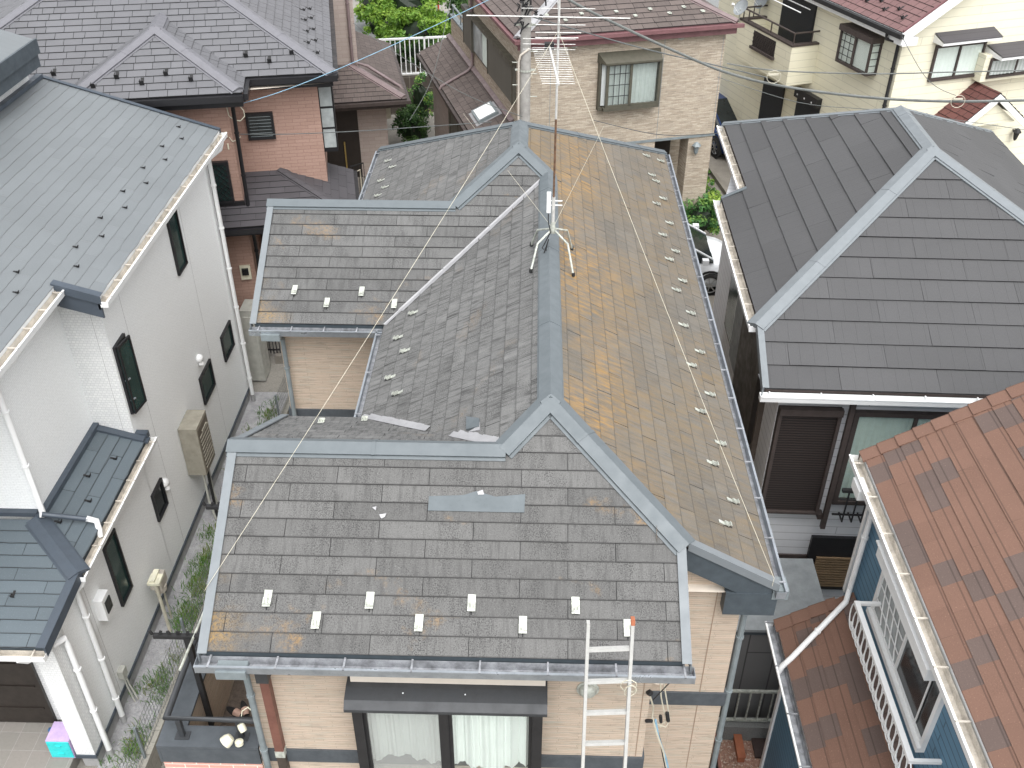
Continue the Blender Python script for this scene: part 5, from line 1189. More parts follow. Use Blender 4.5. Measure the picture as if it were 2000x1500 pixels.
m_ = MB(A2); pipe(m_, [(.95, VW_-.07, 9), (.95, VW_-.07, bF(0, VW_)+.1), (1.35, VW_-.25, bF(0, VW_)+.05-.05), (2.2, VW_-.6, ZB+.09), (2.3, VW_-.65, ZB-.05)], .045, 8); m_.build('downpipe', 'cap_brown', bgh, smooth=True)
# ================================================================== LEDGESTONE HOUSE
A3 = 16.5
br = thing('house', 'house clad in multicoloured ledgestone with brown slate roof, top centre behind the pole', 'house', (3, 27, .8), ang=A3)
ZR, kr, e0, e1, ev = 6.6, .42, 5.83, 11.15, 21.17; hb = (e1-e0)/2; rm = (e0+e1)/2
rF = pln((0, -1), kr, ZR, (0, ev)); rR = pln((1, 0), kr, ZR, (e1, 0)); rL = pln((-1, 0), kr, ZR, (e0, 0)); nrF, nrR, nrL = nrm((0, -1), kr), nrm((1, 0), kr), nrm((-1, 0), kr)
kwr_ = dict(par=br, k=kr, z0=ZR, ang=A3, wid=[.35, .25, .4, .3], gap=.008, lift=.014)
slope('roof_slope', 'slate_brown', [[(e0, ev), (e1, ev), (rm, ev+hb)]], (0, -1), (0, ev), 'front slope with two rows of pale snow guards', seed=41, **kwr_)
slope('roof_slope', 'slate_brown', [[(e0, ev), (e0, 27.3), (rm, 27.3), (rm, ev+hb)]], (-1, 0), (e0, 0), 'left slope above the shuttered wall', seed=42, **kwr_)
slope('roof_slope', 'slate_brown', [[(e1, ev), (e1, 27.3), (rm, 27.3), (rm, ev+hb)]], (1, 0), (e1, 0), 'right slope', seed=43, **kwr_)
ridge(P(e0+.05, ev+.05, rF), P(rm, ev+hb, rF), nrF, nrL, 'flashing_pale', br, ang=A3, w=.10); ridge(P(e1-.05, ev+.05, rF), P(rm, ev+hb, rF), nrF, nrR, 'cap_brown', br, ang=A3, w=.10)
m_ = MB(A3); m_.box(e0-.08, e1+.1, ev-.1, ev, ZR-.11, ZR-.03); m_.box(e0-.09, e0, ev, 27.3, ZR-.1, ZR-.03); m_.box(e0+.02, e1-.02, ev+.02, ev+.05, ZR-.27, ZR-.01); m_.box(e0+.02, e0+.05, ev+.05, 27.3, ZR-.2, ZR-.01); m_.box(e1-.05, e1-.02, ev+.05, 27.3, ZR-.2, ZR-.01); m_.build('gutter', 'maroon_trim', br)
bv, bu0, bu1 = 21.4, 6.05, 10.98; urc = 9.42
m_ = MB(A3)
wallz(m_, [(bu0, 27.0), (bu0, bv), (bu1, bv), (bu1, 27.0), (bu0, 27.0)], 3.84, lambda x, y: ZR-.1, step=1.2, closed=False); wallz(m_, [(bu1, 27), (bu1, 29.4), (bu0, 29.4), (bu0, 27)], 3.84, lambda x, y: 4.96, step=1.2, closed=False); wallz(m_, [(bu0, 29.4), (bu0, 24)], .8, lambda x, y: 3.84, step=3, closed=False)
wallz(m_, [(bu0, 24), (bu0, bv), (urc, bv), (urc, 22.9), (bu1, 22.9), (bu1, 28)], .8, lambda x, y: 3.84, step=1.2, closed=False)
m_.prism([(10.32, bv+.01), (bu1-.02, bv+.01), (bu1-.02, bv+.5), (10.32, bv+.5)], .8, 3.82)
m_.face([(urc, bv+.01, 3.84), (bu1, bv+.01, 3.84), (bu1, 22.9, 3.84), (urc, 22.9, 3.84)])
m_.build('wall', 'siding_ledgestone', br)
m_ = MB(A3); m_.box(bu0-.004, bu1+.02, bv-.02, bv-.001, 3.80, 3.86); m_.build('drip_trim', 'pipe_grey', br)
m_ = MB(A3); w3 = WF('-v', 22.9, A3); w3.box(m_, urc+.05, 10.5, .85, 3.5, 0, .05); w3.box(m_, urc+.35, 10.2, .9, 3.4, .05, .08)
for a in (9.85, 10.0): w3.box(m_, a, a+.03, 1.1, 3.2, .08, .09)
m_.build('door', 'door_brown', br)
w3 = WF('-v', bv, A3)
m_ = MB(A3); a0, a1, z0, z1 = w3.rect([(1167, 118), (1287, 112), (1280, 195), (1166, 207)]); dp_ = .24
cz = z1+.14
m_.face([w3.p(a0-.03, z1-.02, 0), w3.p(a1+.03, z1-.02, 0), w3.p(a1-.02, z1-.02, dp_+.05), w3.p(a0+.09, z1-.02, dp_+.05)]); top_ = [w3.p(a0-.02, cz+.06, 0), w3.p(a1+.02, cz+.06, 0), w3.p(a1-.02, z1+.02, dp_+.05), w3.p(a0+.09, z1+.02, dp_+.05)]; m_.face(top_)
bt = [w3.p(a0-.03, z1-.02, 0), w3.p(a1+.03, z1-.02, 0), w3.p(a1-.02, z1-.02, dp_+.05), w3.p(a0+.09, z1-.02, dp_+.05)]
for i in range(4): m_.face([bt[i], bt[(i+1) % 4], top_[(i+1) % 4], top_[i]])
w3.box(m_, a0, a0+.05, z0, z1, 0, dp_-.13); w3.box(m_, a0+.14, a0+.2, z0, z1, dp_-.06, dp_); w3.box(m_, a1-.07, a1, z0, z1, 0, dp_); w3.box(m_, a0+.1, a1, z0-.08, z0, 0, dp_); w3.box(m_, a0, a0+.1, z0-.08, z0, 0, dp_-.1)
am = (a0+a1)/2; w3.box(m_, am-.03, am+.03, z0, z1, dp_-.06, dp_-.01); w3.box(m_, a0+.2, a1-.07, z1-.06, z1, dp_-.06, dp_-.01); w3.box(m_, a0+.2, a1-.07, z0, z0+.05, dp_-.06, dp_-.01)
plain('bronze_frame', (.085, .08, .06, 1), .5, .1)
bw = m_.build('bay_window', 'bronze_frame', br)
m_ = MB(A3); w3.box(m_, a0+.2, a1-.07, z0+.05, z1-.06, dp_-.045, dp_-.04); w3.box(m_, a0+.01, a0+.03, z0, z1, .0, .1); m_.build('pane', 'glass_clear', bw)
m_ = MB(A3); curtain(m_, w3, a0+.06, a1-.08, z0+.03, z1-.03, .12, .012, .13); m_.build('curtain', 'curtain_dim', bw)
m_ = MB(A3)
for i in range(1, 4): x = a0+.2+(am-a0-.2)*i/4; w3.box(m_, x-.008, x+.008, z0+.05, z1-.06, dp_-.035, dp_-.03)
for i in range(1, 4): z = z0+(z1-z0)*i/4; w3.box(m_, a0+.2, am, z-.008, z+.008, dp_-.034, dp_-.029)
m_.build('glazing_bar', 'rubber_black', bw)
for px in ((1122, 87), (1331, 71)): q = w3.px(*px); venthood(q[0], bv-.001, q[1], 'galvanised', .07, par=br, ang=A3)
m_ = MB(A3)
for px in (1075, 1293): m_ = MB(A3); q = w3.px(px, 140); w3.box(m_, q[0], q[0]+.012, .9 if px < 1100 else 3.86, ZR-.3, .0005, .003); m_.build('panel_joint', 'pipe_grey', br)
m_ = MB(A3)
w3.box(m_, bu1-.06, bu1-.05, 3.86, ZR-.3, .0005, .003); m_.build('panel_joint', 'pipe_grey', br)
# shutters on the left wall and the lean-to roof below them
w4 = WF('-u', bu0, A3)
def sbox(pts, mat, dd, nm='shutter', th=.0): 
    a0, a1, z0, z1 = w4.rect(pts, 0); m_ = MB(A3); w4.box(m_, a0, a1, z0, z1, th, dd); return m_.build(nm, mat, br)
V0 = at_u(1008, 214, bu0, A3); V1 = at_u(960, 145, bu0, A3); V2 = at_u(947, 128, bu0, A3); V3 = at_u(929, 108, bu0, A3); V4 = at_u(913, 92, bu0, A3)
zb_, zt_ = 4.82, 5.74
for (p, q_, mat, dd, nm) in ((V0.y+.02, V1.y, 'shutter_tan', .10, 'shutter'), (V3.y, V4.y, 'shutter_tan', .10, 'shutter')):
    m_ = MB(A3); w4.box(m_, p, q_, zb_, zt_, 0, dd); so_ = m_.build(nm, mat, br)
    m_ = MB(A3); w4.box(m_, p-.02, p+.015, zb_-.02, zt_+.02, dd, dd+.015); w4.box(m_, q_-.015, q_+.02, zb_-.02, zt_+.02, dd, dd+.015); m_.build('frame', 'bronze_frame', so_)
m_ = MB(A3); w4.box(m_, V1.y, V3.y, zb_, zt_, 0, .05); w4.box(m_, V0.y, V4.y, zt_+.0, zt_+.10, 0, .16); ww_ = m_.build('window', 'bronze_frame', br)
m_ = MB(A3); w4.box(m_, V2.y+.05, V3.y-.05, zb_+.05, zt_-.05, .05, .06); m_.build('pane', 'glass_pale', ww_)
m_ = MB(A3); w4.box(m_, V1.y+.03, V2.y-.0, zb_+.05, zt_-.05, .05, .06); m_.build('pane', 'curtain_green', ww_)
lu, lz_, kq = 5.08, 3.9, .42
lL = pln((-1, 0), kq, lz_, (lu, 0)); nlL = nrm((-1, 0), kq)
slope('roof_slope', 'slate_brown', [[(lu, 22.2), (lu, 29.6), (bu0, 29.6), (bu0, 22.2)]], (-1, 0), (lu, 0), 'brown lean-to roof with a skylight', seed=44, par=br, k=kq, z0=lz_, ang=A3, wid=[.3, .2, .3], gap=.008)
m_ = MB(A3); m_.par((bu0-.12, 22.2, lL(bu0, 0)-.0), (.11, 0, .05), (0, 7.4, 0), (0, 0, .04)); m_.build('wall_flashing', 'cap_brown', br)
m_ = MB(A3); m_.box(lu-.09, lu, 22.2, 29.6, lz_-.11, lz_-.03); m_.box(lu+.02, lu+.05, 22.2, 29.55, lz_-.22, lz_-.01); m_.build('gutter', 'edge_brown', br)
m_ = MB(A3); wallz(m_, [(lu+.32, 29.3), (lu+.32, 21.9), (bu0, 21.9)], .8, lambda x, y: 3.9, step=1.5, closed=False); m_.build('lower_wall', 'siding_taupe', br)
m_ = MB(A3); w5 = WF('-u', lu+.32, A3); w5.box(m_, 22.3, 26.6, 1.2, 3.3, 0, .09); m_.build('shutter', 'shutter_tan', br)
m_ = MB(A3)
for y in (22.3, 23.3, 24.3, 25.3, 26.3): w5.box(m_, y, y+.05, 1.15, 3.35, .09, .11)
w5.box(m_, 22.3, 26.65, 3.3, 3.4, 0, .16); m_.build('frame', 'bronze_frame', br)
q = on_plane(948, 222, nlL, lL, lu, 0, A3); c = Vector(q); Vq = Vector((1, 0, kq)).normalized()
m_ = MB(A3); m_.par(c-Vq*.28-Vector((0, .42, 0)), Vq*.56, (0, .78, 0), nlL*.09); sk = m_.build('skylight', 'pipe_grey', br)
m_ = MB(A3); m_.par(c-Vq*.22-Vector((0, .36, 0))+nlL*.091, Vq*.44, (0, .66, 0), nlL*.004); m_.build('pane', 'curtain', sk)
m_ = MB(A3); m_.par(c-Vq*.36-Vector((0, .48, 0))+nlL*.012, Vq*.72, (0, .9, 0), nlL*.006); m_.build('flashing', 'flashing_pale', sk)
m_ = MB(A3); yy = V3.y+.15; pipe(m_, [(bu0-.06, yy, 6.4), (bu0-.06, yy, lL(bu0, 0)+.12), (bu0-.2, yy-.02, lL(bu0-.2, 0)+.06), (lu, yy-.1, lz_+.05), (lu-.05, yy-.1, lz_-.04)], .04, 8); m_.build('downpipe', 'cap_brown', br, smooth=True)
# roof terrace at the back: the wall carries on as a low parapet
m_ = MB(A3); m_.box(bu0-.03, bu0+.12, 27.0, 29.4, 4.96, 5.01); m_.build('terrace_cap', 'pipe_grey', br)
m_ = MB(A3); m_.tube([(bu0+.04, 27.0, 5.28), (bu0+.04, 29.3, 5.28)], .03, 8)
for y in (27.2, 28.2, 29.2): m_.tube([(bu0+.04, y, 5.0), (bu0+.04, y, 5.28)], .02, 6)
m_.build('handrail', 'pipe_grey', br)
# wall lantern by the door
q = at_v(1360, 289, bv-.1, A3); m_ = MB(A3); m_.lathe(q+Vector((0, 0, -.12)), (0, 0, 1), [(.02, -.05), (.05, 0), (.075, .16), (.12, .18), (.06, .25), (.012, .28)], 6); m_.box(q.x-.015, q.x+.015, q.y, bv, q.z+.05, q.z+.08); m_.build('lantern', 'pipe_grey', br)
VRF = Vector((0, 1, kr)).normalized()
def wguards(pxs, f, nn, V, par, a, x0, y0, w=.08, L=.09):
    for px in pxs:
        q = on_plane(px[0], px[1], nn, f, x0, y0, a); m_ = MB(a); snowguard(m_, q, None, V, nn, w=w, L=L); m_.build('snow_guard', ['galvanised', 'rubber_black'], par)
wguards([(1068, 33), (1105, 43), (1136, 30), (1174, 38), (1204, 26), (1241, 34), (1270, 21), (1308, 29), (1336, 17), (1373, 25)], rF, nrF, VRF, br, A3, 0, ev)
# ================================================================== CREAM HOUSE
A4 = 20; ZC = 6.45
cr = thing('house', 'cream weatherboard house with maroon roof and brown window frames, top right', 'house', (12, 24, .8), ang=A4)
c0 = at_z(1765, 65, ZC, A4); cu, cv = c0.x, c0.y; kc = .62
cL = pln((-1, 0), kc, ZC, (cu, 0)); ncL = nrm((-1, 0), kc)
um_ = cu+3.3
slope('roof_slope', 'slate_maroon', [[(cu, cv), (cu, cv+9), (um_, cv+9), (um_, cv)]], (-1, 0), (cu, 0), 'maroon slate slope', seed=51, par=cr, k=kc, z0=ZC, ang=A4, wid=[.3, .22, .3], gap=.01, lift=.014)
m_ = MB(A4); A = Vector(P(cu-.02, cv-.02, cL)); B = Vector(P(um_, cv-.02, cL)); m_.par(A+dz*.03, B-A, (0, .04, 0), dz*.05); m_.build('verge_trim', 'maroon_trim', cr)
m_ = MB(A4); m_.par(A-dz*.26, B-A, (0, .04, 0), dz*.28); m_.box(cu+.02, cu+.42, cv-.025, cv+.30, ZC-.30, ZC-.12); m_.build('barge_board', 'white_paint', cr)
m_ = MB(A4); m_.box(cu-.11, cu, cv-.05, cv+9, ZC-.12, ZC-.02); m_.build('gutter', 'rubber_black', cr)
m_ = MB(A4); m_.box(cu+.01, cu+.06, cv+.05, cv+9, ZC-.25, ZC-.02); m_.face([(cu+.02, cv, ZC-.2), (cu+.4, cv, ZC-.2), (cu+.4, cv+9, ZC-.2), (cu+.02, cv+9, ZC-.2)]); m_.build('soffit', 'white_paint', cr)
uw, vw = cu+.32, cv+.32
m_ = MB(A4); wallz(m_, [(uw, cv+9), (uw, vw), (um_, vw), (um_+5, vw)], .8, lambda x, y: (cL(x, y)-.1 if x < um_+.01 else cL(um_, y)-.1) if y < vw+.01 else ZC-.1, step=.6, closed=False); m_.build('wall', 'siding_cream', cr)
w6 = WF('-v', vw, A4); w7 = WF('-u', uw, A4)
window(cr, w6, w6.rect([(1827, 87), (1924, 79), (1907, 148), (1811, 158)]), frame='edge_brown', glass='glass_clear', cur='curtain', fw=.05, dep=.07, back='curtain_dim', label='wide upper window of the cream house under its awning')
def awning(pts, par, wf_, dd=.32, ang=0):
    a0, z0 = wf_.px(*pts[0]); a1, z1 = wf_.px(*pts[1]); z = (z0+z1)/2; m_ = MB(ang)
    T = [wf_.p(a0, z+.03, 0), wf_.p(a1, z+.03, 0), wf_.p(a1, z-.10, dd), wf_.p(a0, z-.10, dd)]; m_.face([p+dz*.02 for p in T]); m_.par(T[3]-dz*.0, T[2]-T[3], dz*.02, (T[3]-T[0]).normalized()*.01)
    ao = m_.build('awning', 'slate_purple_dark', par); m_ = MB(ang); wf_.box(m_, a0+.005, a1-.005, z-.17, z-.101, 0, dd-.005)
    for a in (a0, a1): m_.face([wf_.p(a, z+.02, 0), wf_.p(a, z-.1, dd), wf_.p(a, z-.17, dd), wf_.p(a, z-.17, 0)])
    m_.build('awning_fascia', 'white_paint', ao)
awning([(1826, 66), (1940, 58)], cr, w6, .36, A4)
rc = w6.rect([(1935, 112), (2040, 104), (2030, 143), (1926, 150)], .28)
m_ = MB(A4); w6.box(m_, rc[0]-.15, rc[1]+.2, rc[2]-.08, rc[3]+.08, 0, .28); m_.build('bay_box', 'siding_cream', cr)
wfb = WF('-v', vw-.28, A4); window(cr, wfb, rc, frame='edge_brown', glass='glass_clear', cur='curtain_dim', fw=.045, dep=.05, back='curtain_dim', label='low sliding window in the cream box bay')
wfb2 = WF('-v', vw-.0, A4); awning([(1927, 88), (2050, 80)], cr, wfb2, .60, A4)
# bay window on the left wall
rc = w7.rect([(1645, 52), (1704, 92), (1690, 148), (1633, 110)], .30)
m_ = MB(A4); dB = .32
w7.box(m_, rc[0], rc[1], rc[2]-.06, rc[2], 0, dB); w7.box(m_, rc[0]-.03, rc[1]+.03, rc[3], rc[3]+.14, 0, dB+.04)
for a in (rc[0], rc[1]-.05, (rc[0]+rc[1])/2-.02): w7.box(m_, a, a+.05, rc[2], rc[3], dB-.05, dB)
w7.box(m_, rc[0], rc[0]+.05, rc[2], rc[3], 0, .05)
bb = m_.build('bay_window', 'edge_brown', cr)
m_ = MB(A4); w7.box(m_, rc[0]+.03, rc[1]-.03, rc[2], rc[3], dB-.04, dB-.03); w7.box(m_, rc[0]+.015, rc[0]+.02, rc[2], rc[3], .03, dB-.03); m_.build('pane', 'glass_clear', bb)
m_ = MB(A4); w7.box(m_, rc[0]+.04, rc[1]-.03, rc[2]+.01, rc[3]-.01, .05, dB-.07); m_.build('curtain', 'curtain', bb)
m_ = MB(A4)
for i in range(1, 5): z = rc[2]+(rc[3]-rc[2])*i/4.4; w7.box(m_, (rc[0]+rc[1])/2, rc[1]-.04, z, z+.014, dB-.03, dB-.02); m_.box(uw-.27, uw, vw+0, vw+0, z, z) if False else None; w7.box(m_, rc[0]+.005, rc[0]+.012, z, z+.014, .04, dB-.04)
for i in range(1, 3): y = (rc[0]+rc[1])/2+(rc[1]-rc[0])/2*i/3; w7.box(m_, y, y+.014, rc[2], rc[3], dB-.031, dB-.021)
m_.build('glazing_bar', 'rubber_black', bb)
# balcony
q = at_u(1600, 83, uw, A4); vb, zb1_ = q.y, q.z; ub = at_v(1548, 88, vb, A4).x; zb0_ = at_v(1537, 168, vb, A4).z; vf = at_u(1446, 27, ub, A4).y
m_ = MB(A4); m_.box(ub, ub+.12, vb, vf, zb0_, zb1_-.05); m_.box(ub+.12, uw, vb, vb+.12, zb0_, zb1_-.05); m_.box(ub+.12, uw, vf-.12, vf, zb0_, zb1_-.05); m_.box(ub+.12, uw, vb+.12, vf-.12, zb0_, zb0_+.12); m_.build('balcony_parapet', 'siding_cream', cr)
m_ = MB(A4); m_.box(ub-.02, ub+.15, vb-.02, vf, zb1_-.05, zb1_); m_.box(ub+.15, uw, vb-.02, vb+.14, zb1_-.051, zb1_-.001); m_.box(ub+.15, uw, vf-.14, vf, zb1_-.051, zb1_-.001); m_.build('balcony_cap', 'edge_brown', cr)
m_ = MB(A4); m_.tube([(uw, vb+.06, zb1_+.28), (ub+.06, vb+.06, zb1_+.28), (ub+.06, vf-.06, zb1_+.28), (uw, vf-.06, zb1_+.28)], .025, 8)
for x, y in ((uw-.2, vb+.06), (ub+.06, vb+.06), (ub+.06, vb+1.2), (ub+.06, vb+2.4), (ub+.06, vf-.1), (ub+.4, vf-.06)): m_.tube([(x, y, zb1_), (x, y, zb1_+.28)], .018, 6)
m_.build('handrail', 'edge_brown', cr)
w8 = WF('-u', ub, A4); rc = w8.rect([(1474, 57), (1516, 83), (1511, 113), (1470, 87)])
m_ = MB(A4); w8.box(m_, rc[0], rc[1], rc[2], rc[3], .0, .012); go = m_.build('parapet_opening', 'black_frame', cr); m_ = MB(A4); w8.box(m_, rc[0]-.04, rc[1]+.04, rc[2]-.07, rc[2], 0, .08)
w_ = rc[1]-rc[0]; h_ = rc[3]-rc[2]; st = .11; c = -h_
while c < w_:
    t0, t1 = max(0, -c), min(h_, w_-c)
    if t1-t0 > .03: m_.bar(w8.p(rc[0]+c+t0, rc[2]+t0, .02), w8.p(rc[0]+c+t1, rc[2]+t1, .02), .012); m_.bar(w8.p(rc[1]-c-t0, rc[2]+t0, .025), w8.p(rc[1]-c-t1, rc[2]+t1, .025), .012)
    c += st
m_.build('lattice', 'edge_brown', go)
r_ = w7.rect([(1523, 0), (1578, 0), (1566, 80), (1515, 60)]); m_ = MB(A4); w7.box(m_, vb+.35, vb+1.9, zb0_+.15, ZC-.35, 0, .06); m_.build('window', 'shutter_black', cr, label='tall black balcony doors')
r_ = w7.rect([(1496, 152), (1536, 170), (1524, 225), (1485, 225)]); m_ = MB(A4); w7.box(m_, r_[0], r_[1], 1.0, r_[3], 0, .06); m_.build('window', 'shutter_black', cr, label='ground floor shuttered window under the balcony')
r_ = w7.rect([(1562, 172), (1604, 197), (1598, 240), (1555, 225)]); m_ = MB(A4); w7.box(m_, r_[0], r_[1], r_[2]-1, r_[3]-.2, 0, .05); sh_ = m_.build('window', 'shutter_black', cr, label='shuttered window with a rounded roller box')
m_ = MB(A4); w7.box(m_, r_[0]-.02, r_[1]+.02, r_[3]-.2, r_[3]+.06, 0, .16); 
for i in range(3): w7.box(m_, r_[0]+.2+i*.35, r_[0]+.24+i*.35, r_[3]-.12, r_[3]-.08, .16, .17, 1)
m_.build('roller_box', ['black_frame', 'white_paint'], sh_)
m_ = MB(A4); pipe(m_, [(cu-.05, cv+.5, ZC-.1), (cu-.05, cv+.5, ZC-.25), (uw-.06, cv+.42, ZC-.35), (uw-.05, vw+.1, ZC-.45), (uw-.05, vw+.1, .9)], .04, 8); m_.build('downpipe', 'rubber_black', cr, smooth=True)
# porch canopy with small gable
q = at_v(1955, 182, vw-.9, A4); gx, gz2 = q.x, q.z; vP = vw-.9
m_ = MB(A4); kg = .75; hwid = 1.05
gLp = pln((-1, 0), kg, gz2-kg*hwid, (gx-hwid, 0)); gRp = pln((1, 0), kg, gz2-kg*hwid, (gx+hwid, 0))
slope('roof_slope', 'slate_redbrown', [[(gx-hwid, vP), (gx-hwid, vw), (gx, vw), (gx, vP)]], (-1, 0), (gx-hwid, 0), 'left side of the small red porch roof', seed=53, par=cr, k=kg, z0=gz2-kg*hwid, ang=A4, wid=[.3, .22], gap=.01, lift=.014)
slope('roof_slope', 'slate_redbrown', [[(gx+hwid, vP), (gx+hwid, vw), (gx, vw), (gx, vP)]], (1, 0), (gx+hwid, 0), 'right side of the small red porch roof', seed=54, par=cr, k=kg, z0=gz2-kg*hwid, ang=A4, wid=[.3, .22], gap=.01, lift=.014)
m_ = MB(A4)
for s_ in (-1, 1): A = Vector((gx, vP-.03, gz2)); B = Vector((gx+s_*hwid, vP-.03, gz2-kg*hwid)); m_.par(A-dz*.2, B-A, (0, .04, 0), dz*.17)
m_.build('barge_board', 'white_paint', cr)
m_ = MB(A4); m_.face([(gx-.8, vP+.1, gz2-.22-kg*.8), (gx+.8, vP+.1, gz2-.22-kg*.8), (gx, vP+.1, gz2-.25)]); m_.build('gable_infill', 'siding_cream', cr)
m_ = MB(A4); w6.box(m_, gx-.35, gx+.45, .9, gz2-kg*.9, 0, .05); m_.build('door', 'black_frame', cr)
q = at_v(1985, 262, vw-.15, A4); m_ = MB(A4); m_.lathe(q+Vector((0, 0, -.12)), (0, 0, 1), [(.02, -.05), (.05, 0), (.085, .16), (.12, .18), (.06, .25), (.012, .28)], 6); m_.box(q.x-.015, q.x+.015, q.y, vw, q.z+.05, q.z+.08); m_.build('lantern', 'rubber_black', cr)
bguards([(1692, 5), (1720, 5), (1726, 22), (1755, 21), (1762, 38)], cL, ncL, Vector((1, 0, kc)).normalized(), cr, A4, cu, 0, 1.5)
# satellite dishes and laundry poles on that balcony
def dish(c, aim, r, label):
    t = thing('satellite_dish', label, 'satellite dish', c, 'dishes on the cream balcony', ang=0)
    m_ = MB(); aim = Vector(aim).normalized(); c = Vector(c); m_.lathe(c+dz*.3, -aim, [(.001, .05), (r*.5, .038), (r*.8, .018), (r, 0), (r, -.008)], 18); m_.build('reflector', 'shed_grey', t, smooth=True)
    m_ = MB(); m_.tube([c+dz*.3+aim*.03-dz*r*.9, c+dz*.3+aim*.38-dz*.12], .010, 6); m_.lathe(c+dz*.3+aim*.40-dz*.1, -aim, [(.001, 0), (.035, .01), (.035, .08), (.001, .09)], 8); m_.build('feed_arm', 'white_paint', t)
    m_ = MB(); m_.tube([c-dz*.1, c+dz*.25], .018, 6); m_.build('mount', 'galvanised', t)
q = rotz(Vector((ub+.06, vf-.1, zb1_)), R(A4)); dish((q.x-.12, q.y, q.z), (-.7, -.4, .6), .24, 'grey satellite dish at the outer corner of the cream balcony')
q = rotz(Vector((ub+.45, vf+.1, zb1_)), R(A4)); dish((q.x+.2, q.y, q.z+.08), (-.7, -.4, .6), .22, 'satellite dish nearer the cream wall behind the railing')
for i, s_ in enumerate(('the outermost', 'the middle', 'the innermost')):
    m_ = MB(A4); y0_ = vb+.25; x_ = ub+.25+i*.28; m_.tube([(x_, y0_, zb1_+.75+i*.05), (x_, y0_+2.6, zb1_+.75+i*.05)], .016, 6); o = m_.build('laundry_pole', 'white_paint', smooth=True); tag(o, 'white laundry pole above the cream balcony, %s of three' % s_, 'laundry pole', 'laundry poles on the cream balcony')
# ================================================================== HOUSE WITH THE BLACK STONE-CHIP ROOF
A5 = -1.2; kd = .501; uL, uL1, uR_, vH, vF_, vS, vBk, uA = 2.96, 3.37, 8.80, 11.95, 11.01, 16.06, 19.17, 5.88; zLd = 5.6; zFd = zLd-kd*(vH-vF_); vA, vA2 = 14.87, 16.64
dh = thing('house', 'grey-white boarded house with black stone-chip roof and brown shutters, right of the middle', 'house', (6, 14.5, 0), ang=A5)
dF = pln((0, -1), kd, zFd, (0, vF_)); dL = pln((-1, 0), kd, zLd, (uL, 0)); dR = pln((1, 0), kd, zLd, (uR_, 0)); dB_ = pln((0, 1), kd, dL(uL1, 0), (0, vBk))
ndF, ndL, ndR, ndB = nrm((0, -1), kd), nrm((-1, 0), kd), nrm((1, 0), kd), nrm((0, 1), kd)
kwd = dict(par=dh, k=kd, ang=A5, row=.37, w=1.33, gap=.004, lift=.022)
def ribbed(name, base):
    t = NT(name); uv = t.uv(); at = t.n('ShaderNodeAttribute', attribute_name='tint').outputs['Fac']
    c = t.mix(at, tuple(x*.92 for x in base[:3])+(1,), tuple(x*1.08 for x in base[:3])+(1,))
    sx = t.n('ShaderNodeSeparateXYZ'); t.l(uv, sx.inputs[0])
    fr = t.math('FRACT', t.math('DIVIDE', sx.outputs[0], .19), 0); rib = t.math('MAXIMUM', t.ramp(fr, 0, .045, 1, 0), t.ramp(fr, .97, 1, 0, 1))
    c = t.mix(t.math('MULTIPLY', rib, .35), c, tuple(x*.45 for x in base[:3])+(1,))
    gr = t.noise(uv, 60, 4, .8, (1.6, .45, 1)); c = t.mix(t.ramp(gr, .45, .7, 0, .45), c, tuple(x*.55 for x in base[:3])+(1,))
    c = t.mix(t.ramp(t.noise(uv, .8, 4), .4, .7, 0, .22), c, tuple(x*1.35 for x in base[:3])+(1,))
    t.bump(t.math('ADD', t.math('MULTIPLY', rib, -1), gr), .4, .006); MAT[name] = t.fin(c, .8)
ribbed('stone_chip_black', (.066, .066, .068, 1))
slope('roof_slope', 'stone_chip_black', [[(uL, vF_), (uR_, vF_), (uR_, vH), (uA, vA), (uL, vH)]], (0, -1), (0, vF_), 'front slope of black ribbed tiles', z0=zFd, seed=61, **kwd)
slope('roof_slope', 'stone_chip_black', [[(uL, vH), (uL, vS), (uL1, vS), (uA, vS), (uA, vA)], [(uL1, vS), (uL1, vBk), (uA, vA2), (uA, vS)]], (-1, 0), (uL, 0), 'left slope of black ribbed tiles', z0=zLd, seed=62, **kwd)
slope('roof_slope', 'stone_chip_black', [[(uR_, vH), (uR_, 19.5), (uA, vA2), (uA, vA)]], (1, 0), (uR_, 0), 'right slope of black ribbed tiles', z0=zLd, seed=63, **kwd)
slope('roof_slope', 'stone_chip_black', [[(uL1, vBk), (8.4, vBk), (uA, vA2)]], (0, 1), (0, vBk), 'short rear slope', z0=dL(uL1, 0), seed=64, **kwd)
rd = dict(mat='metal_bluegrey_pale', par=dh, ang=A5)
ridge(P(uL-.03, vH-.03, dF), P(uA, vA, dF), ndF, ndL, w=.12, h=.05, uh=.034, **rd); ridge(P(uR_, vH, dF), P(uA, vA, dF), ndF, ndR, w=.12, h=.05, uh=.034, **rd); ridge(P(uA, vA, dR), P(uA, vA2, dR), ndR, ndL, w=.12, h=.05, uh=.034, **rd)
ridge(P(uL1+.02, vBk-.02, dL), P(uA, vA2, dL), ndL, ndB, w=.06, h=.03, **rd); ridge(P(8.78, 19.53, dR), P(uA, vA2, dR), ndR, ndB, w=.06, h=.03, **rd)
vg(P(uL, vF_, dF), P(uL, vH, dF), (-1, 0, 0), ndF, par=dh, ang=A5, mat='metal_bluegrey_pale'); vg(P(uL, vS, dL), P(uL1, vS, dL), (0, 1, 0), ndL, par=dh, ang=A5, mat='metal_bluegrey')
wg = ('white_paint', 'white_grimy', 'edge_brown')
gut((uL-.06, vF_, zFd), (uR_, vF_, zFd), (0, -1, 0), par=dh, mats=('white_paint', 'white_paint', 'edge_brown'), ang=A5, w=.12, br=.7)
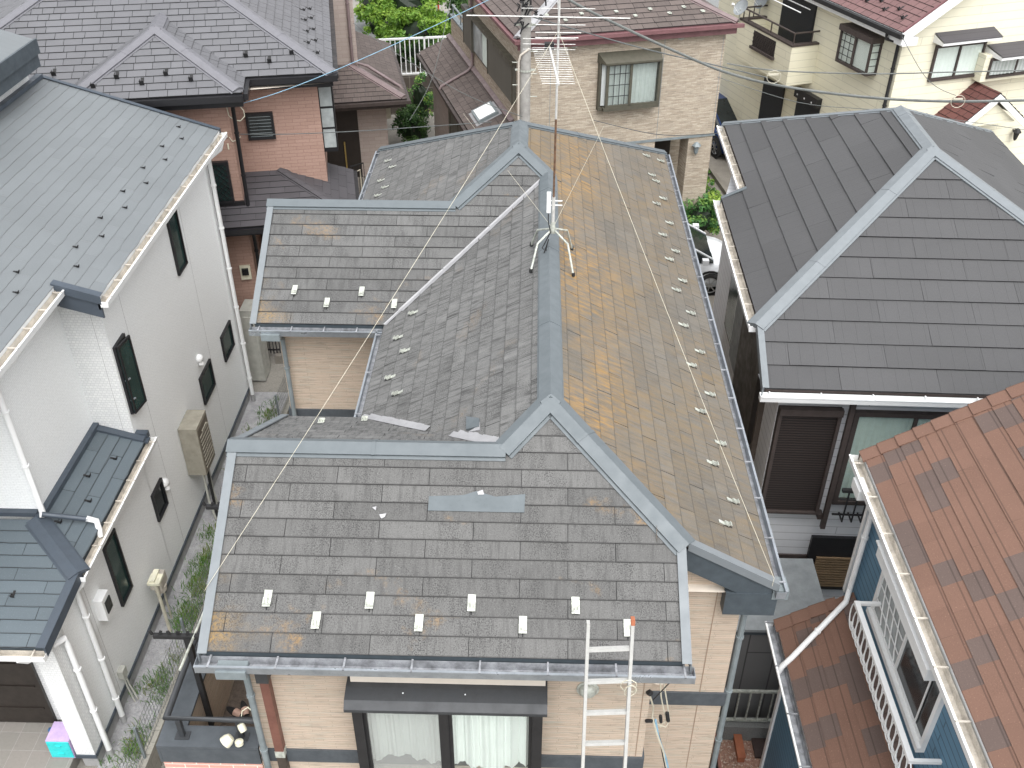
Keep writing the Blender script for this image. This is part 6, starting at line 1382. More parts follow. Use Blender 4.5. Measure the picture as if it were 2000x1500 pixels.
gut((uL, vH+.0, zLd), (uL, vS+.05, zLd), (-1, 0, 0), par=dh, mats=wg, ang=A5, w=.13, h=.10); gut((uL1, vS+.1, dL(uL1, 0)), (uL1, vBk, dL(uL1, 0)), (-1, 0, 0), par=dh, mats=wg, ang=A5, w=.13, h=.10)
m_ = MB(A5); m_.box(uL+.01, uR_, vF_+.012, vF_+.04, zFd-.2, zFd-.01); m_.box(uL+.012, uL+.04, vH, vS, zLd-.2, zLd-.012); m_.box(uL1+.012, uL1+.04, vS, vBk, dL(uL1, 0)-.2, dL(uL1, 0)-.012); m_.box(uL+.05, uL1+.03, vS-.05, vS-.02, zLd-.2, zLd+.0); m_.build('fascia', 'edge_brown', dh)
m_ = MB(A5); m_.face([(uL+.03, vF_+.03, zFd-.17), (uR_, vF_+.03, zFd-.17), (uR_, vF_+.6, zFd-.17), (uL+.03, vF_+.6, zFd-.17)]); m_.face([(uL+.03, vH+.05, zLd-.18), (uL+.8, vH+.05, zLd-.18), (uL+.8, vBk, zLd-.18), (uL+.03, vS, zLd-.18)]); m_.build('soffit', 'siding_greywhite', dh)
du, du1, dv = 3.27, 3.62, 11.32
m_ = MB(A5); wallz(m_, [(du1, 18.9), (du1, 15.75), (du, 15.75), (du, dv), (8.5, dv), (8.5, 18.9), (du1, 18.9)], .25, lambda x, y: min(dF(x, y), zLd)-.08, step=.5, closed=False); m_.build('wall', 'siding_greywhite', dh)
m_ = MB(A5); m_.box(du+.03, 8.45, dv+.03, 18.8, 0, .25); m_.build('foundation', 'foundation', dh)
d1 = WF('-v', dv, A5); d2 = WF('-u', du, A5)
# front: roller shutter, downpipe, window with guard rail, lower lattice window
r1 = d1.rect([(1515, 790), (1640, 795), (1600, 992), (1487, 988)])
m_ = MB(A5); d1.box(m_, r1[0], r1[1], r1[2], r1[3], 0, .07); so_ = m_.build('shutter', 'shutter_brown', dh, label='closed brown roller shutter on the front')
m_ = MB(A5); 
for a in (r1[0], r1[1]-.05): d1.box(m_, a, a+.05, r1[2], r1[3], .07, .11)
d1.box(m_, r1[0], r1[1], r1[3]-.08, r1[3]+.03, .07, .15); d1.box(m_, r1[0], r1[1], r1[2]-.04, r1[2], 0, .12); m_.build('frame', 'edge_brown', so_)
t0_ = d1.px(1648, 775); t1_ = d1.px(1590, 1018)
m_ = MB(A5); xx = r1[1]+.10; d1.box(m_, xx-.035, xx+.035, t1_[1], zFd-.25, .10, .17); d1.box(m_, xx-.10, xx-.03, t1_[1]+.15, t1_[1]+.25, 0, .12); d1.box(m_, xx-.1, xx-.0, zFd-.2, zFd-.1, .02, .17); m_.build('downpipe', 'edge_brown', dh)
r2 = d1.rect([(1655, 798), (1830, 805), (1800, 985), (1618, 978)])
fo = window(dh, d1, (xx+.08, r2[1]+.5, r2[2], r2[3]), frame='edge_brown', glass='glass_clear', cur='curtain_green', back='interior', fw=.07, dep=.08, label='front window with green-grey curtains')
m_ = MB(A5); z0_, z1_ = r2[2]-.12, r2[2]+.42; x0_, x1_ = xx+.10, r2[1]+.5; d1.box(m_, x0_, x1_, z1_+.02, z1_+.07, .25, .31)
x = x0_+.1
while x < x1_: d1.box(m_, x, x+.02, z0_-.02, z1_+.02, .27, .29); d1.box(m_, x, x+.02, z0_-.04, z0_-.02, .08, .29); x += .14
d1.box(m_, x0_, x1_, z1_-.14, z1_-.12, .268, .292); d1.box(m_, x0_, x1_, z0_-.05, z0_-.03, .10, .13); m_.build('window_guard', 'rubber_black', dh)
m_ = MB(A5); zb5 = d1.px(1550, 1085)[1]; d1.box(m_, du-.02, d1.px(1582, 1085)[0], zb5-.05, zb5+.04, 0, .03); m_.build('belt_board', 'edge_brown', dh)
r3 = d1.rect([(1585, 1045), (1700, 1048), (1690, 1180), (1545, 1178)])
m_ = MB(A5); d1.box(m_, r3[0]+.03, r3[1]+.9, 1.0, r3[3], 0, .06); lo_ = m_.build('window', 'black_frame', dh, label='dark lower window with tan slats')
m_ = MB(A5); z = 1.1
while z < r3[3]-.42: d1.box(m_, r3[0]+.16, r3[0]+1.0, z, z+.032, .065, .095); z += .055
plain('slat_tan', (.22, .15, .085, 1), .6); m_.build('slat', 'slat_tan', lo_)
# left wall: windows and sliding shutters seen edge-on
d3 = WF('-u', du, A5)
q0 = at_u(1405, 600, du, A5); q1_ = at_u(1478, 815, du, A5); yA, yB, yC, yD = 15.6, 14.55, 13.75, 12.15
zt5, zb6 = 4.95, 3.35
m_ = MB(A5); d3.box(m_, yB, yA-.05, zb6, zt5, 0, .05); wo5 = m_.build('window', 'edge_brown', dh, label='narrow side window of the grey-white house'); m_ = MB(A5); d3.box(m_, yB+.05, yA-.12, zb6+.05, zt5-.05, .05, .06); m_.build('pane', 'glass_green', wo5)
m_ = MB(A5); d3.box(m_, yC, yB-.02, zb6, zt5, 0, .10); m_.build('window', 'shed_grey', dh, label='pale folded panel between the side windows')
m_ = MB(A5); d3.box(m_, yD, yC-.02, zb6-.1, zt5, 0, .14); m_.build('shutter', 'door_brown', dh, label='dark brown side shutters')
m_ = MB(A5); d3.box(m_, yD-.1, yC+.1, zt5+.0, zt5+.10, 0, .18); d3.box(m_, yD-.1, yC, zb6-.2, zb6-.1, 0, .18); m_.build('shutter_rail', 'pipe_darkbrown', dh)
m_ = MB(A5); d3.box(m_, 11.55, 11.62, 2.9, 4.95, .12, .2); m_.bar(d3.p(11.6, 2.95, .16), d3.p(12.1, 3.2, .06), .05); m_.build('downpipe', 'pipe_darkbrown', dh)
# ================================================================== BLUE HOUSE WITH THE BROWN SHINGLES
bh = thing('house', 'blue boarded house with brown mottled shingle roof, lower right corner', 'house', (6, 6.5, 0))
ZU, ku, xe, ye = 5.4, .654, 4.01, 9.26
sU = pln((-1, 0), ku, ZU, (xe, 0)); nU = nrm((-1, 0), ku)
def sl2(polys, e, z0, k, yend, lab, seed):
    m_ = MB(); shingles(m_, polys, (-1, 0), k, z0, e, row=.215, w=.46, gap=.0, lift=.010, seed=seed, wid=[.30, .34], dmi=2, dprob=.20)
    return m_.build('roof_slope', ['asphalt_shingle_brown', 'slate_under', 'asphalt_shingle_dark'], bh, label=lab)
sl2([[(xe, 3), (xe, ye), (9, ye), (9, 3)]], (xe, 0), ZU, ku, ye, 'large brown mottled shingle slope', 71)
ZL2, kl2, xl, yl = 3.0, .67, 3.25, 8.70; sD = pln((-1, 0), kl2, ZL2, (xl, 0)); xw = 4.13
sl2([[(xl, 3), (xl, yl), (xw, yl), (xw, 3)]], (xl, 0), ZL2, kl2, yl, 'low brown shingle roof over the ground floor', 72)
# overlapping rake shingles along the far verges
def rake(f, n_, x0, x1, y, mat='asphalt_shingle_brown', w=.16, st=.22):
    m_ = MB(); x = x0-.02; i = 0; V = Vector((1, 0, (f(1, 0)-f(0, 0)))).normalized()
    while x < x1-.02:
        p = Vector((x, y, f(x, y))); L = min(st*1.15, (x1-x)/V.x); q = V*L; t = n_*(.030 if i else .03); t2 = n_*.012
        a, b, c, d = p-Vector((0, w, 0)), p+Vector((0, .03, 0)), p+q+Vector((0, .03, 0)), p+q-Vector((0, w, 0))
        m_.face([a+t, d+t2, c+t2, b+t][::-1], uv=[(i*3, 0), (i*3+L, 0), (i*3+L, w), (i*3, w)], tint=random.random()); m_.face([a+t, b+t, b, a]); m_.face([a, d, d+t2, a+t]); m_.face([b, b-Vector((0, 0, .12)), c-Vector((0, 0, .12)), c+t2, b+t])
        x += V.x*st; i += 1
    return m_.build('rake_cap', mat, bh)
rake(sU, nU, xe, 9, ye); rake(sD, nrm((-1, 0), kl2), xl, xw-.2, yl, st=.24)
m_ = MB(); m_.par((xw-.16, 3, sD(xw-.16, 0)+.012), (.14, 0, .14*kl2), (0, yl-3.1, 0), (0, 0, .02)); m_.build('wall_flashing', 'asphalt_shingle_dark', bh)
gw = ('white_paint', 'white_grimy', 'white_grimy')
gut((xe, 3, ZU), (xe, ye+.03, ZU), (-1, 0, 0), par=bh, mats=gw, w=.13, h=.1, br=.6)
gut((xl, 3, ZL2), (xl, yl+.05, ZL2), (-1, 0, 0), par=bh, mats=('white_paint', 'gutter_grime', 'zinc'), w=.12, h=.09, br=.7)
m_ = MB(); m_.box(xe+.012, xe+.04, 3, ye-.02, ZU-.2, ZU-.01); m_.par((xe+.02, ye-.03, ZU-.2), (4, 0, 4*ku), (0, .03, 0), (0, 0, .16)); m_.box(xl+.012, xl+.035, 3, yl-.02, ZL2-.16, ZL2-.01); m_.par((xl+.02, yl-.03, ZL2-.16), (.85, 0, .85*kl2), (0, .03, 0), (0, 0, .14)); m_.build('fascia', 'white_paint', bh)
bx = 4.15
m_ = MB(); wallz(m_, [(9, 9.0), (bx, 9.0), (bx, 3)], 3.2, lambda x, y: min(ZU+.6, sU(x, y))-.05, step=.6, closed=False); m_.build('wall', 'siding_blue', bh)
m_ = MB(); wallz(m_, [(9, 8.5), (3.46, 8.5), (3.46, 3)], .0, lambda x, y: 2.95 if x < 4 else 3.6, step=.6, closed=False); m_.build('lower_wall', 'siding_blue', bh)
m_ = MB(); m_.box(bx-.02, bx+.03, 8.96, 9.03, 3.3, ZU-.1); m_.box(3.43, 3.48, 8.46, 8.53, 0, 2.9); m_.build('corner_trim', 'white_paint', bh)
m_ = MB(); pipe(m_, [(3.92, 8.86, ZU-.16), (3.98, 8.80, ZU-.26), (4.08, 8.72, ZU-.36), (4.08, 8.72, sD(4.05, 0)+.10), (4.0, 8.55, sD(4.0, 0)+.07), (3.30, 8.05, sD(3.30, 0)+.06), (3.20, 8.02, 2.97), (3.17, 8.02, 2.85)], .036, 12); m_.box(3.86, 3.98, 8.72, 8.98, ZU-.28, ZU-.14); m_.build('downpipe', 'white_paint', bh, smooth=True)
b1 = WF('-u', bx)
wy0, wy1, wz0, wz1 = at_u(1793, 1480, bx).y, at_u(1712, 1190, bx).y, 3.98, 4.88
m_ = MB(); b1.box(m_, wy0-.06, wy1+.06, wz0-.07, wz0, 0, .09); b1.box(m_, wy0-.06, wy1+.06, wz1, wz1+.06, 0, .05)
for a in (wy0-.06, wy1): b1.box(m_, a, a+.06, wz0, wz1, 0, .05)
am = wy0+(wy1-wy0)*.52; b1.box(m_, wy0, wy1, wz0, wz0+.03, .01, .045); b1.box(m_, am-.02, am+.02, wz0, wz1, .02, .04)
bwn = m_.build('window', 'white_paint', bh)
m_ = MB(); b1.box(m_, wy0, wy1, wz0, wz1, .004, .02); m_.build('pane', 'glass_dark', bwn)
m_ = MB(); b1.box(m_, am+.02, wy1, wz0+.03, wz1, .021, .026); m_.build('pane', 'glass_pale', bwn)
m_ = MB()
for i in range(1, 5): a = am+.02+(wy1-am-.02)*i/5; m_.tube([b1.p(a-.12+.24*t/6, wz0+.05+(wz1-wz0-.1)*(.5+.5*sin((t/6-.5)*2.4)), .045) for t in range(7)], .008, 5)
for i in range(1, 4): z = wz0+(wz1-wz0)*i/4; b1.box(m_, am+.03, wy1-.02, z, z+.012, .035, .045)
m_.build('glazing_bar', 'white_paint', bwn); m_ = MB(); b1.box(m_, wy0+.22, wy0+.24, wz0+.03, wz1, .03, .04); m_.build('glazing_bar', 'white_paint', bwn)
m_ = MB(); hy0, hy1 = at_u(1806, 1340, bx-.2).y-.02, at_u(1726, 1070, bx-.2).y+.05
b1.box(m_, hy0, hy1, wz1+.10, wz1+.28, 0, .24); m_.par(b1.p(hy0-.03, wz1+.281, 0), (0, hy1-hy0+.06, 0), b1.p(0, 0, .27)-b1.p(0, 0, 0), (0, 0, .02)); m_.build('shutter_box', 'white_paint', bh)
# white balcony rail with looped scrolls
ry0, ry1, rzt, rzb, rd_ = at_u(1785, 1478, bx-.30).y, at_u(1668, 1192, bx-.30).y, 4.22, 3.86, .30
m_ = MB(); b1.box(m_, ry0, ry1, rzt-.03, rzt+.015, rd_-.03, rd_+.03)
for a in (ry0, ry1-.04): b1.box(m_, a, a+.04, rzt-.03, rzt+.01, 0, rd_-.03)
b1.box(m_, ry0, ry1, rzb-.0, rzb+.02, rd_-.01, rd_+.01); ro = m_.build('window_rail', 'white_paint', bh)
m_ = MB(); a = ry0+.05; r_ = .075
while a < ry1-.05:
    m_.tube([b1.p(a+r_*1.7*sin(t*2*pi/16), (rzt+rzb)/2-.03+.20*cos(t*2*pi/16), rd_+.003) for t in range(17)], .0085, 5, cap=False); a += .125
m_.build('scrollwork', 'white_paint', ro)
# ================================================================== SHED, RAILS AND YARD THINGS
sh = thing('garden_shed', 'low grey metal shed with a flat sheet roof between the houses', 'shed', (3.4, 9.9, 0))
m_ = MB(); m_.par((2.62, 9.36, 2.02), (1.7, 0, 0), (0, 1.35, .07), (0, 0, .05)); m_.build('roof', 'shed_grey', sh)
m_ = MB(); m_.box(2.66, 4.28, 9.42, 10.6, 0, 2.01); m_.build('body', 'shed_side', sh)
m_ = MB(); m_.box(2.64, 4.3, 9.39, 9.415, 1.93, 2.0); m_.build('edge_trim', 'fascia_slate', sh)
rl = thing('metal_railing', 'pale metal railing of upright bars in front of the grey shed', 'railing', (3.3, 9.12, .3))
m_ = MB(); m_.box(2.60, 3.96, 9.10, 9.14, 1.00, 1.035); m_.box(2.60, 3.96, 9.10, 9.14, .33, .365); rf = m_.build('rail', 'galvanised', rl)
for i in range(9):
    m_ = MB(); x = 2.62+i*.164; m_.box(x, x+.02, 9.105, 9.135, .365, 1.0); m_.build('upright_bar', 'galvanised', rl)
m_ = MB(); m_.box(2.5, 4.1, 9.02, 9.2, 0, .30); o = m_.build('kerb', 'asphalt', None); tag(o, 'dark concrete kerb under the metal railing', 'kerb')
bf = thing('side_fence', 'black barred fence running along the right wall at the bottom', 'fence', (2.55, 7.5, 0))
m_ = MB(); m_.box(2.60, 2.64, 5.6, 9.0, 1.1, 1.15); m_.build('rail', 'pipe_brown', bf)
for i in range(26):
    m_ = MB(); y = 5.65+i*.13; m_.box(2.6, 2.62, y, y+.05, .05, 1.1); m_.build('slat', 'rubber_black', bf)
q = at_z(1488, 1462, .02); m_ = MB(); m_.box(q.x-.13, q.x+.13, q.y-.16, q.y+.16, .005, .05); o = m_.build('paving_slab', 'paver_dark'); tag(o, 'square dark brown slab lying on the pink pebbles', 'slab')
q = at_z(1443, 1462, .05); pt_ = thing('plant_pot', 'terracotta trough at the edge of the pink pebbles', 'plant pot', (q.x, q.y, 0))
m_ = MB(); m_.box(q.x-.05, q.x+.05, q.y-.2, q.y+.2, .0, .12); m_.build('trough', 'terracotta', pt_)
m_ = MB(); m_.box(q.x-.06, q.x+.06, q.y-.21, q.y+.21, .12, .135); m_.build('rim', 'terracotta', pt_)
# ---- back railing and retaining ground
wfn = thing('white_fence', 'white railing on the retaining wall below the bright green bushes', 'fence', (-2, 33.4, 2.06), ang=11)
m_ = MB(11); m_.box(.6, 16, 33.36, 33.42, 3.30, 3.36); m_.box(.6, 16, 33.36, 33.42, 2.14, 2.18); m_.build('rail', 'white_paint', wfn)
x = -1.2
def vis(x): return .7 < x < 3.4 or 12.6 < x < 15
while x < 15:
    if vis(x):
        m_ = MB(11); m_.box(x, x+.03, 33.37, 33.41, 2.18, 3.30); m_.build('upright_bar', 'white_paint', wfn)
    x += .16
x = .72
while x < 15:
    m_ = MB(11); m_.box(x, x+.06, 33.36, 33.42, 2.06, 3.36); m_.build('post', 'white_paint', wfn); x += 1.92
# ---- low block planter wall, kerb by the blue car
m_ = MB(16.5); q = at_z(1366, 368, 1.4, 16.5); q2 = at_z(1391, 392, 1.4, 16.5); m_.box(q2.x-.22, q2.x, q2.y-.1, q.y+.5, .8, 1.4); o = m_.build('block_wall', 'block_wall'); tag(o, 'short tan block wall beside the ivy bush', 'wall')
m_ = MB(); a, b = at_z(1372, 318, .84), at_z(1425, 395, .84); d_ = (b-a).normalized(); n_ = Vector((-d_.y, d_.x, 0)); 
if n_.x < 0: n_ = -n_
m_.par(a-d_*1, (b-a)+d_*3, n_*.12, dz*.12); o = m_.build('kerb', 'concrete'); tag(o, 'thin concrete kerb in front of the blue car', 'kerb')
kb = a
# ---- foliage
def rnd_dir(rg):
    z = rg.uniform(-.6, 1); t = rg.random()*2*pi; r = math.sqrt(1-z*z); return Vector((r*cos(t), r*sin(t), z))
def foliage(mb, c, rad, n, ls, rg, clumps=26, zmin=None):
    c = Vector(c); cl = []
    for _ in range(clumps):
        d = rnd_dir(rg); k = rg.uniform(.55, .98); cl.append((Vector((d.x*rad[0], d.y*rad[1], d.z*rad[2]))*k, rg.uniform(.22, .42), rg.random()))
    for _ in range(n):
        o, cr_, ct = cl[rg.randrange(clumps)]; d = rnd_dir(rg); p = c+o+d*cr_*min(rad)*rg.uniform(.5, 1.05)
        if zmin is not None and p.z < zmin: continue
        nn_ = (d+rnd_dir(rg)*.7).normalized(); u = nn_.orthogonal().normalized(); a = rg.random()*6.28; u = (u*cos(a)+nn_.cross(u)*sin(a)); w = nn_.cross(u); s = ls*rg.uniform(.6, 1.3)
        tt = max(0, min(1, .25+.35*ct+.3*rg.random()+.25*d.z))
        mb.face([p-u*s, p-w*s*.45+nn_*s*.1, p+u*s, p+w*s*.45+nn_*s*.1], tint=tt)
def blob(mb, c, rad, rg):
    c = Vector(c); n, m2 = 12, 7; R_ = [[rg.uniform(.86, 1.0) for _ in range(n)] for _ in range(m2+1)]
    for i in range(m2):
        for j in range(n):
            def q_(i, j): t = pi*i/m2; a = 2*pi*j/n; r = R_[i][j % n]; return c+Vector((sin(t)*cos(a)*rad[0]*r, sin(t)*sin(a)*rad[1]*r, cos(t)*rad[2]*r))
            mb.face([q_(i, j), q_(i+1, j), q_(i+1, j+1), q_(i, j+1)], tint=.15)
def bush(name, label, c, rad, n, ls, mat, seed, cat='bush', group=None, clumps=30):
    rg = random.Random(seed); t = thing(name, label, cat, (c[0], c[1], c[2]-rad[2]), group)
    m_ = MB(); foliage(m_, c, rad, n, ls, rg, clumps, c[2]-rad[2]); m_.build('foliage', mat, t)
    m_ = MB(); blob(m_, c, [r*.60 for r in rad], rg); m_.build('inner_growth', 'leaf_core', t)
    m_ = MB()
    for k in range(5): a = k*1.26; m_.tube([(c[0], c[1], c[2]-rad[2]), (c[0]+cos(a)*rad[0]*.25, c[1]+sin(a)*rad[1]*.25, c[2]-rad[2]*.3), (c[0]+cos(a)*rad[0]*.6, c[1]+sin(a)*rad[1]*.6, c[2]+rad[2]*.2)], .03, 5, r1=.01)
    m_.build('branch', 'bark', t); return t
def bz(px, py, z): q = at_z(px, py, z); return (q.x, q.y, z)
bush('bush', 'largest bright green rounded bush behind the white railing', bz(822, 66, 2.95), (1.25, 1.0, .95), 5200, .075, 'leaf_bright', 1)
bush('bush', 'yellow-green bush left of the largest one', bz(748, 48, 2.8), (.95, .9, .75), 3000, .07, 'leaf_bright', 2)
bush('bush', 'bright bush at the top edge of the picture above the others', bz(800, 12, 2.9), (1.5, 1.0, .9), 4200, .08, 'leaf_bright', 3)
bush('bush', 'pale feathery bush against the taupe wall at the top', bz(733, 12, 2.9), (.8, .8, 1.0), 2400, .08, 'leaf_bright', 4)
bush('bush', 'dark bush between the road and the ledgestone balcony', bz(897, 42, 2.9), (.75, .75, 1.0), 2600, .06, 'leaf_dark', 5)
for i, (x, w) in enumerate(((775, .7), (815, .7), (845, .6))):
    bush('hedge', 'dark green hedge directly behind the white railing, %s piece' % ('left', 'middle', 'right')[i], (bz(x, 118, 2.6)[0]-.1, bz(x, 118, 2.6)[1]+.75, 2.6), (w, .35, .62), 1700, .05, 'leaf_dark', 20+i, 'hedge')
bush('shrub', 'dense dark shrub growing between the two shuttered walls', bz(806, 250, 1.5), (.55, .9, .9), 3200, .05, 'leaf_dark', 6, 'shrub')
bush('shrub', 'light young shrub against the retaining wall', bz(822, 195, 1.8), (.45, .5, .9), 1400, .045, 'leaf_ivy', 7, 'shrub')
bush('ivy_bush', 'round ivy bush with yellow-green tips by the white car', bz(1366, 428, 1.55), (.62, .6, .62), 5200, .05, 'leaf_ivy', 8)
for i, (x, y) in enumerate(((1480, 18), (1446, 90))): bush('hedge', ('hedge by the grey road beyond the ledgestone roof', 'hedge seen through the railing right of the ledgestone house')[i], bz(x-30, y+(0 if i else -6), 2.6), (.6, .5, .6), 1300, .05, 'leaf_dark', 30+i, 'hedge')
rgk = random.Random(3); m_ = MB(); aa, bb_ = at_z(1368, 325, .9), at_z(1412, 392, .9)
for i in range(9):
    c = aa.lerp(bb_, i/8)-Vector((.12, 0, 0)); foliage(m_, (c.x, c.y, .86), (.30, .38, .18), 260, .045, rgk, 9, .81)
o = m_.build('kerb_weeds', 'leaf_ivy'); tag(o, 'strip of green weeds along the drive beside the blue car', 'weeds', kind='stuff')
# ---- bollards on the road and bicycle
for i, px in enumerate((857,)):
    q = at_z(px, 38, 2.02); t = thing('marker_post', 'thin red and white marker post on the far road', 'post', (q.x, q.y, 2.02)); m_ = MB(); m_.tube([(q.x, q.y, 2.02), (q.x, q.y, 2.75)], .035, 8); m_.build('lower_post', 'red_paint', t); m_ = MB(); m_.tube([(q.x, q.y, 2.75), (q.x, q.y, 2.95)], .035, 8); m_.build('upper_post', 'white_paint', t)
# ---- cars
def car(name, label, loc, ang, paint, L=4.0, Wd=1.68, Hh=1.5):
    t = thing(name, label, 'car', loc); M4 = Matrix.Translation(Vector(loc)) @ Matrix.Rotation(R(ang), 4, 'Z')
    def build(mb, nm, mat, par=t, **k): mb.v = [M4 @ v for v in mb.v]; return mb.build(nm, mat, par, **k)
    hw_ = Wd/2
    st = [(-L/2, .55, .30, .55), (-L/2+.08, .82, .24, .85), (-L/2+.5, .96, .20, .98), (-.9, .99, .18, 1.0), (0, .97, .18, 1.0), (.75, .95, .18, 1.0), (1.05, .93, .2, .99), (1.5, .84, .22, .95), (L/2-.22, .72, .26, .86), (L/2-.06, .60, .30, .72), (L/2, .48, .36, .55)]
    def ring(x, zt, zb, ws): 
        w = hw_*ws; return [(x, -w*.92, zb), (x, -w, zb+.18), (x, -w, (zb+zt)/2+.05), (x, -w*.95, zt-.10), (x, -w*.80, zt), (x, -w*.35, zt+.035), (x, w*.35, zt+.035), (x, w*.80, zt), (x, w*.95, zt-.10), (x, w, (zb+zt)/2+.05), (x, w, zb+.18), (x, w*.92, zb)]
    m_ = MB(); rs = [ring(*s) for s in st]
    for i in range(len(rs)-1):
        for k in range(11): m_.face([rs[i][k], rs[i+1][k], rs[i+1][k+1], rs[i][k+1]][::-1])
    m_.face(rs[0]); m_.face(rs[-1][::-1]); bo = build(m_, 'body', paint, smooth=True)
    gs = [(-L/2+.15, .90, .93, .90), (-L/2+.55, Hh-.10, .90, .86), (-.6, Hh, .93, .90), (.25, Hh-.02, .94, .90), (1.25, .92, .92, .90)]
    m_ = MB(); m2_ = MB()
    for i in range(len(gs)-1):
        (x0, z0, b0_, w0_), (x1, z1, b1_, w1_) = gs[i], gs[i+1]
        A = [(x0, s*hw_*a, z) for s, a, z in ((-1, .95, .88), (-1, .80, z0), (1, .80, z0), (1, .95, .88))]; B = [(x1, s*hw_*a, z) for s, a, z in ((-1, .95, .88), (-1, .80, z1), (1, .80, z1), (1, .95, .88))]
        for k in range(3):
            tgt = m2_ if (k == 1 and 1 <= i <= 2) else m_
            tgt.face([A[k], B[k], B[k+1], A[k+1]][::-1])
    for i in (1, 2, 3):
        x, z = gs[i][0], gs[i][1]
        for s in (-1, 1): m2_.bar((x, s*hw_*.95, .9), (x, s*hw_*.805, z), .04, .02)
    for s in (-1, 1):
        for i in range(len(gs)-1): m2_.bar((gs[i][0], s*hw_*.80, gs[i][1]), (gs[i+1][0], s*hw_*.80, gs[i+1][1]), .05, .04)
    build(m_, 'glasshouse', 'glass_dark'); build(m2_, 'roof', paint)
    for x in (-L/2+.72, L/2-.78):
        for s in (-1, 1):
            m_ = MB(); m_.lathe((x, s*(hw_-.16), .31), (0, s, 0), [(.2, 0), (.30, .01), (.31, .05), (.31, .14), (.28, .175), (.21, .18)], 20); w_ = build(m_, 'wheel', 'tyre', smooth=True)
            m_ = MB(); m_.lathe((x, s*(hw_-.005), .31), (0, s, 0), [(.001, .012), (.05, .012), (.05, .0)], 12)
            for k in range(7): a = k*2*pi/7; m_.bar((x, s*(hw_-.0), .31), (x+cos(a)*.20, s*(hw_+.002), .31+sin(a)*.20), .035, .02)
            m_.tube([(x+cos(a)*.205, s*(hw_-.0), .31+sin(a)*.205) for a in [i*2*pi/20 for i in range(21)]], .014, 5); build(m_, 'rim', 'alloy', w_)
            m_ = MB(); m_.lathe((x, s*(hw_-.02), .33), (0, s, 0), [(.36, .0), (.37, .018), (.31, .018)], 20); build(m_, 'wheel_arch', 'rubber_black')
    for s in (-1, 1):
        m_ = MB(); m_.lathe((L/2-.17, s*hw_*.72, .68), (.8, s*.3, .35), [(.001, .05), (.09, .04), (.11, .0), (.001, -.02)], 12); build(m_, 'headlight', 'glass_pale')
        m_ = MB(); m_.box(.95, 1.1, s*(hw_+.02)-.0, s*(hw_+.16), .92, 1.05); build(m_, 'wing_mirror', paint)
    m_ = MB(); m_.box(L/2-.02, L/2+.02, -.5, .5, .36, .50); build(m_, 'grille', 'rubber_black')
    return t
qw = at_z(1383, 577, .80)
car('parked_car', 'white car half hidden behind the black roof, parked by the ivy bush', (qw.x-1.22, qw.y+.80, .80), 0, 'car_white')
qb_ = at_z(1393, 306, .84); A_ = R(-72)
car('parked_car', 'dark blue car parked beyond the ledgestone house', (qb_.x+.84*cos(R(18))-1.22*cos(A_), qb_.y+.84*sin(R(18))-1.22*sin(A_), .84), -72, 'car_blue')
# ---- utility pole and its cables
PY = 21.0; pq = at_v(1026, 150, PY); pl = thing('utility_pole', 'round grey concrete utility pole behind the rear ridge', 'utility pole', (pq.x, PY, .8))
m_ = MB(); m_.tube([(pq.x, PY, .8), (pq.x, PY, 6), (pq.x, PY, 11.5)], .125, 16, r1=.10); m_.build('shaft', 'concrete_pole', pl, smooth=True)
def pz(y): return at_v(1024, y, PY).z
for y in (138, 50):
    m_ = MB(); m_.lathe((pq.x, PY, pz(y)), (0, 0, 1), [(.135, 0), (.135, .04)], 16); m_.bar((pq.x-.22, PY, pz(y)+.02), (pq.x+.22, PY, pz(y)+.02), .03, .04); m_.build('band', 'galvanised', pl)
for i in range(5):
    y = 100+i*22
    m_ = MB(); m_.tube([(pq.x-.1, PY, pz(y)), (pq.x-.28 if i % 2 else pq.x+.26, PY, pz(y))], .010, 6); m_.build('step_bolt', 'galvanised', pl)
m_ = MB(); rgp = random.Random(4); c = Vector((pq.x+.05, PY-.18, pz(18)))
for i in range(16): a = c+Vector((rgp.uniform(-.28, .28), rgp.uniform(-.1, .1), rgp.uniform(-.35, .4))); b = a+Vector((rgp.uniform(-.2, .2), 0, rgp.uniform(-.25, .25))); m_.tube([a, (a+b)/2+Vector((.05, 0, .05)), b], .018, 5)
for i in range(6): a = c+Vector((-.25+i*.1, 0, .25-i*.08)); m_.lathe(a, (.2, 0, 1), [(.02, 0), (.05, .02), (.02, .05), (.045, .08), (.01, .1)], 8)
m_.build('cable_clamps', 'rubber_black', pl)
m_ = MB(); m_.tube([(pq.x-.14, PY-.03, 1.5), (pq.x-.14, PY-.03, pz(120)), (pq.x-.1, PY-.1, pz(105)), (pq.x+.08, PY-.12, pz(92))], .025, 8); m_.build('conduit', 'panel_pale', pl, smooth=True)
def cable(label, pts, r, mat, y=18.5, cat='cable', group='overhead cables'):
    m_ = MB(); P_ = [at_v(p[0], p[1], p[2] if len(p) > 2 else y) for p in pts]; out = []
    for i in range(len(P_)-1):
        p0, p1, p2, p3 = P_[max(i-1, 0)], P_[i], P_[i+1], P_[min(i+2, len(P_)-1)]
        for s in range(6):
            t = s/6; out.append(((p1*2)+(p2-p0)*t+(p0*2-p1*5+p2*4-p3)*t*t+(p1*3-p0-p2*3+p3)*t**3)*.5)
    out.append(P_[-1]); m_.tube(out, r, 7); o = m_.build('overhead_cable', mat, smooth=True); tag(o, label, cat, group); return o
cable('thickest grey cable sweeping down over the ledgestone and cream houses', [(1060, -40), (1112, 0), (1210, 50), (1330, 105), (1430, 145), (1550, 172), (1720, 192), (1880, 198), (2060, 194)], .026, 'wire_grey')
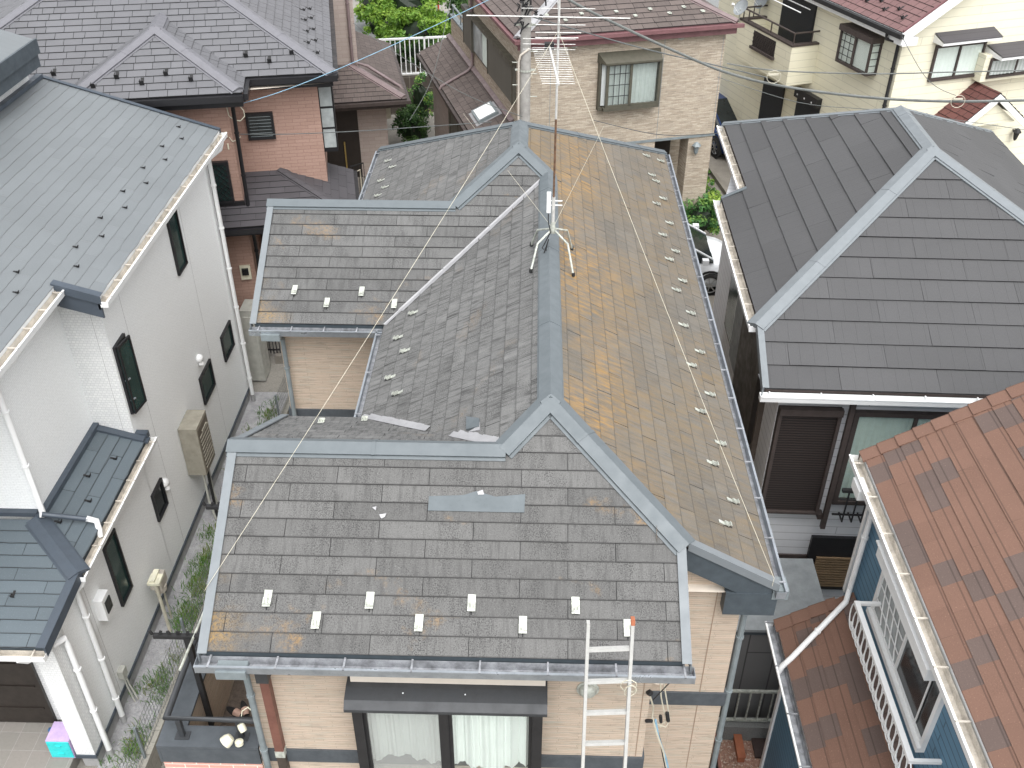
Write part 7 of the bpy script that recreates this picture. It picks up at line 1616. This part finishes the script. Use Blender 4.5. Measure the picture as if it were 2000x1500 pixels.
cable('thin dark cable crossing the ledgestone wall just under the thick one', [(1030, 30, 20.8), (1090, 48, 20), (1250, 93, 19.3), (1400, 128, 19), (1500, 152, 18.7)], .012, 'wire_dark')
cable('thin cable running level across the cream walls to the right edge', [(1420, 124), (1520, 138), (1700, 144), (1850, 141), (2060, 136)], .012, 'wire_grey')
cable('light blue service cable rising from the pink house to the pole', [(470, 203, 18.6), (560, 175, 18.9), (700, 118, 19.5), (860, 45, 20.3), (1015, -30, 21)], .007, 'wire_blue')
cable('dark cable running level from the pink wall towards the pole', [(468, 262, 18.8), (560, 262, 19), (700, 256, 19.3), (850, 246, 19.8), (960, 238, 20.2)], .009, 'wire_dark')
cable('thin grey wire from the taupe house down towards the rear ridge', [(690, 45, 26), (760, 95, 24.5), (900, 180, 22), (1020, 228, 20)], .008, 'wire_grey')
cable('hairline wire sloping over the skylight roof', [(880, 0, 21), (845, 150, 20.5), (800, 235, 20.2)], .006, 'wire_grey')
cable('faint lower wire of the bundle crossing the cream wall', [(1400, 150, 19), (1560, 200, 18.6), (1700, 214, 18.6), (1850, 232, 18.4), (2060, 262, 18.3)], .006, 'wire_grey')
cable('thin wire from the ledgestone corner past the black roof', [(1160, 235, 20.6), (1280, 262, 20), (1380, 262, 19.5), (1490, 250, 19)], .008, 'wire_dark')
cable('slack wire drooping in front of the cream wall', [(1762, 72, 19), (1800, 140, 18.8), (1830, 170, 18.7), (1868, 187, 18.6)], .006, 'wire_grey')
m_ = MB(); m_.tube([at_v(760+a, 130+b, 19) for a, b in ((0, 0),)]+[at_v(761, 131, 19)], .001, 3) if False else None
for lab, px, py in (('cable loop with white clips hanging near the cream balcony', 1512, 146), ('small cable loop hanging in front of the cream wall', 1872, 194)):
    m_ = MB(); c = at_v(px, py, 18.45); m_.tube([c+Vector((.13*cos(a), 0, .12*sin(a)-.04)) for a in [i*2*pi/14 for i in range(15)]], .006, 5); m_.bar(c-Vector((.1, 0, .0)), c+Vector((.08, 0, .01)), .03); o = m_.build('cable_loop', 'wire_pale'); tag(o, lab, 'cable loop')
